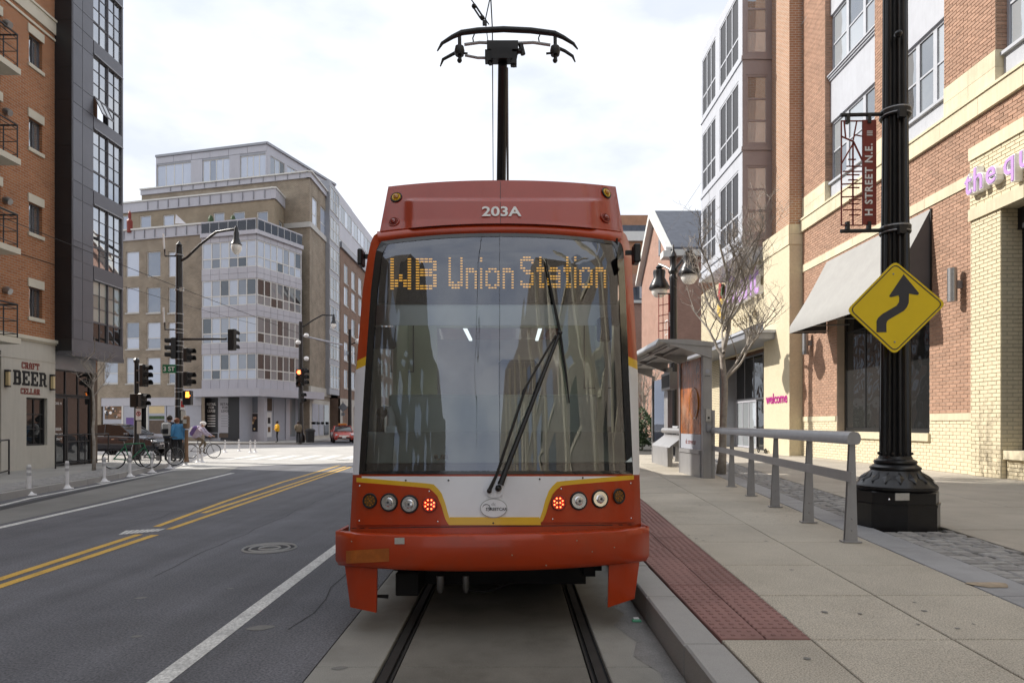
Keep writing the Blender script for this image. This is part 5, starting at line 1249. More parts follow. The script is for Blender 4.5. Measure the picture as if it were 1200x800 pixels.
# ================================================================= RIGHT-HAND BRICK BUILDING WITH SHOPS
XR = 12.9
rb_ = thing('shop_building', 'brick and cream stone shop building with bay windows beside the right pavement', 'building', (XR, 24, 0))
fR = Fr((XR, 0, 0), (0, 1, 0), (-1, 0, 0))
BR = []                                                            # bricks: (frame, u0,u1,z0,z1, d, kind, tone)
def bricks(fr, a, b, z0, z1, kind, holes=(), bl=.305, bh=.106, g=.012, d=0.0, joints=()):
    n = max(1, round((z1-z0)/bh)); h = (z1-z0)/n
    for r_ in range(n):
        zc = z0+r_*h
        if any(abs(zc-j) < h*.5 for j in joints): gap = .03
        else: gap = g
        u = a-(bl/2 if r_ % 2 else 0)
        while u < b-.01:
            p, q = max(u, a), min(u+bl, b); u += bl
            segs = [(p, q)]
            for h_ in holes:
                if h_[2]-1e-3 < zc+h/2 < h_[3]+1e-3:
                    ns = []
                    for s0, s1 in segs:
                        if s1 <= h_[0] or s0 >= h_[1]: ns.append((s0, s1)); continue
                        if s0 < h_[0]: ns.append((s0, h_[0]))
                        if s1 > h_[1]: ns.append((h_[1], s1))
                    segs = ns
            for s0, s1 in segs:
                if s1-s0 > .04:
                    t = R.random(); t = .05+.2*R.random() if (t < .05 and kind == 'clay') else .45+.4*(t-.5)
                    BR.append((fr, s0+g/2, s1-g/2, zc+gap/2, zc+h-g/2, d, kind, t))
def backing(fr, a, b, z0, z1, m, holes=(), rev=.3, d=0.0, nm='wall'): return wall(MB(), fr, a, b, z0, z1, holes, rev, d-.011).build(nm, K[m], rb_)
shopw = (20.05, 25.75, 1.22, 6.6)
ZB, ZS = 1.74, 1.95
near = 11.5
# ground floor: clay field, cream base, cream piers
backing(fR, 18.05, 28.8, ZP, 8.33, 'mortar', [shopw], .45, nm='brick_wall')
bricks(fR, 18.05, 28.8, ZS, 8.33, 'clay', [shopw])
bricks(fR, 18.05, 28.8, ZP, ZB, 'cream', [shopw])
mb = MB(); 
for a, b in ((18.05, 19.98), (25.82, 28.78)): fR.box(mb, a, b, ZB, ZS, -.05, .03)
mb.build('stone_sill', K['limestone'], rb_)
fP = Fr((XR-.14, 0, 0), (0, 1, 0), (-1, 0, 0))
def pier(a, b, z0, z1, f_=fP):
    mb = MB(); f_.box(mb, a, b, z0, z1, -.4, -.011); mb.build('pier', K['mortar_cream'], rb_)
    bricks(f_, a, b, z0, z1, 'cream', joints=[ZP+.86*k for k in range(1, 10)])
pier(16.93, 18.05, ZP, 7.25); pier(11.0, 12.1, ZP, 7.25)
fret = Fr((XR-.14, 16.93, 0), (1, 0, 0), (0, -1, 0)); mb = MB(); wall(mb, fret, 0, .62, ZP, 7.25, [], .1, -.011); mb.build('pier_return', K['mortar_cream'], rb_); bricks(fret, 0.012, .62, ZP, 7.25, 'cream', joints=[ZP+.86*k for k in range(1, 10)])
# dark shop window at the right edge
window(rb_, Fr((XR+.42, 0, 0), (0, 1, 0), (-1, 0, 0)), 12.1, 16.93, .95, 7.24, K['black'], K['glass_shop'], 3, (1.2, 3, 1), 0, .16, .08, name='shop_window')
mb = MB(); fR.box(mb, 12.1, 16.90, .72, .95, -.45, .10); mb.build('stone_sill', K['limestone'], rb_)
mb = MB(); fR.box(mb, 12.1, 16.9, ZP, .715, -.1, -.02); mb.build('stall_riser', K['mortar_cream'], rb_); bricks(fR, 12.12, 16.9, ZP, .71, 'cream')
# fascia with the quilted shop letters
for k in range(4): mb = MB(); fP.box(mb, 10.2+k*1.97, 10.2+(k+1)*1.97-.012, 7.255, 7.58, -.45, .06); mb.build('stone_band', K['limestone'], rb_)
mb = MB(); fP.box(mb, 10.2, 18.08, 7.585, 8.93, -.5, -.011); mb.build('fascia', K['mortar_cream'], rb_); bricks(fP, 10.2, 18.08, 7.585, 8.93, 'cream')
for k in range(4): mb = MB(); fP.box(mb, 10.2+k*1.97, 10.2+(k+1)*1.97-.012, 8.935, 9.28, -.5, .05); mb.build('stone_band', K['limestone'], rb_)
# band over the awning, brick strip, ledge
for k in range(5): mb = MB(); a = 18.10+k*2.14; fR.box(mb, a, a+2.13, 8.335, 8.65, -.1, .035); mb.build('stone_band', K['limestone'], rb_)
backing(fR, 10, 28.8, 8.33, 10.12, 'mortar', nm='brick_wall'); bricks(fR, 10, 28.8, 8.655, 10.12, 'clay', [(10, 18.08, 8.6, 9.28)])
for k in range(12): mb = MB(); a = 10+k*1.567; fR.box(mb, a, a+1.559, 10.125, 10.62, -.3, .10); mb.build('ledge_stone', K['limestone'], rb_)
mb = MB(); fR.box(mb, 10, 28.8, 10.625, 10.70, -.3, .14); mb.build('ledge_cap', K['limestone'], rb_)
# upper piers and window bays
bays = [(9.6, 17.30), (19.37, 21.95), (23.07, 26.72)]
piers = [(17.30, 19.37), (21.95, 23.07), (26.72, 28.8)]
ZT = 24.0
for a, b in piers:
    n = max(1, round((b-a)/1.05))
    for k in range(n):
        for z0, z1 in ((10.705, 11.16), (11.17, 11.62)):
            mb = MB(); fR.box(mb, a+(b-a)*k/n+.004, a+(b-a)*(k+1)/n-.004, z0, z1, -.35, .012); mb.build('stone_block', K['limestone'], rb_)
    wall(MB(), fR, a, b, 11.62, ZT, [], .3, -.011).build('brick_pier', K['mortar'], rb_); bricks(fR, a, b, 11.63, 20.5, 'clay')
    for uu_, s in ((a, 1), (b, -1)):
        fe = Fr((XR, uu_, 0), (1, 0, 0), (0, -s, 0)); wall(MB(), fe, 0, .42, 10.7, ZT, [], .1, -.011).build('pier_return', K['mortar'], rb_)
        if s > 0 or True: bricks(fe, .012, .42, 11.63, 20.5, 'clay') if s > 0 else None
fW = Fr((XR+.32, 0, 0), (0, 1, 0), (-1, 0, 0))
for a, b in bays:
    n = 3 if b-a < 4 else 6
    for zw in (11.55, 15.95, 20.3):
        wd = (b-a)/n
        for k in range(n):
            window(rb_, fW, a+k*wd, a+(k+1)*wd, zw, zw+2.45, K['bay_white'], K['glass_right'], 1, (1, 1), .02, .09, .06, .09)
        mb = MB(); fW.box(mb, a, b, zw+2.45, zw+4.28, -.1, .10); mb.build('spandrel', K['bay_white'], rb_)
        for zz in (zw+4.16, zw+4.24, zw+4.32): mb = MB(); fW.box(mb, a, b, zz, zz+.05, .10, .16+(zz-zw-4.16)*.6); mb.build('sill', K['bay_white'], rb_)
        mb = MB(); fW.box(mb, a, b, zw-.10, zw-.01, -.1, .20); mb.build('sill', K['bay_white'], rb_)
    mb = MB(); fW.box(mb, a, b, 10.7, 11.44, -.1, .10); mb.build('spandrel', K['bay_white'], rb_)
# shop window under the awning
fV = Fr((XR+.30, 0, 0), (0, 1, 0), (-1, 0, 0))
window(rb_, fV, 20.05, 25.75, 1.35, 6.6, K['black'], K['glass_shop'], 4, (3, 1), 0, .14, .06, name='shop_window')
mb = MB(); fR.box(mb, 20.0, 25.8, 1.1, 1.345, -.4, .08); mb.build('stone_sill', K['limestone'], rb_)
# awning
aw0, aw1 = 19.95, 26.55; xo = 11.37; zt_, zb_ = 8.25, 5.33
aw = MB(); rows = []
for i in range(13):
    u_ = lerp(aw0, aw1, i/12); rows.append([V((lerp(XR-.02, xo, j/8), u_, lerp(zt_, zb_+.28, j/8)-.10*math.sin(math.pi*j/8)*(.6+.4*math.cos(i*math.pi)))) for j in range(9)]+[V((xo-.01, u_, zb_))])
awn = aw.grid(rows).build('awning', K['awning'], rb_, smooth=30)
for u_ in (aw0, aw1):
    pts = [V((lerp(XR-.02, xo, j/8), u_, lerp(zt_, zb_+.28, j/8)-.10*math.sin(math.pi*j/8))) for j in range(9)]+[V((xo-.01, u_, zb_)), V((XR-.02, u_, zb_))]
    MB().add(pts, [tuple(range(len(pts)))]).build('side', K['awning_side'], awn)
MB().tube([(XR-.03, aw0-.02, zt_), (XR-.03, aw0-.02, zb_)], .03, 6).build('frame', K['black'], awn)
for u_ in (aw0+.1, 21.6, 23.2, 24.8, aw1-.1): MB().tube([(XR, u_, zb_+.1), (xo+.05, u_, zb_+.06)], .025, 6).build('frame_bar', K['steel'], awn)
# cylinder wall lights
for u_, z in ((18.62, 5.62), (27.95, 5.1)):
    mb = MB(); q = fR.p(u_, z, .26); mb.lathe(q, [(.0, -.48), (.125, -.48), (.125, .48), (.0, .48)], 18); lt_ = mb.build('wall_light', K['steel'], rb_, smooth=40)
    mb = MB(); fR.box(mb, u_-.05, u_+.05, z-.1, z+.12, .0, .16); mb.build('bracket', K['metal_grey'], lt_)
# letters "the quilt" (only the first letters are in the picture)
u_ = 17.98
for ch, wdt in (('t', .31), ('h', .47), ('e', .46), (' ', .16), ('q', .50), ('u', .50), ('i', .24), ('l', .24), ('t', .32)):
    if ch != ' ':
        o = text(ch, 'letter', K['white_paint'], fP.p(u_, 7.95, .10), (0, -1, 0), (0, 0, 1), .90, rb_, .10, .035, 'LEFT', .88, 'BOTTOM_BASELINE' if False else 'BOTTOM'.replace('BOTTOM', 'BOTTOM_BASELINE'))
        text(ch, 'face', K['lilac'], fP.p(u_, 7.95, .212), (0, -1, 0), (0, 0, 1), .90, o, .006, .010, 'LEFT', .88, 'BOTTOM_BASELINE')
    u_ -= wdt
# projecting pier and far part with the supermarket
xq = XR-.57
mb = MB(); mb.box(xq, XR+.3, 28.83, 31.75, ZP, 9.6); mb.build('pier', K['brick_cream_far'] if 'brick_cream_far' in K else K['brick_cream'], rb_)
K['brick_cream_far'] = Mbrick('brick_cream_far', (.60, .53, .37), (.70, .62, .45), (.26, .22, .15), .30, .106, .015, var=.08)
K['brick_clay_far'] = Mbrick('brick_clay_far', (.36, .195, .115), (.42, .23, .14), (.50, .46, .40), .30, .106, .012, var=.08)
rb_.children[-1].data.materials[0] = K['brick_cream_far']
for z0, z1 in ((9.605, 10.05), (10.06, 10.5)): mb = MB(); mb.box(xq-.04, XR+.3, 28.80, 31.78, z0, z1); mb.build('stone_block', K['limestone'], rb_)
mb = MB(); mb.box(xq, XR+.3, 28.83, 30.2, 10.505, ZT); mb.build('pier', K['brick_clay_far'], rb_)
mb = MB(); fR.box(mb, 30.2, 32.2, 10.4, ZT, -.3, 0); mb.build('brick_wall', K['brick_clay_far'], rb_)
# bay window: near side, front
xb_ = 11.44; yb0, yb1 = 32.2, 39.2
fBs = Fr((XR, yb0, 0), (-1, 0, 0), (0, -1, 0)); fBf = Fr((xb_, 0, 0), (0, 1, 0), (-1, 0, 0))
levels = [(11.05, 14.45), (15.5, 18.95), (20.0, 23.4)]
sh = [(.18, 1.28, a, b) for a, b in levels]
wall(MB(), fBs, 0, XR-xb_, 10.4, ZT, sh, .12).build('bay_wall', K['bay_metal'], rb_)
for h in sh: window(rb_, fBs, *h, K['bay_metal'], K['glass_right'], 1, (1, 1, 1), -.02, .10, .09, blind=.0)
for a, b in levels:
    mb = MB(); fBs.box(mb, .0, XR-xb_+.05, a-.30, a-.12, .0, .05); mb.build('sill', K['bay_metal'], rb_)
fh = []
for y0, y1 in ((yb0+.55, yb0+3.55), (yb0+4.25, yb1-.2)):
    for a, b in levels: fh.append((y0, y1, a, b))
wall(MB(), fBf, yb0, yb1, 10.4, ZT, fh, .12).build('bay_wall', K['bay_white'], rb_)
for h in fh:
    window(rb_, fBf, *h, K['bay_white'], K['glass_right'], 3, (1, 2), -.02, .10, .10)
for a, b in levels: mb = MB(); fBf.box(mb, yb0-.02, yb1, a-.35, a-.2, .0, .06); mb.build('sill', K['bay_white'], rb_)
mb = MB(); fBf.box(mb, yb0-.06, yb1+.05, 10.15, 10.4, -1.6, .12); mb.build('bay_base', K['bay_white'], rb_)
MB().box(xb_+.05, 30, yb0+.1, yb1-.02, 10.5, ZT).build('core', K['darker_panel'], rb_)
MB().add([(xb_, yb1, 10.4), (XR, yb1, 10.4), (XR, yb1, ZT), (xb_, yb1, ZT)], [(0, 1, 2, 3)]).build('bay_side', K['bay_metal'], rb_)
# supermarket front
wall(MB(), fR, 30.2, 44.2, ZP, 10.4, [(32.85, 40.3, ZP, 5.6), (33.3, 37.6, 6.05, 6.9)], .3).build('market_wall', K['brick_cream_far'], rb_)
window(rb_, fR, 33.3, 37.6, 6.05, 6.9, K['metal_grey'], K['glass_shop'], 4, (1,), -.1, .08, .06)
fD = Fr((XR+1.0, 0, 0), (0, 1, 0), (-1, 0, 0))
MB().box(XR, XR+1.0, 32.84, 32.86, ZP, 5.6).build('lobby_wall', K['metal_grey'], rb_); MB().box(XR, XR+3, 40.29, 40.31, ZP, 5.6).build('lobby_wall', K['metal_grey'], rb_)
window(rb_, fD, 32.86, 34.4, ZP+.02, 5.6, K['white_metal'], K['glass_right'], 2, (2, 1), 0, .1, .06, name='entrance_door'); window(rb_, fD, 34.42, 36.9, ZP+.02, 3.0, K['black'], K['glass_shop'], 2, (1,), 0, .1, .06, name='entrance_door')
window(rb_, fD, 34.42, 40.29, 3.02, 5.6, K['metal_grey'], K['glass_shop'], 4, (1,), 0, .1, .06, name='transom'); window(rb_, fD, 36.92, 40.29, ZP+.02, 3.0, K['white_metal'], K['glass_right'], 3, (1,), 0, .1, .06, name='entrance_door')
mb = MB(); fR.box(mb, 30.4, 42.5, 5.62, 6.02, .0, 2.0); mb.build('entrance_canopy', K['metal_grey'], rb_)
mb = MB(); fR.box(mb, 30.3, 42.6, 5.9, 6.03, .0, 2.08); mb.build('canopy_edge', K['bay_white'], rb_)
gs = text('Giant', 'letter_sign', K['white_paint'], fR.p(38.3, 8.35, .22), (0, -1, 0), (0, 0, 1), 2.5, rb_, .12, .05, 'LEFT', .95, 'BOTTOM_BASELINE')
text('Giant', 'face', K['lilac'], fR.p(38.3, 8.35, .345), (0, -1, 0), (0, 0, 1), 2.5, gs, .01, .03, 'LEFT', .95, 'BOTTOM_BASELINE')
lg = MB(); q = fR.p(39.4, 8.6, .15); lg.lathe(q, [(.0, -.1), (.62, -.1), (.62, .1), (0, .1)], 18, 'x'); o = lg.build('sign_disc', K['tram_yellow'], rb_)
MB().cbox(fR.p(39.55, 9.6, .2), (.12, .5, 1.1), rx=.3).build('sign_mark', K['sign_red'], rb_); MB().cbox(fR.p(39.15, 9.7, .2), (.12, .3, .7), rx=.3).build('sign_mark', K['leaf'], rb_)
text('FOOD STORE', 'letter_sign', K['limestone'], fR.p(35.9, 7.45, .08), (0, -1, 0), (0, 0, 1), .55, rb_, .06, .01, 'CENTER')
text('welcome', 'lettering', K['magenta'], fR.p(30.22, 2.8, .585), (0, -1, 0), (0, 0, 1), .66, rb_, .01, .012)
# the hidden bulk and the part of the row behind the camera
MB().box(XR+.55, 40, 9, 28.7, 0, ZT).build('core', K['darker_panel'], rb_); MB().box(XR+1.6, 40, 28.7, 44.2, 0, ZT).build('core', K['brick_clay_far'], rb_)
MB().box(XR+.3, XR+.6, 10, 28.8, 6.7, 8.3).build('core', K['darker_panel'], rb_)
wall(MB(), Fr((XR, 44.2, 0), (1, 0, 0), (0, 1, 0)), 0, 20, ZP, ZT, [], .1).build('end_wall', K['brick_clay_far'], rb_)
BR.sort(key=lambda b: (b[0].p((b[1]+b[2])/2, (b[3]+b[4])/2).y))
vis = [b for b in BR if b[0].p((b[1]+b[2])/2, 0).x/b[0].p((b[1]+b[2])/2, 0).y < .795 and H+.66*b[0].p((b[1]+b[2])/2, 0).y > b[3]]
single = set(id(b) for b in vis[:296])
stf = {'clay': (MB(), []), 'cream': (MB(), [])}
def brick_mesh(mb, fr, u0, u1, z0, z1, d):
    c = .005; q = [(u0, z0), (u1, z0), (u1, z1), (u0, z1)]; p = [(u0+c, z0+c), (u1-c, z0+c), (u1-c, z1-c), (u0+c, z1-c)]
    mb.add([fr.p(a, b, d-.011) for a, b in q]+[fr.p(a, b, d+.002+.0) for a, b in p], [(0, 1, 5, 4), (1, 2, 6, 5), (2, 3, 7, 6), (3, 0, 4, 7), (4, 5, 6, 7)])
for b in BR:
    fr, u0, u1, z0, z1, d, kind, tone = b; d += R.uniform(-.0015, .0025)
    if id(b) in single:
        m_ = MB(); brick_mesh(m_, fr, u0, u1, z0, z1, d); m_.build('brick', K['brick_clay_piece' if kind == 'clay' else 'brick_cream'], rb_, colors=[tone]*5)
    else:
        brick_mesh(stf[kind][0], fr, u0, u1, z0, z1, d); stf[kind][1].extend([tone]*5)
for kind in stf: tag(stf[kind][0].build('brick', K['brick_clay' if kind == 'clay' else 'brick_cream'], rb_, colors=stf[kind][1]), kind='stuff')
bh2 = thing('row_building', 'plain cream and brick building on the right side, behind the viewer', 'building', (13, -20, 0))
MB().box(XR-.05, 40, -16, 8.9, 0, 20).build('wall', K['brick_buff'], bh2); MB().box(XR, 40, -75, -16.01, 0, 36).build('added_tower_wall', K['brick_buff'], bh2)  # tall part behind the camera, added to cut sky from the windscreen reflection
fQ2 = Fr((XR-.05, 0, 0), (0, 1, 0), (-1, 0, 0))
for k in range(9):
    for f_ in range(6):
        u_ = -50+k*6.3; mb = MB(); fQ2.box(mb, u_, u_+2.6, 1.5+f_*4, 3.9+f_*4, .002, .03); mb.build('window', K['glass_left'], bh2)
        mb = MB(); fQ2.box(mb, u_-.3, u_+2.9, 1.2+f_*4, 1.45+f_*4, -.2, .06); mb.build('sill', K['limestone'], bh2)
    mb = MB(); fQ2.box(mb, -51.5+k*6.3, -51.0+k*6.3, 0, 32, -.2, .5); mb.build('added_pilaster', K['limestone'], bh2)  # uprights added behind the camera to put streaks in the windscreen reflection
# ================================================================= BUILDINGS CLOSING THE VIEW ON THE RIGHT
gh = thing('gabled_house', 'rose brick gabled house with grey slate roof behind the tram shelter', 'house', (15.2, 62, 0))
x0, y0, y1 = 15.2, 62.0, 76.0; ze = ZY(292, 62); zr = ZY(250, 69)
fg1 = Fr((x0, 0, 0), (0, 1, 0), (-1, 0, 0)); fg2 = Fr((x0, y0, 0), (1, 0, 0), (0, -1, 0))
MB().add([(x0, y0, .1), (x0, y1, .1), (x0, y1, ze), (x0, (y0+y1)/2, zr-.4), (x0, y0, ze)], [(0, 1, 2, 3, 4)]).build('gable_wall', K['brick_rose'], gh)
wall(MB(), fg2, 0, 12, .1, ze, [], .1).build('side_wall', K['brick_rose'], gh)
yr = (y0+y1)/2
rf = MB()
for s, ya_, in ((1, y0-.5), (-1, y1+.5)):
    d_ = V((0, yr-ya_, zr-ze+.2)); rf.prism([V((x0-.6, ya_, ze-.2)), V((x0+13, ya_, ze-.2)), V((x0+13, yr, zr)), V((x0-.6, yr, zr))], (0, 0, .28))
rf.build('roof', K['slate'], gh)
MB().prism([V((x0-.62, y0-.6, ze-.5)), V((x0-.62, y0-.6, ze+.05)), V((x0-.62, yr, zr+.3)), V((x0-.62, yr, zr-.5))], (.6, 0, 0)).build('barge_board', K['trim_white'], gh)
MB().prism([V((x0-.62, y1+.6, ze-.5)), V((x0-.62, y1+.6, ze+.05)), V((x0-.62, yr, zr+.3)), V((x0-.62, yr, zr-.5))], (.6, 0, 0)).build('barge_board', K['trim_white'], gh)
MB().box(x0-.2, x0+13, y0-.6, y0, ze-.75, ze-.15).build('eaves', K['trim_white'], gh)
MB().box(x0-.9, x0+.3, y0-.7, y0+.6, ze-.9, ze-.3).build('corbel', K['trim_white'], gh)
MB().box(x0-.05, x0+.02, 66.3, 67.1, ze+.6, ze+3.2).build('slit_window', K['glass_shop'], gh)
for z_ in (4, 9): window(gh, fg1, 63.2, 64.4, z_, z_+2.8, K['trim_white'], K['glass_shop'], 1, (1, 1), .03, .1, .08)
for z_ in (4, 9): window(gh, fg2, 3.2, 4.6, z_, z_+2.8, K['trim_white'], K['glass_shop'], 1, (1, 1), .03, .1, .08)
fh_ = thing('apartment_block', 'orange brick apartment block with white band far behind the gabled house', 'building', (18, 100, 0))
ff = Fr((P(722, 0, 100).x, 100, 0), (1, 0, 0), (0, -1, 0)); zt = ZY(252, 100); wdt = 9
hh = [(.6+k*2.4, 2.1+k*2.4, z_, z_+3.6) for k in range(3) for z_ in (17.8, 11.5, 5.5)]
wall(MB(), ff, 0, wdt, .1, zt, hh, .2).build('brick_wall', K['brick_orange'], fh_)
for h in hh: window(fh_, ff, *h, K['trim_white'], K['glass_buff'], 3, (1, 1, 1), -.05, .12, .1)
mb = MB(); ff.box(mb, -.2, wdt, ZY(283, 100), ZY(272, 100), -.2, .5); mb.build('stone_band', K['trim_white'], fh_)
mb = MB(); ff.box(mb, -.1, wdt, ZY(271.5, 100), ZY(264, 100), -.2, .08); mb.build('roof_band', K['slate'], fh_)
MB().box(P(722, 0, 100).x, P(722, 0, 100).x+wdt, 100.3, 112, .1, zt-.2).build('rear_volume', K['brick_orange'], fh_)
mh_ = thing('dormer_house', 'red brick house with slate mansard and white dormer beside the gabled house', 'house', (14.6, 82, 0))
fm = Fr((P(726, 0, 82).x, 82, 0), (1, 0, 0), (0, -1, 0)); zc = ZY(352, 82); zd = ZY(320, 82); wm = 4.6
wall(MB(), fm, 0, wm, .1, zc, [], .1).build('brick_wall', K['brick_rose'], mh_)
mb = MB(); mb.add([fm.p(0, zc, .1), fm.p(wm, zc, .1), fm.p(wm, zd, -.9), fm.p(0, zd, -.9)], [(0, 1, 2, 3)]); mb.build('mansard', K['slate'], mh_)
mb = MB(); fm.box(mb, 0, wm, zc-.35, zc, -.1, .25); mb.build('cornice', K['trim_white'], mh_)
cx = fm.at(753.5); mb = MB(); fm.box(mb, cx-.75, cx+.75, zc, zc+1.9, -.8, .12); mb.prism([fm.p(cx-.95, zc+1.9, .15), fm.p(cx+.95, zc+1.9, .15), fm.p(cx, zc+2.6, .15)], (0, .9, 0)); mb.build('dormer', K['slate'], mh_)
window(mh_, fm, cx-.45, cx+.45, zc+.25, zc+1.7, K['trim_white'], K['glass_buff'], 1, (1, 1), .16, .1, .06)
MB().box(P(726, 0, 82).x, P(726, 0, 82).x+wm, 82.4, 92, .1, zd).build('rear_volume', K['brick_rose'], mh_)
# ================================================================= PLATFORM RAILING, SHELTER, LAMP POST AND SIGNS
def rail_line(Y): return 4.11+.1285*(Y-7.87)
def platform_railing(label, Ys, y_end0, y_end1):
    t = thing('platform_railing', label, 'railing', (rail_line(Ys[0]), Ys[0], ZP))
    dirv = V((.1285, 1, 0)).normalized(); nv = V((dirv.y, -dirv.x, 0))
    a, b = V((rail_line(y_end0), y_end0, 0)), V((rail_line(y_end1), y_end1, 0))
    prof = [(-.070, .0), (-.074, .05), (-.066, .10), (-.044, .138), (.0, .155), (.05, .145), (.078, .11), (.084, .06), (.07, .012), (.04, -.004)]
    mb = MB(); n = len(prof)
    mb.prism([a+nv*x+V((0, 0, 1.400+z)) for x, z in prof], b-a); mb.build('top_rail', K['rail_paint'], t, smooth=40)
    mb = MB(); mb.prism([a-dirv*-.0+dirv*-.05+nv*x+V((0, 0, z)) for x, z in ((-.045, .945), (-.045, 1.07), (-.018, 1.07), (-.018, .945))], b-a); mb.build('mid_rail', K['rail_paint'], t)
    for y_ in Ys:
        q = V((rail_line(y_), y_, 0)); mb = MB(); w0, w1, th = .075, .030, .012
        for s_ in (-1, 1):
            o_ = dirv*(s_*.022)
            mb.prism([q+o_+nv*x+V((0, 0, z)) for x, z in ((-w0, ZP+.02), (w0*.9, ZP+.02), (w1+.01, 1.41), (-w1+.01, 1.41))], dirv*th*s_)
        p_ = mb.build('post', K['rail_paint'], t)
        mb = MB(); mb.prism([q+dirv*a_+nv*b_+V((0, 0, ZP+.004)) for a_, b_ in ((-.06, -.11), (.06, -.11), (.06, .11), (-.06, .11))], (0, 0, .016)); mb.build('foot_plate', K['rail_paint'], p_)
        for zz in (.36, .5): MB().ball(q-dirv*.036+nv*.0+V((0, 0, zz)), (.014, .008, .014), 7, 4).build('bolt', K['steel'], p_)
    return t
platform_railing('grey tubular railing along the back of the platform, nearest the big lamp post', [7.87, 9.43, 11.17, 12.9, 14.75], 7.78, 17.0)
platform_railing('grey tubular railing beyond the tram shelter', [24.6, 26.4, 28.2, 30], 24.0, 31)
# ---- shelter
sx = lambda y: 5.28+.03*(y-17)
sh_ = thing('tram_shelter', 'grey metal tram stop shelter with orange poster panel on the platform', 'shelter', (5.2, 20, ZP))
def pbox(nm, x0, x1, y0_, y1_, z0, z1, m, par=sh_, bevel=0): return MB().box(x0, x1, y0_, y1_, z0, z1).build(nm, K[m], par, bevel=bevel)
pbox('end_post', 5.02, 5.26, 17.05, 17.22, ZP, 3.72, 'rail_paint', bevel=.008)
pbox('end_flange', 5.26, 5.33, 17.03, 17.24, ZP, 2.0, 'rail_paint')
fp_ = Fr((4.93, 0, 0), (0, 1, 0), (-1, 0, 0))
def panel(y0_, y1_, ink, lower):
    x = 5.02
    MB().box(x-.05, x+.05, y0_, y0_+.07, ZP, 3.45).build('panel_frame', K['rail_paint'], sh_); MB().box(x-.05, x+.05, y1_-.07, y1_, ZP, 3.45).build('panel_frame', K['rail_paint'], sh_)
    MB().box(x-.05, x+.05, y0_+.07, y1_-.07, ZP, ZP+.62).build('base_panel', K['rail_paint'], sh_); MB().box(x-.05, x+.05, y0_+.07, y1_-.07, 3.3, 3.45).build('panel_frame', K['rail_paint'], sh_)
    return x
# near end panel faces the camera across the platform
fe_ = Fr((4.62, 17.08, 0), (1, .0, 0), (0, -1, 0))
e0, e1 = Fr((0, 0, 0), (1, 0, 0), (0, -1, 0)), None
pu = V((5.02-4.68, 17.12-19.15, 0)); fn_ = Fr((4.99, 19.2, 0), (5.03-4.99, 17.25-19.2, 0), (-1, -.03, 0)); Lp = 1.95
def fbox(nm, a, b, c, e, d0, d1, m, par=sh_): mb = MB(); fn_.box(mb, a, b, c, e, d0, d1); return mb.build(nm, K[m], par)
fbox('panel_frame', 0, .07, ZP, 3.5, -.05, .05, 'rail_paint'); fbox('base_panel', .07, Lp, ZP, .82, -.05, .04, 'rail_paint'); fbox('ledge', .07, Lp, .83, .93, -.05, .07, 'rail_paint')
ps = fbox('poster', .08, Lp-.02, 1.36, 3.42, -.02, .01, 'bag_brown'); fbox('print', .08, Lp-.02, .94, 1.355, -.02, .012, 'poster_light', ps)
K['poster_art'] = M('poster_art', (.42, .13, .03), .25, var=.7, vs=1.6, coat=.5, streak=.5, dirt=.6, ds=1.1, dcol=(.5, .36, .26)); ps.data.materials[0] = K['poster_art']
text('dc streetcar', 'lettering', K['rust_text'], fn_.p(1.05, 1.14, .014), fn_.u, (0, 0, 1), .2, ps, .002)
MB().torus(fn_.p(1.35, 2.2, .012), .42, .014, 'x', 28, 5).build('print', K['lens_amber'], ps)
# far panels with glass and the leaning bench between
fn2 = Fr((5.22, 24.0, 0), (.0, -1, 0), (-1, 0, 0))
def f2(nm, a, b, c, e, d0, d1, m, par=sh_): mb = MB(); fn2.box(mb, a, b, c, e, d0, d1); return mb.build(nm, K[m], par)
f2('panel_frame', 0, .07, ZP, 3.4, -.05, .05, 'rail_paint'); f2('panel_frame', 1.95, 2.02, ZP, 3.4, -.05, .05, 'rail_paint'); f2('base_panel', .07, 1.95, ZP, .95, -.05, .04, 'rail_paint'); f2('glass_panel', .07, 1.95, 1.0, 3.2, -.01, .01, 'clear'); f2('map_panel', .4, 1.6, 1.6, 2.6, -.03, -.015, 'poster_light')
f2('middle_post', 2.05, 2.5, ZP, 3.5, -.1, .06, 'rail_paint'); f2('info_box', 2.1, 3.3, 2.75, 3.3, -.05, .18, 'rail_paint'); f2('screen', 2.2, 3.2, 2.82, 3.22, .181, .19, 'cab_dark')
f2('back_panel', 2.6, 4.6, .9, 3.2, -.3, -.28, 'clear'); f2('notice', 3.4, 3.9, 1.5, 3.0, -.25, -.24, 'sign_red')
bn = MB(); bn.prism([V((5.1, 19.3, 1.25)), V((5.14, 19.3, 1.30)), V((4.72, 19.3, .98)), V((4.68, 19.3, .93))], (0, 2.4, 0)); bn.build('leaning_bench', K['rail_paint'], sh_)
for y_ in (19.7, 21.3): MB().prism([V((5.1, y_, .9)), V((5.1, y_, 1.26)), V((4.8, y_, 1.0))], (0, .05, 0)).build('bench_bracket', K['rail_paint'], sh_)
MB().tube([V((5.1, 19.2, 1.42)), V((5.12, 21.9, 1.42))], .09, 12).build('back_rail', K['rail_paint'], sh_, smooth=40)
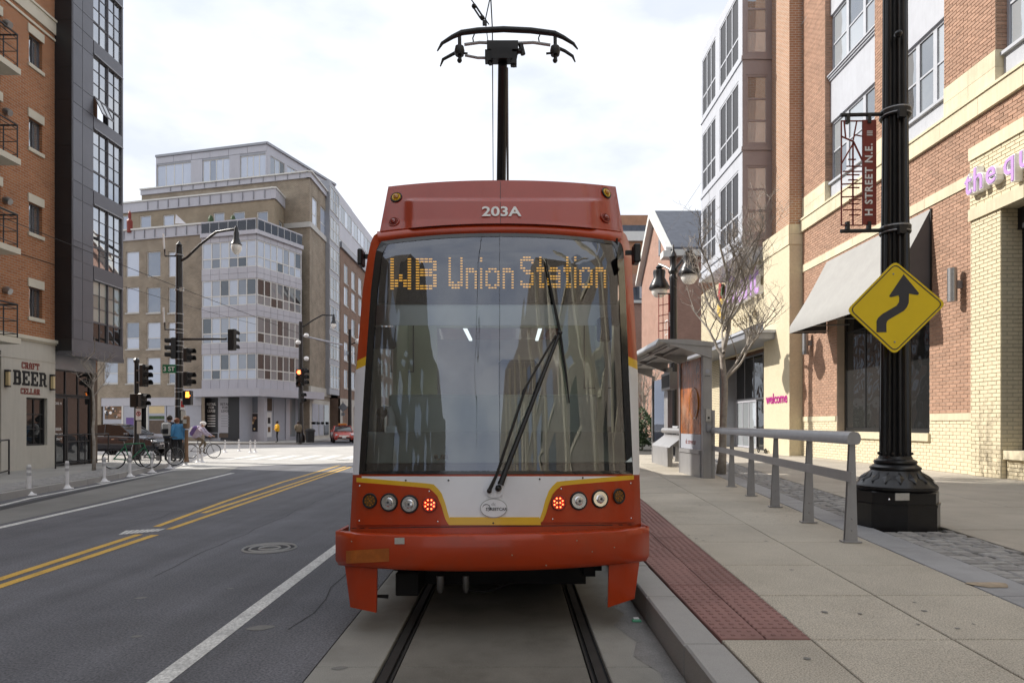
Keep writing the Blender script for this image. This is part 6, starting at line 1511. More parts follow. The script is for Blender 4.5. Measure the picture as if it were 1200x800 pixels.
# roof: a canted slab on brackets
xf, xr_ = 3.86, 5.3
rf = MB(); rf.prism([V((xr_, 17.0, 3.66)), V((xr_, 17.0, 3.78)), V((4.6, 17.0, 3.86)), V((xf, 17.0, 3.86)), V((xf, 17.0, 3.80)), V((4.6, 17.0, 3.72))], (0, 8.2, 0)); rf.build('roof', K['rail_paint'], sh_)
for k in range(4):
    MB().prism([V((5.25, 17.02+k*2.4, 3.35)), V((5.25, 17.02+k*2.4, 3.66)), V((4.6, 17.02+k*2.4, 3.72)), V((3.95, 17.02+k*2.4, 3.79)), V((4.7, 17.02+k*2.4, 3.55))], (0, .1, 0)).build('roof_bracket', K['rail_paint'], sh_)
for x in (4.1, 4.5): MB().box(x, x+.06, 17.1, 25, 3.66, 3.71).build('roof_purlin', K['rail_paint'], sh_)
MB().prism([V((xf-.005, 17, 3.78)), V((xf-.005, 17, 3.88)), V((xf-.09, 17, 3.74)), V((xf-.09, 17, 3.70))], (0, 8.2, 0)).build('gutter', K['steel'], sh_)
cb = MB().cbox((5.15, 17.03, 1.87), (.13, .08, .32)).build('call_box', K['plaque'], sh_); MB().lathe((5.15, 16.985, 1.80), [(.0, -.0), (.03, 0), (.03, -.01), (0, -.012)], 10, 'y').build('button', K['black'], cb); MB().cbox((5.15, 17.03, 1.55), (.1, .08, .2)).build('card_reader', K['metal_grey'], sh_)
MB().lathe((5.14, 17.045, 3.02), [(.0, 0), (.06, 0), (.06, -.006), (0, -.008)], 12, 'y').build('emblem', K['poster_light'], sh_); text('shelter', 'lettering', K['cab_dark'], (5.14, 17.04, 2.9), (1, 0, 0), (0, 0, 1), .055, sh_, .002)
# ---- big lamp post
LC = P(1049, 500, 9.2); LC.z = ZP
lp_ = thing('lamp_post', 'tall black fluted lamp post on octagonal base beside the setts', 'lamp post', LC)
def zz(v): return ZY(v, 9.2)
r_ = lambda p: p*9.2/F
oc = MB(); a0 = math.pi/8+.12
oc.lathe((LC.x, LC.y, 0), [(r_(46.5), ZP-.04), (r_(46.5), zz(588)), (r_(45.2), zz(587)), (r_(45.2), zz(574)), (r_(43), zz(572.6))], 8, a0=a0); oc.build('base', K['cast_iron'], lp_, bevel=0)
MB().lathe((LC.x, LC.y, 0), [(r_(47), zz(589.5)), (r_(47.2), zz(588)), (r_(47), zz(586.6))], 8, a0=a0).build('base_rib', K['cast_iron'], lp_)
fl_ = MB(); fl_.lathe((LC.x, LC.y, 0), [(r_(41), zz(573)), (r_(43), zz(571)), (r_(43), zz(568)), (r_(41), zz(565.5)), (r_(39), zz(564)), (r_(37), zz(561)), (r_(31), zz(557)), (r_(27.5), zz(553)), (r_(25.5), zz(550)), (r_(26.8), zz(548.5)), (r_(26.5), zz(546.5)), (r_(24), zz(545)), (r_(21.5), zz(543)), (r_(22.6), zz(541.2)), (r_(22), zz(539)), (r_(18), zz(537)), (r_(17), zz(534))], 40); fl_.build('flared_foot', K['cast_iron'], lp_, smooth=30)
lf = MB()
for k in range(16):                                               # cast leaf ornament round the foot
    g = 2*math.pi*k/16; d_ = V((math.cos(g), math.sin(g), 0)); s_ = V((-d_.y, d_.x, 0)); c_ = V((LC.x, LC.y, 0))
    lf.add([c_+d_*r_(26.5)+V((0, 0, zz(551.5))), c_+d_*r_(33)+s_*r_(4.6)+V((0, 0, zz(558))), c_+d_*r_(40.5)+V((0, 0, zz(563))), c_+d_*r_(33)-s_*r_(4.6)+V((0, 0, zz(558))), c_+d_*r_(35)+V((0, 0, zz(557)))], [(0, 1, 4), (1, 2, 4), (2, 3, 4), (3, 0, 4)])
tag(lf.build('leaf_ornament', K['cast_iron'], lp_), kind='stuff')
sf = MB(); vs, fs = [], []; nf = 16
lev = [zz(537), zz(300), zz(100), 11.5]; rad = [r_(16.4), r_(14.8), r_(13.2), r_(12)]
for z_, ra in zip(lev, rad):
    for j in range(nf*3):
        g = 2*math.pi*j/(nf*3); k = ra*(1.0 if j % 3 else .87); vs.append((LC.x+k*math.cos(g), LC.y+k*math.sin(g), z_))
m = nf*3
for i in range(3):
    for j in range(m): fs.append((i*m+j, i*m+(j+1) % m, (i+1)*m+(j+1) % m, (i+1)*m+j))
sf.add(vs, fs); sf.build('shaft', K['cast_iron'], lp_)
kn = MB()
for k in range(14): g = 2*math.pi*k/14; kn.ball((LC.x+r_(17)*math.cos(g), LC.y+r_(17)*math.sin(g), zz(531)), .022, 6, 4)
tag(kn.build('stud', K['cast_iron'], lp_), kind='stuff')
MB().lathe((LC.x, LC.y, 0), [(r_(14), 11.4), (r_(20), 11.6), (r_(14), 11.9), (.25, 12.4), (0, 13)], 16).build('finial', K['cast_iron'], lp_)
MB().ball(P(1052.5, 40, 8.98), (.05, .06, .05), 10, 6).build('socket', K['cast_iron'], lp_)
pl_ = P(1062, 583.5, 8.55); MB().cbox((pl_.x+.02, LC.y-r_(46)*.93-.012, pl_.z+.005), (.20, .012, .095), rz=.12).build('plaque', K['plaque'], lp_)
MB().ball((pl_.x-.16, LC.y-r_(46)*.95-.01, pl_.z-.03), (.016, .01, .016), 8, 4).build('lock', K['chrome'], lp_)
# banner and its brackets
bz = thing('street_banner', 'dark red cut-metal banner reading H STREET N.E. on the big lamp post', 'banner', P(1006, 200, 9.2))
YB = 9.2
for v in (134, 270):
    MB().tube([P(985, v+1, YB), P(1033, v, YB)], .028, 6).build('bracket_arm', K['black'], bz)
    b_ = MB(); b_.lathe((LC.x, LC.y, 0), [(r_(15.8), zz(v+5)), (r_(16.5), zz(v+4)), (r_(16.5), zz(v-4)), (r_(15.6), zz(v-5))], 20); cl = b_.build('clamp', K['black'], bz)
    for dv in (-3, 3): MB().lathe((LC.x, LC.y, 0), [(r_(16.7), zz(v+dv+.7)), (r_(16.9), zz(v+dv)), (r_(16.7), zz(v+dv-.7))], 20).build('strap', K['steel'], cl)
    MB().cbox(P(1057, v-1, 8.98), (.10, .06, .11)).build('buckle', K['black'], cl)
for u, v0_, v1_ in ((993, 134, 145), (1018, 134, 145), (993, 260, 270), (1018, 260, 270)): MB().box(P(u-1.8, 0, YB).x, P(u+1.8, 0, YB).x, YB-.03, YB+.03, ZY(v1_, YB), ZY(v0_, YB)).build('hanger', K['black'], bz)
def bar(u0_, v0_, u1_, v1_, wpx, nm='bar'):
    a, b = P(u0_, v0_, YB), P(u1_, v1_, YB); t = (b-a).normalized(); n_ = V((t.z, 0, -t.x))*wpx/2*YB/F
    MB().prism([a-n_+V((0, -.008, 0)), a+n_+V((0, -.008, 0)), b+n_+V((0, -.008, 0)), b-n_+V((0, -.008, 0))], (0, .016, 0)).build(nm, K['banner_red'], bz)
MB().box(P(1010.5, 0, YB).x, P(1026.5, 0, YB).x, YB-.012, YB+.012, ZY(263.5, YB), ZY(141, YB)).build('banner_plate', K['banner_red'], bz)
for s_ in ((986, 141.5, 986, 264.5, 1.3), (985.5, 142, 1011, 142, 1.3), (985.5, 264, 1011, 264, 1.3), (989, 142, 991, 161, 1.3), (1004, 142, 999.5, 166, 1.3), (986, 160, 1000, 166, 1.5), (1000, 166, 1010.5, 188, 1.6), (1000, 168, 986, 192, 1.5), (1001, 158, 1011, 160, 1),
           (999.5, 167, 999.5, 264, 1.6), (986, 216, 1011, 215, 1.3), (986, 231, 1011, 230, 1.3), (994, 187, 1003, 187, 1.3), (992, 195, 1010, 195, 1.2), (988, 201, 1010, 201, 1.2), (992, 205, 1007, 205, 1.2), (994, 211, 1005, 211, 1.2), (993, 220, 1007, 220, 1.3), (995, 234, 1009, 234, 1.2), (995, 239, 1007, 239, 1.2), (988, 246, 1009, 246, 1.3), (995, 252, 1008, 252, 1.2)): bar(*s_)
pb = P(1018.5, 204, YB-.02)
text('H STREET N.E.', 'lettering', K['white_paint'], P(1018.5, 210.5, YB-.016), (0, 0, 1), (-1, 0, 0), .148, bz, .003, .004, spacing=1.16, sx=.96)
for k in range(3): MB().box(P(1015.2, 0, YB).x, P(1021.8, 0, YB).x, YB-.018, YB-.013, ZY(155+k*2.2, YB), ZY(154+k*2.2, YB)).build('emblem', K['white_paint'], bz)
# diamond sign
YD = 8.78
dsn = thing('warning_sign', 'yellow diamond sign with winding arrow fixed to the big lamp post', 'road sign', P(1050, 361, YD))
def rq(pts, rr, n=5):                                             # polygon with rounded corners, in photo pixels
    out = []
    for i, p in enumerate(pts):
        p = V((*p, 0)); a = V((*pts[i-1], 0)); b = V((*pts[(i+1) % len(pts)], 0)); da, db = (a-p).normalized(), (b-p).normalized()
        for k in range(n+1):
            t = k/n; q = p+da*rr*(1-t)**2+db*rr*t**2; out.append((q.x, q.y))
    return out
cs = [(992.4, 363.2), (1049, 305.5), (1108.6, 355.8), (1048.4, 415.4)]
def dpoly(pts, y0_, th): return MB().prism([P(u, v, YD)+V((0, y0_, 0)) for u, v in pts], (0, th, 0))
dpoly(rq(cs, 7), 0, .012).build('plate', K['sign_yellow'], dsn)
cc_ = (1049.6, 360); sc_ = lambda f: [(cc_[0]+(u-cc_[0])*f, cc_[1]+(v-cc_[1])*f) for u, v in cs]
o_, i_ = rq(sc_(.945), 7), rq(sc_(.915), 6); n_ = len(o_); fr_ = MB()
fr_.add([P(u, v, YD)+V((0, -.003, 0)) for u, v in o_+i_], [(k, (k+1) % n_, n_+(k+1) % n_, n_+k) for k in range(n_)]); fr_.build('border', K['sign_black'], dsn)
ar = [(290, 580), (290, 500), (300, 478), (330, 450), (435, 388), (452, 362), (454, 330), (448, 314), (396, 328), (384, 326), (383, 316), (485, 163), (594, 296), (594, 306), (584, 312), (524, 302), (522, 368), (510, 398), (488, 425), (380, 488), (366, 500), (361, 520), (361, 580)]
dpoly([(980+x/6.157, 295+y/6.157) for x, y in ar], -.004, .003).build('arrow', K['sign_black'], dsn)
for u, v in ((1047, 321), (1048.5, 400.5)): MB().ball(P(u, v, YD-.004), (.013, .006, .013), 8, 4).build('bolt', K['steel'], dsn)
for v in (335, 385): MB().box(P(1036, 0, YD).x, P(1062, 0, YD).x, YD+.014, YD+.26, ZY(v+2, YD), ZY(v-2, YD)).build('bracket', K['steel'], dsn)
# ---- twin lamp beyond the shelter
tx, tyy = P(789, 0, 30).x, 30.0
tl = thing('street_lamp', 'black twin-headed street lamp rising behind the tram shelter', 'street lamp', (tx, tyy, ZP))
ZT3 = lambda v: ZY(v, 30); r3 = lambda p: p*30/F
MB().lathe((tx, tyy, 0), [(.5, ZP), (.5, 1.1), (.36, 1.3), (.24, 1.5), (.2, 1.6), (.17, ZT3(330)), (.2, ZT3(326)), (.15, ZT3(322)), (.24, ZT3(318)), (.14, ZT3(312)), (.13, ZT3(304)), (.2, ZT3(301)), (.13, ZT3(298)), (.05, ZT3(293)), (.04, ZT3(288)), (0, ZT3(286))], 14).build('post', K['cast_iron'], tl, smooth=40)
for s_, u, v in ((-1, 776, 333), (1, 803.5, 316)):
    hx = P(u, 0, 30-.4*s_).x; hy = 30-1.0*s_; zc_ = ZY(v, hy)
    MB().tube([(tx, tyy, ZT3(318)), (lerp(tx, hx, .5), lerp(tyy, hy, .5), ZT3(310)), (hx, hy, zc_+.95)], .06, 7).build('arm', K['cast_iron'], tl, smooth=40)
    hd = MB().lathe((hx, hy, zc_), [(.0, .95), (.1, .9), (.17, .8), (.12, .72), (.28, .66), (.3, .55), (.27, .3), (.42, .02), (.5, -.18), (.48, -.24), (0, -.22)], 16).build('lamp_head', K['cast_iron'], tl, smooth=40)
    MB().lathe((hx, hy, zc_), [(.38, -.245), (.36, -.42), (.22, -.6), (0, -.66)], 14).build('globe', K['glass_globe'], hd, smooth='all')
tb_ = thing('street_banner', 'dark red cut-metal banner on the twin-headed lamp behind the shelter', 'banner', (tx-.3, 30, 5))
MB().box(P(783, 0, 30).x, P(787, 0, 30).x, 29.95, 30, ZT3(400), ZT3(345)).build('banner_plate', K['banner_red'], tb_)
text('H STREET', 'lettering', K['white_paint'], (P(785, 0, 30).x, 29.94, ZT3(374)), (0, 0, 1), (-1, 0, 0), .15, tb_, .004, .002)
for v in (344, 401): MB().tube([P(771, v, 30), P(789, v, 30)], .03, 6).build('bracket_arm', K['black'], tb_)
for u in (772, 777): MB().tube([P(u, 345, 30), P(u, 400, 30)], .02, 5).build('bar', K['banner_red'], tb_)
for v in (358, 370, 379, 388): MB().tube([P(772, v, 30), P(783, v-2, 30)], .02, 5).build('bar', K['banner_red'], tb_)
# ---- white delineator posts
def post(loc, label, group, twin=None):
    t = thing('delineator_post', label, 'bollard', loc, group); x, y_, z = loc
    MB().lathe(loc, [(.15, .0), (.15, .02), (.09, .04), (.055, .09), (.046, .11)], 14).build('base', K['post_white'], t, smooth=40)
    MB().lathe(loc, [(.045, .11), (.045, .66), (.038, .70), (.0, .71)], 12).build('tube', K['post_white'], t, smooth=40)
    for z0 in (.45, .58): MB().lathe(loc, [(.0475, z0), (.0475, z0+.07)], 12).build('band', K['reflect_band'], t)
    return t
near_l = ['first white post from the frame edge along the bike lane', 'second white post from the frame edge along the bike lane', 'third white post from the frame edge, just past the slim tree', 'white post in front of the bicycle at the no-turn sign pole',
          'white post in front of the second parked bicycle', 'white post in front of the person with the grey backpack', 'white post in front of the brown parking meter', 'left one of the close pair of white posts by the cyclist', 'right one of the close pair of white posts by the cyclist']
far_l = ['far white post nearest the cyclist, across the crossing', 'far white post second from the cyclist, across the crossing', 'left one of the far pair of white posts', 'right one of the far pair of white posts']
p0 = None
for i, (u, v) in enumerate(((34, 580), (78.5, 572.5), (122, 564.5), (152, 558.5), (178, 553.5), (198.5, 549), (217.5, 545.5), (232, 542), (236.7, 542))):
    g = G(u, v)
    if p0 is None: p0 = post(tuple(g), near_l[0], 'white posts along the bike lane')
    else: dup(p0, g, None, near_l[i])
for i, (u, v) in enumerate(((263.7, 530), (280, 528.5), (293.5, 530.5), (299, 530))): dup(p0, G(u, v), None, far_l[i], 'white posts across the crossing')
# ---- traffic signals and poles
def lathe_pole(t, x, y_, r0, r1, z0, z1, m='cast_iron', nm='pole'): return MB().lathe((x, y_, 0), [(r0*1.8, z0), (r0*1.8, z0+.5), (r0*1.2, z0+.7), (r0, z0+.9), (r1, z1), (0, z1+.01)], 12).build(nm, K[m], t, smooth=40)
def signal(loc, rz, label, lit=None, n=3, s=.86, group='traffic signal heads'):
    t = thing('traffic_signal', label, 'traffic light', loc, group); x, y_, z = loc
    hs_ = MB(); hs_.box(x-.18*s, x+.18*s, y_-.1, y_+.1, z-.175*n*s, z+.175*n*s); o = hs_.build('housing', K['black'], t, bevel=.02)
    for k in range(n):
        zc_ = z+(n-1)*.175*s-k*.35*s; col = 'bulb_red' if lit == k and k == 0 else 'bulb_amber' if lit == k else 'black_gloss'
        MB().lathe((x, y_-.1, zc_), [(.0, -.03), (.12*s, -.02), (.13*s, 0), (0, 0)], 14, 'y').build('lens', K[col], t)
        vz = MB(); n_ = 10; rows = []
        for yy in (0, -.24): rows.append([V((x+.15*s*math.cos(g), y_-.1+yy, zc_+.15*s*math.sin(g))) for g in [math.pi*(-.15+1.3*i/n_) for i in range(n_+1)]])
        vz.grid(rows); vz.build('visor', K['black_matte'], t)
    c = V(loc); 
    for o in t.children:                                          # turn the head about its own upright axis
        o.matrix_basis = Matrix.Rotation(rz, 4, 'Z')
    return t
def arm_lamp(t, base, tip, v_head):
    x, y_, z = base; tx_, ty_, tz_ = tip
    MB().tube([base, V(base).lerp(V(tip), .12)+V((0, 0, .02)), V(base).lerp(V(tip), .35)+V((0, 0, .25)), V(base).lerp(V(tip), .65)+V((0, 0, .42)), V(tip)+V((0, 0, .10))], .055, 8).build('lamp_arm', K['cast_iron'], t, smooth=50)
    h = MB().lathe(tip, [(.05, .2), (.09, .1), (.09, 0), (.12, -.08), (.12, -.28), (.20, -.50), (.235, -.56), (0, -.54)], 14).build('lamp_head', K['cast_iron'], t, smooth=40)
    MB().lathe(tip, [(.20, -.565), (.215, -.68), (.17, -.84), (.08, -.95), (0, -.97)], 14).build('globe', K['glass_globe'], h, smooth='all')
Y1 = 28.0; X1 = P(210, 0, Y1).x
tp = thing('signal_pole', 'tall black signal pole with curved lamp arm at the near crossing corner', 'pole', (X1, Y1, ZL))
lathe_pole(tp, X1, Y1, .185, .13, ZL, ZY(290, Y1)); MB().lathe((X1, Y1, 0), [(.1, ZY(290, Y1)), (.13, ZY(287, Y1)), (.05, ZY(284, Y1)), (0, ZY(282, Y1))], 10).build('finial', K['cast_iron'], tp)
arm_lamp(tp, P(212, 306, Y1), P(277, 271, Y1-1.0), 0)
MB().tube([P(212, 397.5, Y1), P(265, 397, Y1-.6)], .05, 8).build('mast_arm', K['cast_iron'], tp)
for v in (300, 386):
    MB().tube([P(210, v, Y1), P(193.5, v, Y1), P(193, v-8, Y1)], .035, 6).build('antenna_bracket', K['cast_iron'], tp); MB().tube([P(192.5, v-8, Y1), P(191.5, v-26, Y1)], .04, 6).build('antenna', K['white_paint'], tp)
for v in (299, 340, 368, 379, 386, 390, 400, 405, 412, 421, 428, 436, 455, 459, 467, 476): MB().lathe((X1, Y1, ZY(v, Y1)), [(.178, -.02), (.178, .02)], 12).build('strap', K['steel'], tp)
MB().cbox(P(213, 339, Y1-.2), (.16, .1, .16)).build('junction_box', K['plaque'], tp)
signal(tuple(P(272, 398, Y1-.6)), math.pi-.25, 'dark signal head hanging out on the mast arm, seen from behind')
signal(tuple(P(203.5, 408, Y1-.1)), -1.2, 'upper signal head on the side of the tall pole away from the arm')
signal(tuple(P(219.5, 416, Y1-.3)), 1.4, 'upper of two signal heads stacked under the mast arm', n=2)
signal(tuple(P(219.5, 444, Y1-.3)), 1.4, 'lower of two signal heads stacked under the mast arm', n=2)
pw_ = thing('pedestrian_signal', 'pedestrian signal on the tall pole with its orange hand lit', 'pedestrian signal', P(220, 464, Y1-.35))
MB().cbox(P(220, 466, Y1-.3), (.36, .25, .62)).build('housing', K['black'], pw_, bevel=.02); q = P(219.5, 463.5, Y1-.44)
hnd = MB(); hnd.cbox(q, (.15, .01, .15))
for k in range(4): hnd.cbox(q+V((-.054+.036*k, 0, .12)), (.026, .01, .1))
hnd.cbox(q+V((.1, 0, .01)), (.05, .01, .03), ry=.5); tag(hnd.build('hand_symbol', K['bulb_amber'], pw_), kind='stuff')
sg1 = thing('street_sign', 'green street name sign reading 3 ST on the tall signal pole', 'street sign', P(198, 432, Y1-.2))
MB().box(P(190.5, 0, Y1-.25).x, P(206, 0, Y1-.25).x, Y1-.26, Y1-.24, ZY(437, Y1-.25), ZY(427, Y1-.25)).build('plate', K['sign_green'], sg1); text('3 ST', 'lettering', K['white_paint'], P(198, 432.3, Y1-.265), (1, 0, 0), (0, 0, 1), .27, sg1, .002, .004)
sg2 = thing('parking_sign', 'small white and red sign low on the tall signal pole', 'sign', P(214, 473, Y1-.25))
MB().box(P(211.5, 0, Y1-.3).x, P(216.5, 0, Y1-.3).x, Y1-.31, Y1-.29, ZY(480, Y1-.3), ZY(467, Y1-.3)).build('plate', K['white_paint'], sg2); MB().box(P(212.2, 0, Y1-.3).x, P(215.8, 0, Y1-.3).x, Y1-.316, Y1-.312, ZY(477, Y1-.3), ZY(469.5, Y1-.3)).build('print', K['sign_red'], sg2)
MB().box(P(212, 0, Y1-.3).x, P(217.5, 0, Y1-.3).x, Y1-.30, Y1-.27, ZY(492, Y1-.3), ZY(481, Y1-.3)).build('lower_plate', K['plaque'], sg2)
Y2 = 26.6; X2 = P(160, 0, Y2).x
sp_ = thing('signal_pole', 'short black signal pole carrying the no-turn sign near the bicycles', 'pole', (X2, Y2, ZL))
lathe_pole(sp_, X2, Y2, .10, .085, ZL, ZY(424, Y2)); MB().ball((X2, Y2, ZY(423, Y2)), .12, 8, 6).build('finial', K['cast_iron'], sp_)
for v in (434, 448, 462, 477): MB().tube([(X2, Y2-.05, ZY(v, Y2)), P(169, v, Y2-.1)], .03, 6).build('bracket', K['steel'], sp_)
signal(tuple(P(168.5, 440, Y2-.1)), 1.35, 'three-lens signal head at the top of the short pole'); 
signal(tuple(P(157.5, 469, Y2)), math.pi, 'lower boxy signal head on the short pole, side away from the street', n=2, s=.8); signal(tuple(P(167, 469, Y2-.15)), 1.2, 'lower boxy signal head on the short pole, street side', n=2, s=.8)
sg3 = thing('no_turn_sign', 'white no-turn sign with red ring on the short signal pole', 'road sign', P(162.5, 485, Y2-.15))
ys3 = Y2-.16; MB().box(P(159, 0, ys3).x, P(165.5, 0, ys3).x, ys3, ys3+.01, ZY(492, ys3), ZY(478.5, ys3)).build('plate', K['white_paint'], sg3)
MB().torus(P(162.3, 484.5, ys3-.01), .08, .014, 'y', 20, 4).build('ring', K['sign_red'], sg3); MB().tube([P(162.6, 487.5, ys3-.01), P(162.6, 483.5, ys3-.01), P(161, 482.5, ys3-.01)], .012, 5).build('arrow', K['black'], sg3); MB().tube([P(160.6, 482.6, ys3-.014), P(164, 486.4, ys3-.014)], .01, 5).build('bar', K['sign_red'], sg3)
MB().box(P(160, 0, ys3).x, P(165, 0, ys3).x, ys3+.02, ys3+.03, ZY(508, ys3), ZY(493, ys3)).build('lower_plate', K['plaque'], sg3)
mt_ = thing('parking_meter', 'brown parking meter post beside the person in the blue jacket', 'parking meter', G(218.5, 541, ZL)); q = G(218.5, 541, ZL)
MB().lathe(tuple(q), [(.10, 0), (.07, .2), (.065, 1.25), (.0, 1.26)], 10).build('post', K['bag_brown'], mt_, smooth=40); MB().cbox(q+V((0, 0, 1.55)), (.22, .2, .5)).build('head', K['bag_brown'], mt_, bevel=.05); MB().cbox(q+V((0, -.14, 1.58)), (.14, .012, .16)).build('screen', K['plaque'], mt_)
# far corner signal pole, lamp and more poles down the street
Y4 = 52.0; X4 = P(352.5, 0, Y4).x
fp2 = thing('signal_pole', 'black signal pole with lamp arm at the far corner of the crossing', 'pole', (X4, Y4, ZL))
lathe_pole(fp2, X4, Y4, .2, .15, ZL, ZY(377, Y4)); arm_lamp(fp2, P(353.5, 383, Y4), P(391, 371, Y4), 0); MB().tube([P(353, 432, Y4), P(360, 432, Y4)], .06, 6).build('bracket', K['cast_iron'], fp2)
MB().tube([P(353, 393, Y4), P(401, 404, Y4+4)], .07, 6).build('mast_arm', K['white_metal'], fp2)
for u, v in ((359, 393), (349.5, 401), (359, 420)): MB().ball(P(u, v, Y4-.2), (.22, .22, .18), 8, 6).build('camera_head', K['white_paint'], fp2)
signal(tuple(P(351, 443, Y4-.4)), 0.0, 'signal head showing red on the far corner pole', 0, 3, 1.35); signal(tuple(P(356.5, 442, Y4-.2)), 1.45, 'dark signal head beside the red light on the far corner pole', None, 3, 1.25); signal(tuple(P(353.5, 466, Y4-.3)), 1.3, 'low boxy signal on the far corner pole', None, 2, 1.2)
bq = G(363.5, 518, ZL); bn_2 = thing('litter_bin', 'black litter bin at the foot of the far corner pole', 'bin', bq); MB().lathe(tuple(bq), [(.32, 0), (.36, .9), (.40, .92), (.38, 1.02), (.2, 1.1), (0, 1.1)], 12).build('body', K['black'], bn_2, smooth=40); MB().lathe(tuple(bq), [(.41, .86), (.42, .9), (.41, .94)], 12).build('rim', K['black'], bn_2)
for u, v0_, Yq, lab in ((410, 386, 66, 'slender black pole beside the taxi down the street'), (402, 400, 74, 'thin black pole behind the taxi with diamond sign')):
    xq_ = P(u, 0, Yq).x; t = thing('street_pole', lab, 'pole', (xq_, Yq, ZL)); lathe_pole(t, xq_, Yq, .2, .14, ZL, ZY(v0_, Yq)); MB().tube([(xq_, Yq, ZY(v0_+18, Yq)), (xq_+.8, Yq, ZY(v0_+14, Yq))], .06, 6).build('arm', K['cast_iron'], t); MB().ball((xq_+.8, Yq, ZY(v0_+14, Yq)), .3, 8, 6).build('lamp_head', K['white_paint'], t)
dg_ = thing('road_sign', 'grey back of a diamond road sign behind the taxi', 'road sign', P(402, 477, 70)); MB().prism([P(402+5.6*math.cos(g), 477+5.6*math.sin(g), 70) for g in (0, math.pi/2, math.pi, 3*math.pi/2)], (0, .03, 0)).build('plate', K['metal_grey'], dg_); MB().box(P(400, 0, 70).x, P(404, 0, 70).x, 70, 70.03, ZY(487, 70), ZY(483.5, 70)).build('lower_plate', K['metal_grey'], dg_); MB().tube([P(402, 487, 70.05), P(402, 470, 70.05)], .05, 5).build('post', K['steel'], dg_)
# ---- overhead span wires
def wire(label, pts, r=.012, m='wire'): return tag(MB().tube(pts, r, 5).build('span_wire', K[m]), label, 'wire')
def sag(a, b, s, n=10): a, b = V(a), V(b); return [a.lerp(b, i/n)-V((0, 0, s*4*(i/n)*(1-i/n))) for i in range(n+1)]
wire('upper thin black wire from the left facade across the street', sag(fL_.p(20.05, ZY(255, 20.05), .02), P(445, 425, 46), .1))
wire('lower thin black wire from the left facade across the street', sag(fL_.p(19.4, ZY(284, 19.4), .02), P(300, 380, 40), .1), .010)
wire('pale thin wire from the right brick facade over the shelter', sag(P(945, 20, 28.2), P(781, 275, 62), .15), .014, 'wire_pale')
# ================================================================= TREES AND SHRUBS
def limb_tree(name, label, base, zfork, height, spread, r0, seed, nmain=9, lean=0.0, group=None, depth=4, tm='bark'):
    rr = random.Random(seed); t = thing(name, label, 'tree', base, group); B = V(base)
    trunk_pts = [B+V((lean*k/5+rr.uniform(-.02, .02), rr.uniform(-.02, .02), zfork*k/5)) for k in range(6)]
    top = trunk_pts[-1]
    lead = [top+V((rr.uniform(-.08, .08)*k, rr.uniform(-.08, .08)*k, (height-zfork)*k/6)) for k in range(1, 6)]
    MB().tube(trunk_pts+lead, [r0*1.25]+[r0*(1-.05*k) for k in range(1, 6)]+[r0*(.62-.1*k) for k in range(5)], 9).build('trunk', K[tm], t, smooth='all')
    tw = MB()
    def grow(mb, p, d, ln, r, lev):
        pts = [p]; k = max(3, int(ln/.16)); q = V(p); dd = V(d)
        for i in range(k):
            dd = (dd+V((rr.uniform(-.16, .16), rr.uniform(-.16, .16), rr.uniform(-.03, .15)))).normalized(); q = q+dd*ln/k; pts.append(q)
        mb.tube(pts, [max(.0035, r*(1-.75*i/k)) for i in range(k+1)], 6 if lev < 2 else 3, cap=False)
        if lev < depth:
            for _ in range((6, 5, 3, 2, 1)[lev]):
                i = rr.randint(max(1, k//4), k); side = V((rr.uniform(-1, 1), rr.uniform(-1, 1), rr.uniform(-.25, .9)))
                grow(mb if lev < 1 else tw, pts[i], (dd*.55+side*.8).normalized(), ln*rr.uniform(.35, .6), r*.45, lev+1)
    for i in range(nmain):
        g = 2*math.pi*(i*.382+rr.uniform(-.05, .05)); f = rr.uniform(0, .75); p = top.lerp(lead[-1], f*.8); el = rr.uniform(.5, 1.1)
        mb = MB(); grow(mb, p, V((math.cos(g), math.sin(g), el+.3)).normalized(), spread*rr.uniform(.75, 1.1)*(1-.25*f), r0*.42*(1-.3*f), 0); mb.build('branch', K[tm], t, smooth='all')
    tag(tw.build('crown', K['twig'], t), kind='stuff'); return t
limb_tree('bare_tree', 'leafless street tree standing behind the railing before the supermarket', (P(845, 0, 18.5).x, 18.5, ZP), 2.6, 7.2, 2.6, .115, 11, 11, .12)
limb_tree('bare_tree', 'slim leafless young tree by the dark bay on the left pavement', tuple(G(109.5, 551, ZL)), 2.2, 4.6, .9, .05, 5, 6, depth=2)
limb_tree('bare_tree', 'leafless brown tree seen between tram and shelter', (P(757, 0, 46).x, 46, ZP), 1.0, 6.5, 2.6, .12, 8, 9, depth=3)
def leafy(name, label, c, r, n, seed):
    rr = random.Random(seed); t = thing(name, label, 'shrub', (c[0], c[1], ZP)); mb = MB()
    for _ in range(n):
        d = V((rr.gauss(0, 1), rr.gauss(0, 1), rr.gauss(0, 1))).normalized()*rr.uniform(.45, 1)**.5; p = V(c)+V((d.x*r[0], d.y*r[1], d.z*r[2]))*(1+.22*math.sin(5*d.x+3*d.z)); s = rr.uniform(.05, .12)
        a = V((rr.uniform(-1, 1), rr.uniform(-1, 1), rr.uniform(-1, 1))).normalized(); b = a.orthogonal().normalized(); mb.add([p-a*s, p+b*s*.5, p+a*s, p-b*s*.5], [(0, 1, 2, 3)])
    tag(mb.build('foliage', K['leaf'], t), kind='stuff'); MB().tube([V((c[0], c[1], ZP)), V(c)], .04, 6).build('stem', K['bark'], t); return t
leafy('shrub', 'dark green shrub between the tram and the shelter', (P(753, 0, 36).x, 36, 1.35), (.9, .9, 1.15), 1800, 3)
leafy('hedge_shrub', 'dark green shrub half hidden behind the tram edge', (P(741, 0, 37).x, 37, 1.2), (.8, .9, 1.0), 1200, 4)
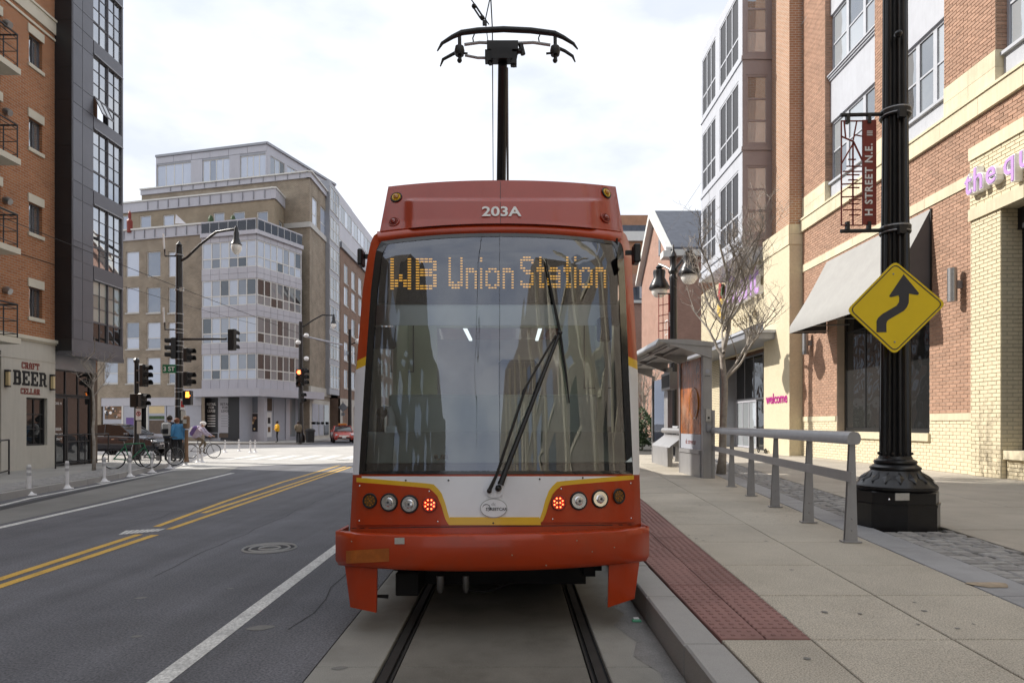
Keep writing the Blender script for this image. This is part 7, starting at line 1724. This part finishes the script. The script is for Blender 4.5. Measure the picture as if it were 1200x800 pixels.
# ================================================================= CARS
def car(name, label, cat, loc, rz, body, top, taxi=False, tall=1.0):
    t = thing(name, label, cat, loc); L_, W_ = 4.6, .90; Z = tall; B = V(loc)
    def X(x, y, z): return B+V((x, y, z))
    # stations along the car, nose at +x: (x, half width, bottom, shoulder, centre top)
    stn = [(2.30, .62, .34, .58, .62), (2.24, .74, .28, .70, .74), (2.0, .84, .24, .78, .84), (1.5, .89, .22, .86, .94), (.95, .90, .22, .92, 1.0), (.2, .90, .22, .94, .98), (-.8, .90, .22, .96, 1.0), (-1.6, .89, .23, .98, 1.05), (-2.0, .86, .28, .96, 1.06), (-2.22, .76, .36, .88, 1.0), (-2.28, .68, .42, .8, .9)]
    rows = []
    for x, w_, zb, zs, zt in stn:
        k = [(-w_*.80, zb), (-w_*.97, zb+.1), (-w_, (zb+zs)/2), (-w_*.97, zs-.06), (-w_*.88, zs), (-w_*.5, zt-.01), (0, zt)]; k += [(-y, z) for y, z in k[-2::-1]]
        rows.append([X(x, y, z*Z) for y, z in k])
    mb = MB(); mb.grid(rows); mb.add(rows[0], [tuple(range(len(rows[0])))]); mb.add(rows[-1], [tuple(range(len(rows[0])))[::-1]])
    bo = mb.build('body', body, t, smooth=50)
    gst = [(1.05, .80, .98), (.35, .66, 1.40), (-.5, .66, 1.47), (-1.2, .64, 1.42), (-1.85, .76, 1.03)]
    g = MB(); rows = [[X(x, -.82, .93*Z), X(x, -w_, z*Z), X(x, 0, (z+.03)*Z), X(x, w_, z*Z), X(x, .82, .93*Z)] for x, w_, z in gst]; g.grid(rows); g.build('glass', K['black_gloss'], t, smooth=30)
    rf = MB(); rf.grid([[X(x, -w_*1.01, (z+.008)*Z), X(x, 0, (z+.042)*Z), X(x, w_*1.01, (z+.008)*Z)] for x, w_, z in gst[1:4]]); rf.build('roof', top, t, smooth='all')
    for s in (-1, 1):
        for (xa, ya, za), (xb, yb, zb2) in (((1.02, .80, .97), (.35, .67, 1.41)), ((-.45, .82, .95), (-.5, .67, 1.475)), ((-1.83, .77, 1.0), (-1.2, .65, 1.43))): MB().tube([X(xa, s*ya, za*Z), X(xb, s*yb, zb2*Z)], .04, 6).build('pillar', body, t)
        MB().cbox(X(.85, s*.98, 1.0*Z), (.14, .2, .13)).build('mirror', body, t, bevel=.03)
        MB().ball(X(2.12, s*.64, .68*Z), (.16, .16, .08), 10, 6).build('headlight', K['lens_clear'], t, smooth='all'); MB().ball(X(-2.2, s*.66, .8*Z), (.07, .14, .10), 8, 5).build('tail_light', K['lens_red'], t, smooth='all')
        for xw_ in (1.42, -1.38):
            wb_ = MB().lathe(X(xw_, s*.80, .32), [(.2, -.1), (.31, -.1), (.33, -.06), (.33, .06), (.31, .1), (.2, .1)], 18, 'y').build('wheel', K['tyre'], t, smooth=40)
            MB().lathe(X(xw_, s*.80, .32), [(.0, s*.07), (.06, s*.09), (.21, s*.085), (.22, s*.1)], 18, 'y').build('rim', K['rim'], wb_)
            MB().torus(X(xw_, s*.895, .34), .36, .03, 'y', 20, 5).build('wheel_arch', K['black_matte'], t)
        MB().cbox(X(.1, s*.905, .78*Z), (.16, .02, .03)).build('door_handle', K['chrome'], t)
    MB().cbox(X(2.285, 0, .60*Z), (.04, .85, .12), bevel if False else 0).build('grille', K['chrome'], t); MB().cbox(X(2.31, 0, .42*Z), (.03, 1.1, .1)).build('intake', K['black'], t); MB().cbox(X(2.335, 0, .48*Z), (.012, .32, .12)).build('number_plate', K['white_paint'], t)
    if taxi: MB().cbox(X(-.1, 0, 1.575*Z), (.22, .75, .16)).build('roof_sign', K['lens_amber'], t, bevel=.03); [MB().cbox(X(-1.1, s*.895, .72*Z), (1.3, .02, .3)).build('door_panel', K['car_grey'], t) for s in (-1, 1)]
    t.rotation_euler = (0, 0, rz); return t
tx_ = G(397, 518.5); car('taxi', 'red and grey taxi with lit roof sign approaching beyond the crossing', 'taxi', tuple(tx_+V((0, 1.2, 0))), -math.pi/2+.32, K['taxi_red'], K['taxi_red'], True)
sv = V((P(135, 0, 33.5).x+.45, 33.5, 0)); car('parked_car', 'dark blue car on the cross street, behind the slim tree', 'car', tuple(sv), -.12, K['car_dark'], K['car_dark'], False, 1.1)
# ================================================================= BICYCLES
def bike(label, loc, rz, col, group=None):
    t = thing('bicycle', label, 'bicycle', loc, group); B = V(loc); X = lambda x, z, y=0: B+V((x, y, z)); r = .34
    for xw_, nm in ((.52, 'front'), (-.52, 'rear')):
        wl = MB().torus(X(xw_, r), r-.015, .018, 'y', 26, 5).build('wheel', K['tyre'], t, smooth='all'); sp = MB()
        for k in range(10): g = math.pi*k/10; d = V((math.cos(g), 0, math.sin(g)))*(r-.02); sp.tube([X(xw_, r)-d, X(xw_, r)+d], .003, 3)
        tag(sp.build('spokes', K['steel'], wl), kind='stuff'); MB().torus(X(xw_, r), r-.035, .008, 'y', 24, 4).build('rim', K['rim'], wl)
    bb, st, ht, hb = X(-.08, .29), X(-.22, .82), X(.34, .84), X(.36, .72)
    fm_ = MB()
    for a, b in ((bb, st), (st, ht), (bb, hb), (X(-.52, r), bb), (X(-.52, r), X(-.2, .76)), (hb, X(.52, r)), (ht, hb)): fm_.tube([a, b], .019, 6)
    tag(fm_.build('frame', K[col], t, smooth=40)); MB().tube([ht, X(.36, .98), X(.42, 1.0)], .014, 6).build('stem', K['black'], t); MB().tube([X(.46, 1.0, -.28), X(.42, 1.02, -.1), X(.42, 1.02, .1), X(.46, 1.0, .28)], .014, 6).build('handlebar', K['black'], t)
    MB().tube([st, X(-.25, .94)], .014, 6).build('seat_post', K['steel'], t); MB().ball(X(-.27, .96), (.14, .07, .035), 10, 6).build('saddle', K['black'], t, smooth='all')
    MB().lathe(X(-.08, .29), [(.0, -.04), (.09, -.04), (.09, -.05), (0, -.05)], 16, 'y').build('chainring', K['steel'], t); MB().tube([X(-.08, .29, -.06), X(.06, .2, -.06)], .012, 5).build('crank', K['steel'], t); MB().tube([X(-.08, .29, .06), X(-.22, .38, .06)], .012, 5).build('crank', K['steel'], t)
    t.rotation_euler = (0, 0, rz); return t
bike('bicycle parked at the short signal pole, with green frame', tuple(G(155, 549, ZL)), .5, 'sign_green', 'bicycles parked on the corner'); bike('black bicycle parked beside the person with the grey backpack', tuple(G(187.5, 546, ZL)), .9, 'black', 'bicycles parked on the corner')
cyc = G(237, 536.5); cyb = bike('bicycle ridden by the cyclist in the pale helmet', tuple(cyc), .12, 'metal_grey')
sc_t = thing('kick_scooter', 'kick scooter standing against the wall under the welcome lettering', 'scooter', (12.3, 32.9, ZP)); q = V((12.2, 31.6, ZP))
for dy in (-.4, .5): MB().torus(q+V((0, dy, .12)), .10, .025, 'x', 16, 5).build('wheel', K['tyre'], sc_t)
MB().cbox(q+V((0, .05, .17)), (.14, .8, .04)).build('deck', K['black'], sc_t); MB().tube([q+V((0, .5, .2)), q+V((0, .36, 1.25))], .03, 6).build('steering_post', K['black'], sc_t); MB().tube([q+V((-.28, .36, 1.25)), q+V((.28, .36, 1.25))], .02, 6).build('handlebar', K['black'], sc_t)
# ================================================================= PEOPLE
def person(label, loc, rz, J, mats, h=1.75, hair='hair', extra=None):
    t = thing('person', label, 'person', loc); B = V(loc); s = h/1.75
    base = dict(pelvis=(0, 0, .95), belly=(0, .0, 1.12), chest=(0, .01, 1.32), neck=(0, .015, 1.49), head=(0, .03, 1.60), crown=(0, .03, 1.70),
                shl=(-.18, 0, 1.42), ell=(-.23, -.02, 1.13), wrl=(-.22, .08, .88), hal=(-.215, .11, .80), shr=(.18, 0, 1.42), elr=(.23, -.02, 1.13), wrr=(.22, .08, .88), har=(.215, .11, .80),
                hil=(-.09, 0, .90), knl=(-.10, .03, .50), anl=(-.10, -.02, .09), tol=(-.11, .15, .04), hir=(.09, 0, .90), knr=(.10, .03, .50), anr=(.10, -.02, .09), tor=(.11, .15, .04))
    base.update(J or {})
    rad = dict(pelvis=.145, belly=.135, chest=.16, neck=.058, head=.098, crown=.075, shl=.072, shr=.072, ell=.052, elr=.052, wrl=.034, wrr=.034, hal=.034, har=.034, hil=.095, hir=.095, knl=.066, knr=.066, anl=.045, anr=.045, tol=.036, tor=.036)
    bones = [('pelvis', 'belly', 0), ('belly', 'chest', 0), ('chest', 'neck', 0), ('neck', 'head', 2), ('head', 'crown', 2), ('chest', 'shl', 0), ('shl', 'ell', 0), ('ell', 'wrl', 0), ('wrl', 'hal', 2), ('chest', 'shr', 0), ('shr', 'elr', 0), ('elr', 'wrr', 0), ('wrr', 'har', 2),
             ('pelvis', 'hil', 1), ('hil', 'knl', 1), ('knl', 'anl', 1), ('anl', 'tol', 3), ('pelvis', 'hir', 1), ('hir', 'knr', 1), ('knr', 'anr', 1), ('anr', 'tor', 3)]
    for sd in 'lr':                                               # five fingers on each hand
        w_, hnd_ = V(base['wr'+sd]), V(base['ha'+sd]); d = (hnd_-w_).normalized(); sdv = d.cross(V((0, 1, 0)) if abs(d.y) < .8 else V((0, 0, 1))).normalized()
        for k in range(4):
            base[f'f{sd}{k}'] = tuple(hnd_+d*(.085-.012*abs(k-1.3))+sdv*(.018*(k-1.5))); rad[f'f{sd}{k}'] = .0085; bones.append(('ha'+sd, f'f{sd}{k}', 2))
        base[f'f{sd}t'] = tuple(hnd_+d*.02+sdv*-.05+V((0, .02, 0))); rad[f'f{sd}t'] = .010; bones.append(('wr'+sd, f'f{sd}t', 2))
    names = list(base); idx = {n: i for i, n in enumerate(names)}
    me = bpy.data.meshes.new('body'); me.from_pydata([V(base[n])*s for n in names], [(idx[a], idx[b]) for a, b, _ in bones], [])
    o = bpy.data.objects.new('body', me); COL.objects.link(o); sk = o.modifiers.new('skin', 'SKIN'); sk.use_smooth_shade = True
    for n in names:
        v = me.skin_vertices[0].data[idx[n]]; r = rad[n]*s*(1.08 if n in ('pelvis', 'belly', 'chest') else 1); v.radius = (r, r*.8 if n in ('pelvis', 'belly', 'chest') else r); v.use_root = n == 'pelvis'
    sb = o.modifiers.new('sub', 'SUBSURF'); sb.levels = 1; sb.render_levels = 1
    dg = bpy.context.evaluated_depsgraph_get(); m2 = bpy.data.meshes.new_from_object(o.evaluated_get(dg)); bpy.data.objects.remove(o); bpy.data.meshes.remove(me)
    m2.materials.clear()
    for k in mats: m2.materials.append(K[k])
    seg = [(V(base[a])*s, V(base[b])*s, m_) for a, b, m_ in bones]
    def near(p):
        best = (9, 0)
        for a, b, m_ in seg:
            ab = b-a; tt = max(0, min(1, (p-a).dot(ab)/max(1e-9, ab.length_squared))); d = (p-a-ab*tt).length
            if d < best[0]: best = (d, m_)
        return best[1]
    m2.polygons.foreach_set('material_index', [near(p.center) for p in m2.polygons]); m2.polygons.foreach_set('use_smooth', [True]*len(m2.polygons))
    bo = bpy.data.objects.new('body', m2); COL.objects.link(bo); bo.parent = t; ORG[bo.name] = B
    hd = V(base['head'])*s; Xh = lambda p: B+hd+V(p)*s
    hr = MB(); hr.ball(Xh((0, -.022, .045)), (.103*s, .108*s, .105*s), 12, 8); hr.build('hair', K[hair], t, smooth='all')
    MB().ball(Xh((0, .098, -.005)), (.014*s, .024*s, .02*s), 6, 4).build('nose', K[mats[2]], t); MB().cbox(Xh((0, .092, -.05)), (.045*s, .012, .01)).build('mouth', K['rust_text'], t)
    for sx_ in (-1, 1): MB().ball(Xh((sx_*.035, .088, .022)), .011*s, 6, 4).build('eye', K['black'], t); MB().ball(Xh((sx_*.1, .0, .0)), (.014*s, .022*s, .032*s), 6, 4).build('ear', K[mats[2]], t)
    if extra: extra(t, B, s, base)
    t.rotation_euler = (0, 0, rz); return t
def jacket(m):
    def f(t, B, s, b):
        mb = MB(); X = lambda k, d=(0, 0, 0): B+(V(b[k])+V(d))*s
        mb.tube([X('pelvis', (0, 0, -.06)), X('pelvis', (0, 0, .04)), X('belly'), X('chest'), X('chest', (0, 0, .12)), X('neck', (0, 0, -.02))], [.185*s, .19*s, .18*s, .195*s, .15*s, .075*s], 14); mb.build('jacket', K[m], t, smooth='all')
        for sd in 'lr': MB().tube([X('sh'+sd), X('el'+sd), X('wr'+sd)], [.085*s, .068*s, .05*s], 9).build('sleeve', K[m], t, smooth='all')
    return f
gA = G(197.5, 541, ZL); gB = G(208.5, 541, ZL)
person('person in dark jacket wearing a grey backpack, standing on the corner', tuple(gA), math.pi*.08-.3, dict(hal=(-.12, .26, .98), wrl=(-.16, .2, 1.0), ell=(-.24, .02, 1.12), head=(.02, .05, 1.59)), ['cloth_navy', 'cloth_black', 'skin', 'shoe'], 1.84, 'hair', jacket('cloth_navy'))
bpk = thing('backpack', 'grey backpack worn by the person in the dark jacket', 'backpack', gA+V((0, -.2, 1.3))); q = gA+V((.05, -.24, 1.28))
MB().cbox(q, (.32, .18, .5)).build('bag', K['cloth_grey'], bpk, bevel=.05); MB().cbox(q+V((0, -.1, -.08)), (.24, .06, .2)).build('pocket', K['cloth_black'], bpk, bevel=.02)
person('person with red hair in a bright blue jacket, standing beside the backpacker', tuple(gB), .9, dict(hal=(-.1, .28, .84), wrl=(-.13, .22, .9), head=(-.02, .07, 1.58)), ['cloth_blue', 'cloth_black', 'skin', 'shoe'], 1.74, 'hair_red', jacket('cloth_blue'))
def helm(t, B, s, b):
    jacket('cloth_lilac')(t, B, s, b); q = B+V(b['head'])*s; MB().ball(q+V((0, -.01, .055)), (.125*s, .15*s, .10*s), 12, 8).build('helmet', K['cloth_white'], t, smooth='all')
sit = dict(pelvis=(0, -.26, 1.02), belly=(0, -.20, 1.17), chest=(0, -.08, 1.35), neck=(0, 0, 1.50), head=(0, .05, 1.60), crown=(0, .05, 1.70), shl=(-.18, -.04, 1.42), ell=(-.24, .14, 1.2), wrl=(-.26, .36, 1.06), hal=(-.26, .43, 1.04), shr=(.18, -.04, 1.42), elr=(.24, .14, 1.2), wrr=(.26, .36, 1.06), har=(.26, .43, 1.04),
           hil=(-.09, -.24, .98), knl=(-.10, .12, .72), anl=(-.09, .02, .27), tol=(-.09, .16, .22), hir=(.09, -.24, .98), knr=(.10, .10, .84), anr=(.09, -.14, .46), tor=(.09, 0, .40))
person('cyclist in a lilac jacket and pale helmet riding across the corner', tuple(cyc), .12-math.pi/2, sit, ['cloth_lilac', 'cloth_camo', 'skin', 'shoe'], 1.75, 'hair', helm)
bp2 = thing('backpack', 'violet backpack on the back of the cyclist', 'backpack', cyc+V((-.3, 0, 1.3))); MB().cbox(cyc+V((-.36, -.04, 1.30)), (.22, .32, .5), ry=.5).build('bag', K['cloth_violet'], bp2, bevel=.06); MB().cbox(cyc+V((-.47, -.06, 1.35)), (.06, .24, .3), ry=.5).build('pocket', K['cloth_white'], bp2, bevel=.02)
gC = G(325, 518.2, ZL); person('person in a yellow and orange safety jacket standing on the far corner', tuple(gC), 1.9, dict(hal=(-.1, .3, 1.08), wrl=(-.15, .24, 1.05), har=(.08, .3, 1.08), wrr=(.14, .24, 1.05)), ['cloth_yellow', 'cloth_black', 'skin_dark', 'shoe'], 1.72, 'hair', jacket('cloth_yellow'))
gD = G(349.5, 519, ZL); person('person in brown camouflage jacket by the far signal pole', tuple(gD), .5, dict(hal=(-.1, .3, 1.0), wrl=(-.14, .25, 1.0)), ['cloth_camo', 'cloth_black', 'skin_dark', 'shoe'], 1.68, 'hair', jacket('cloth_camo'))
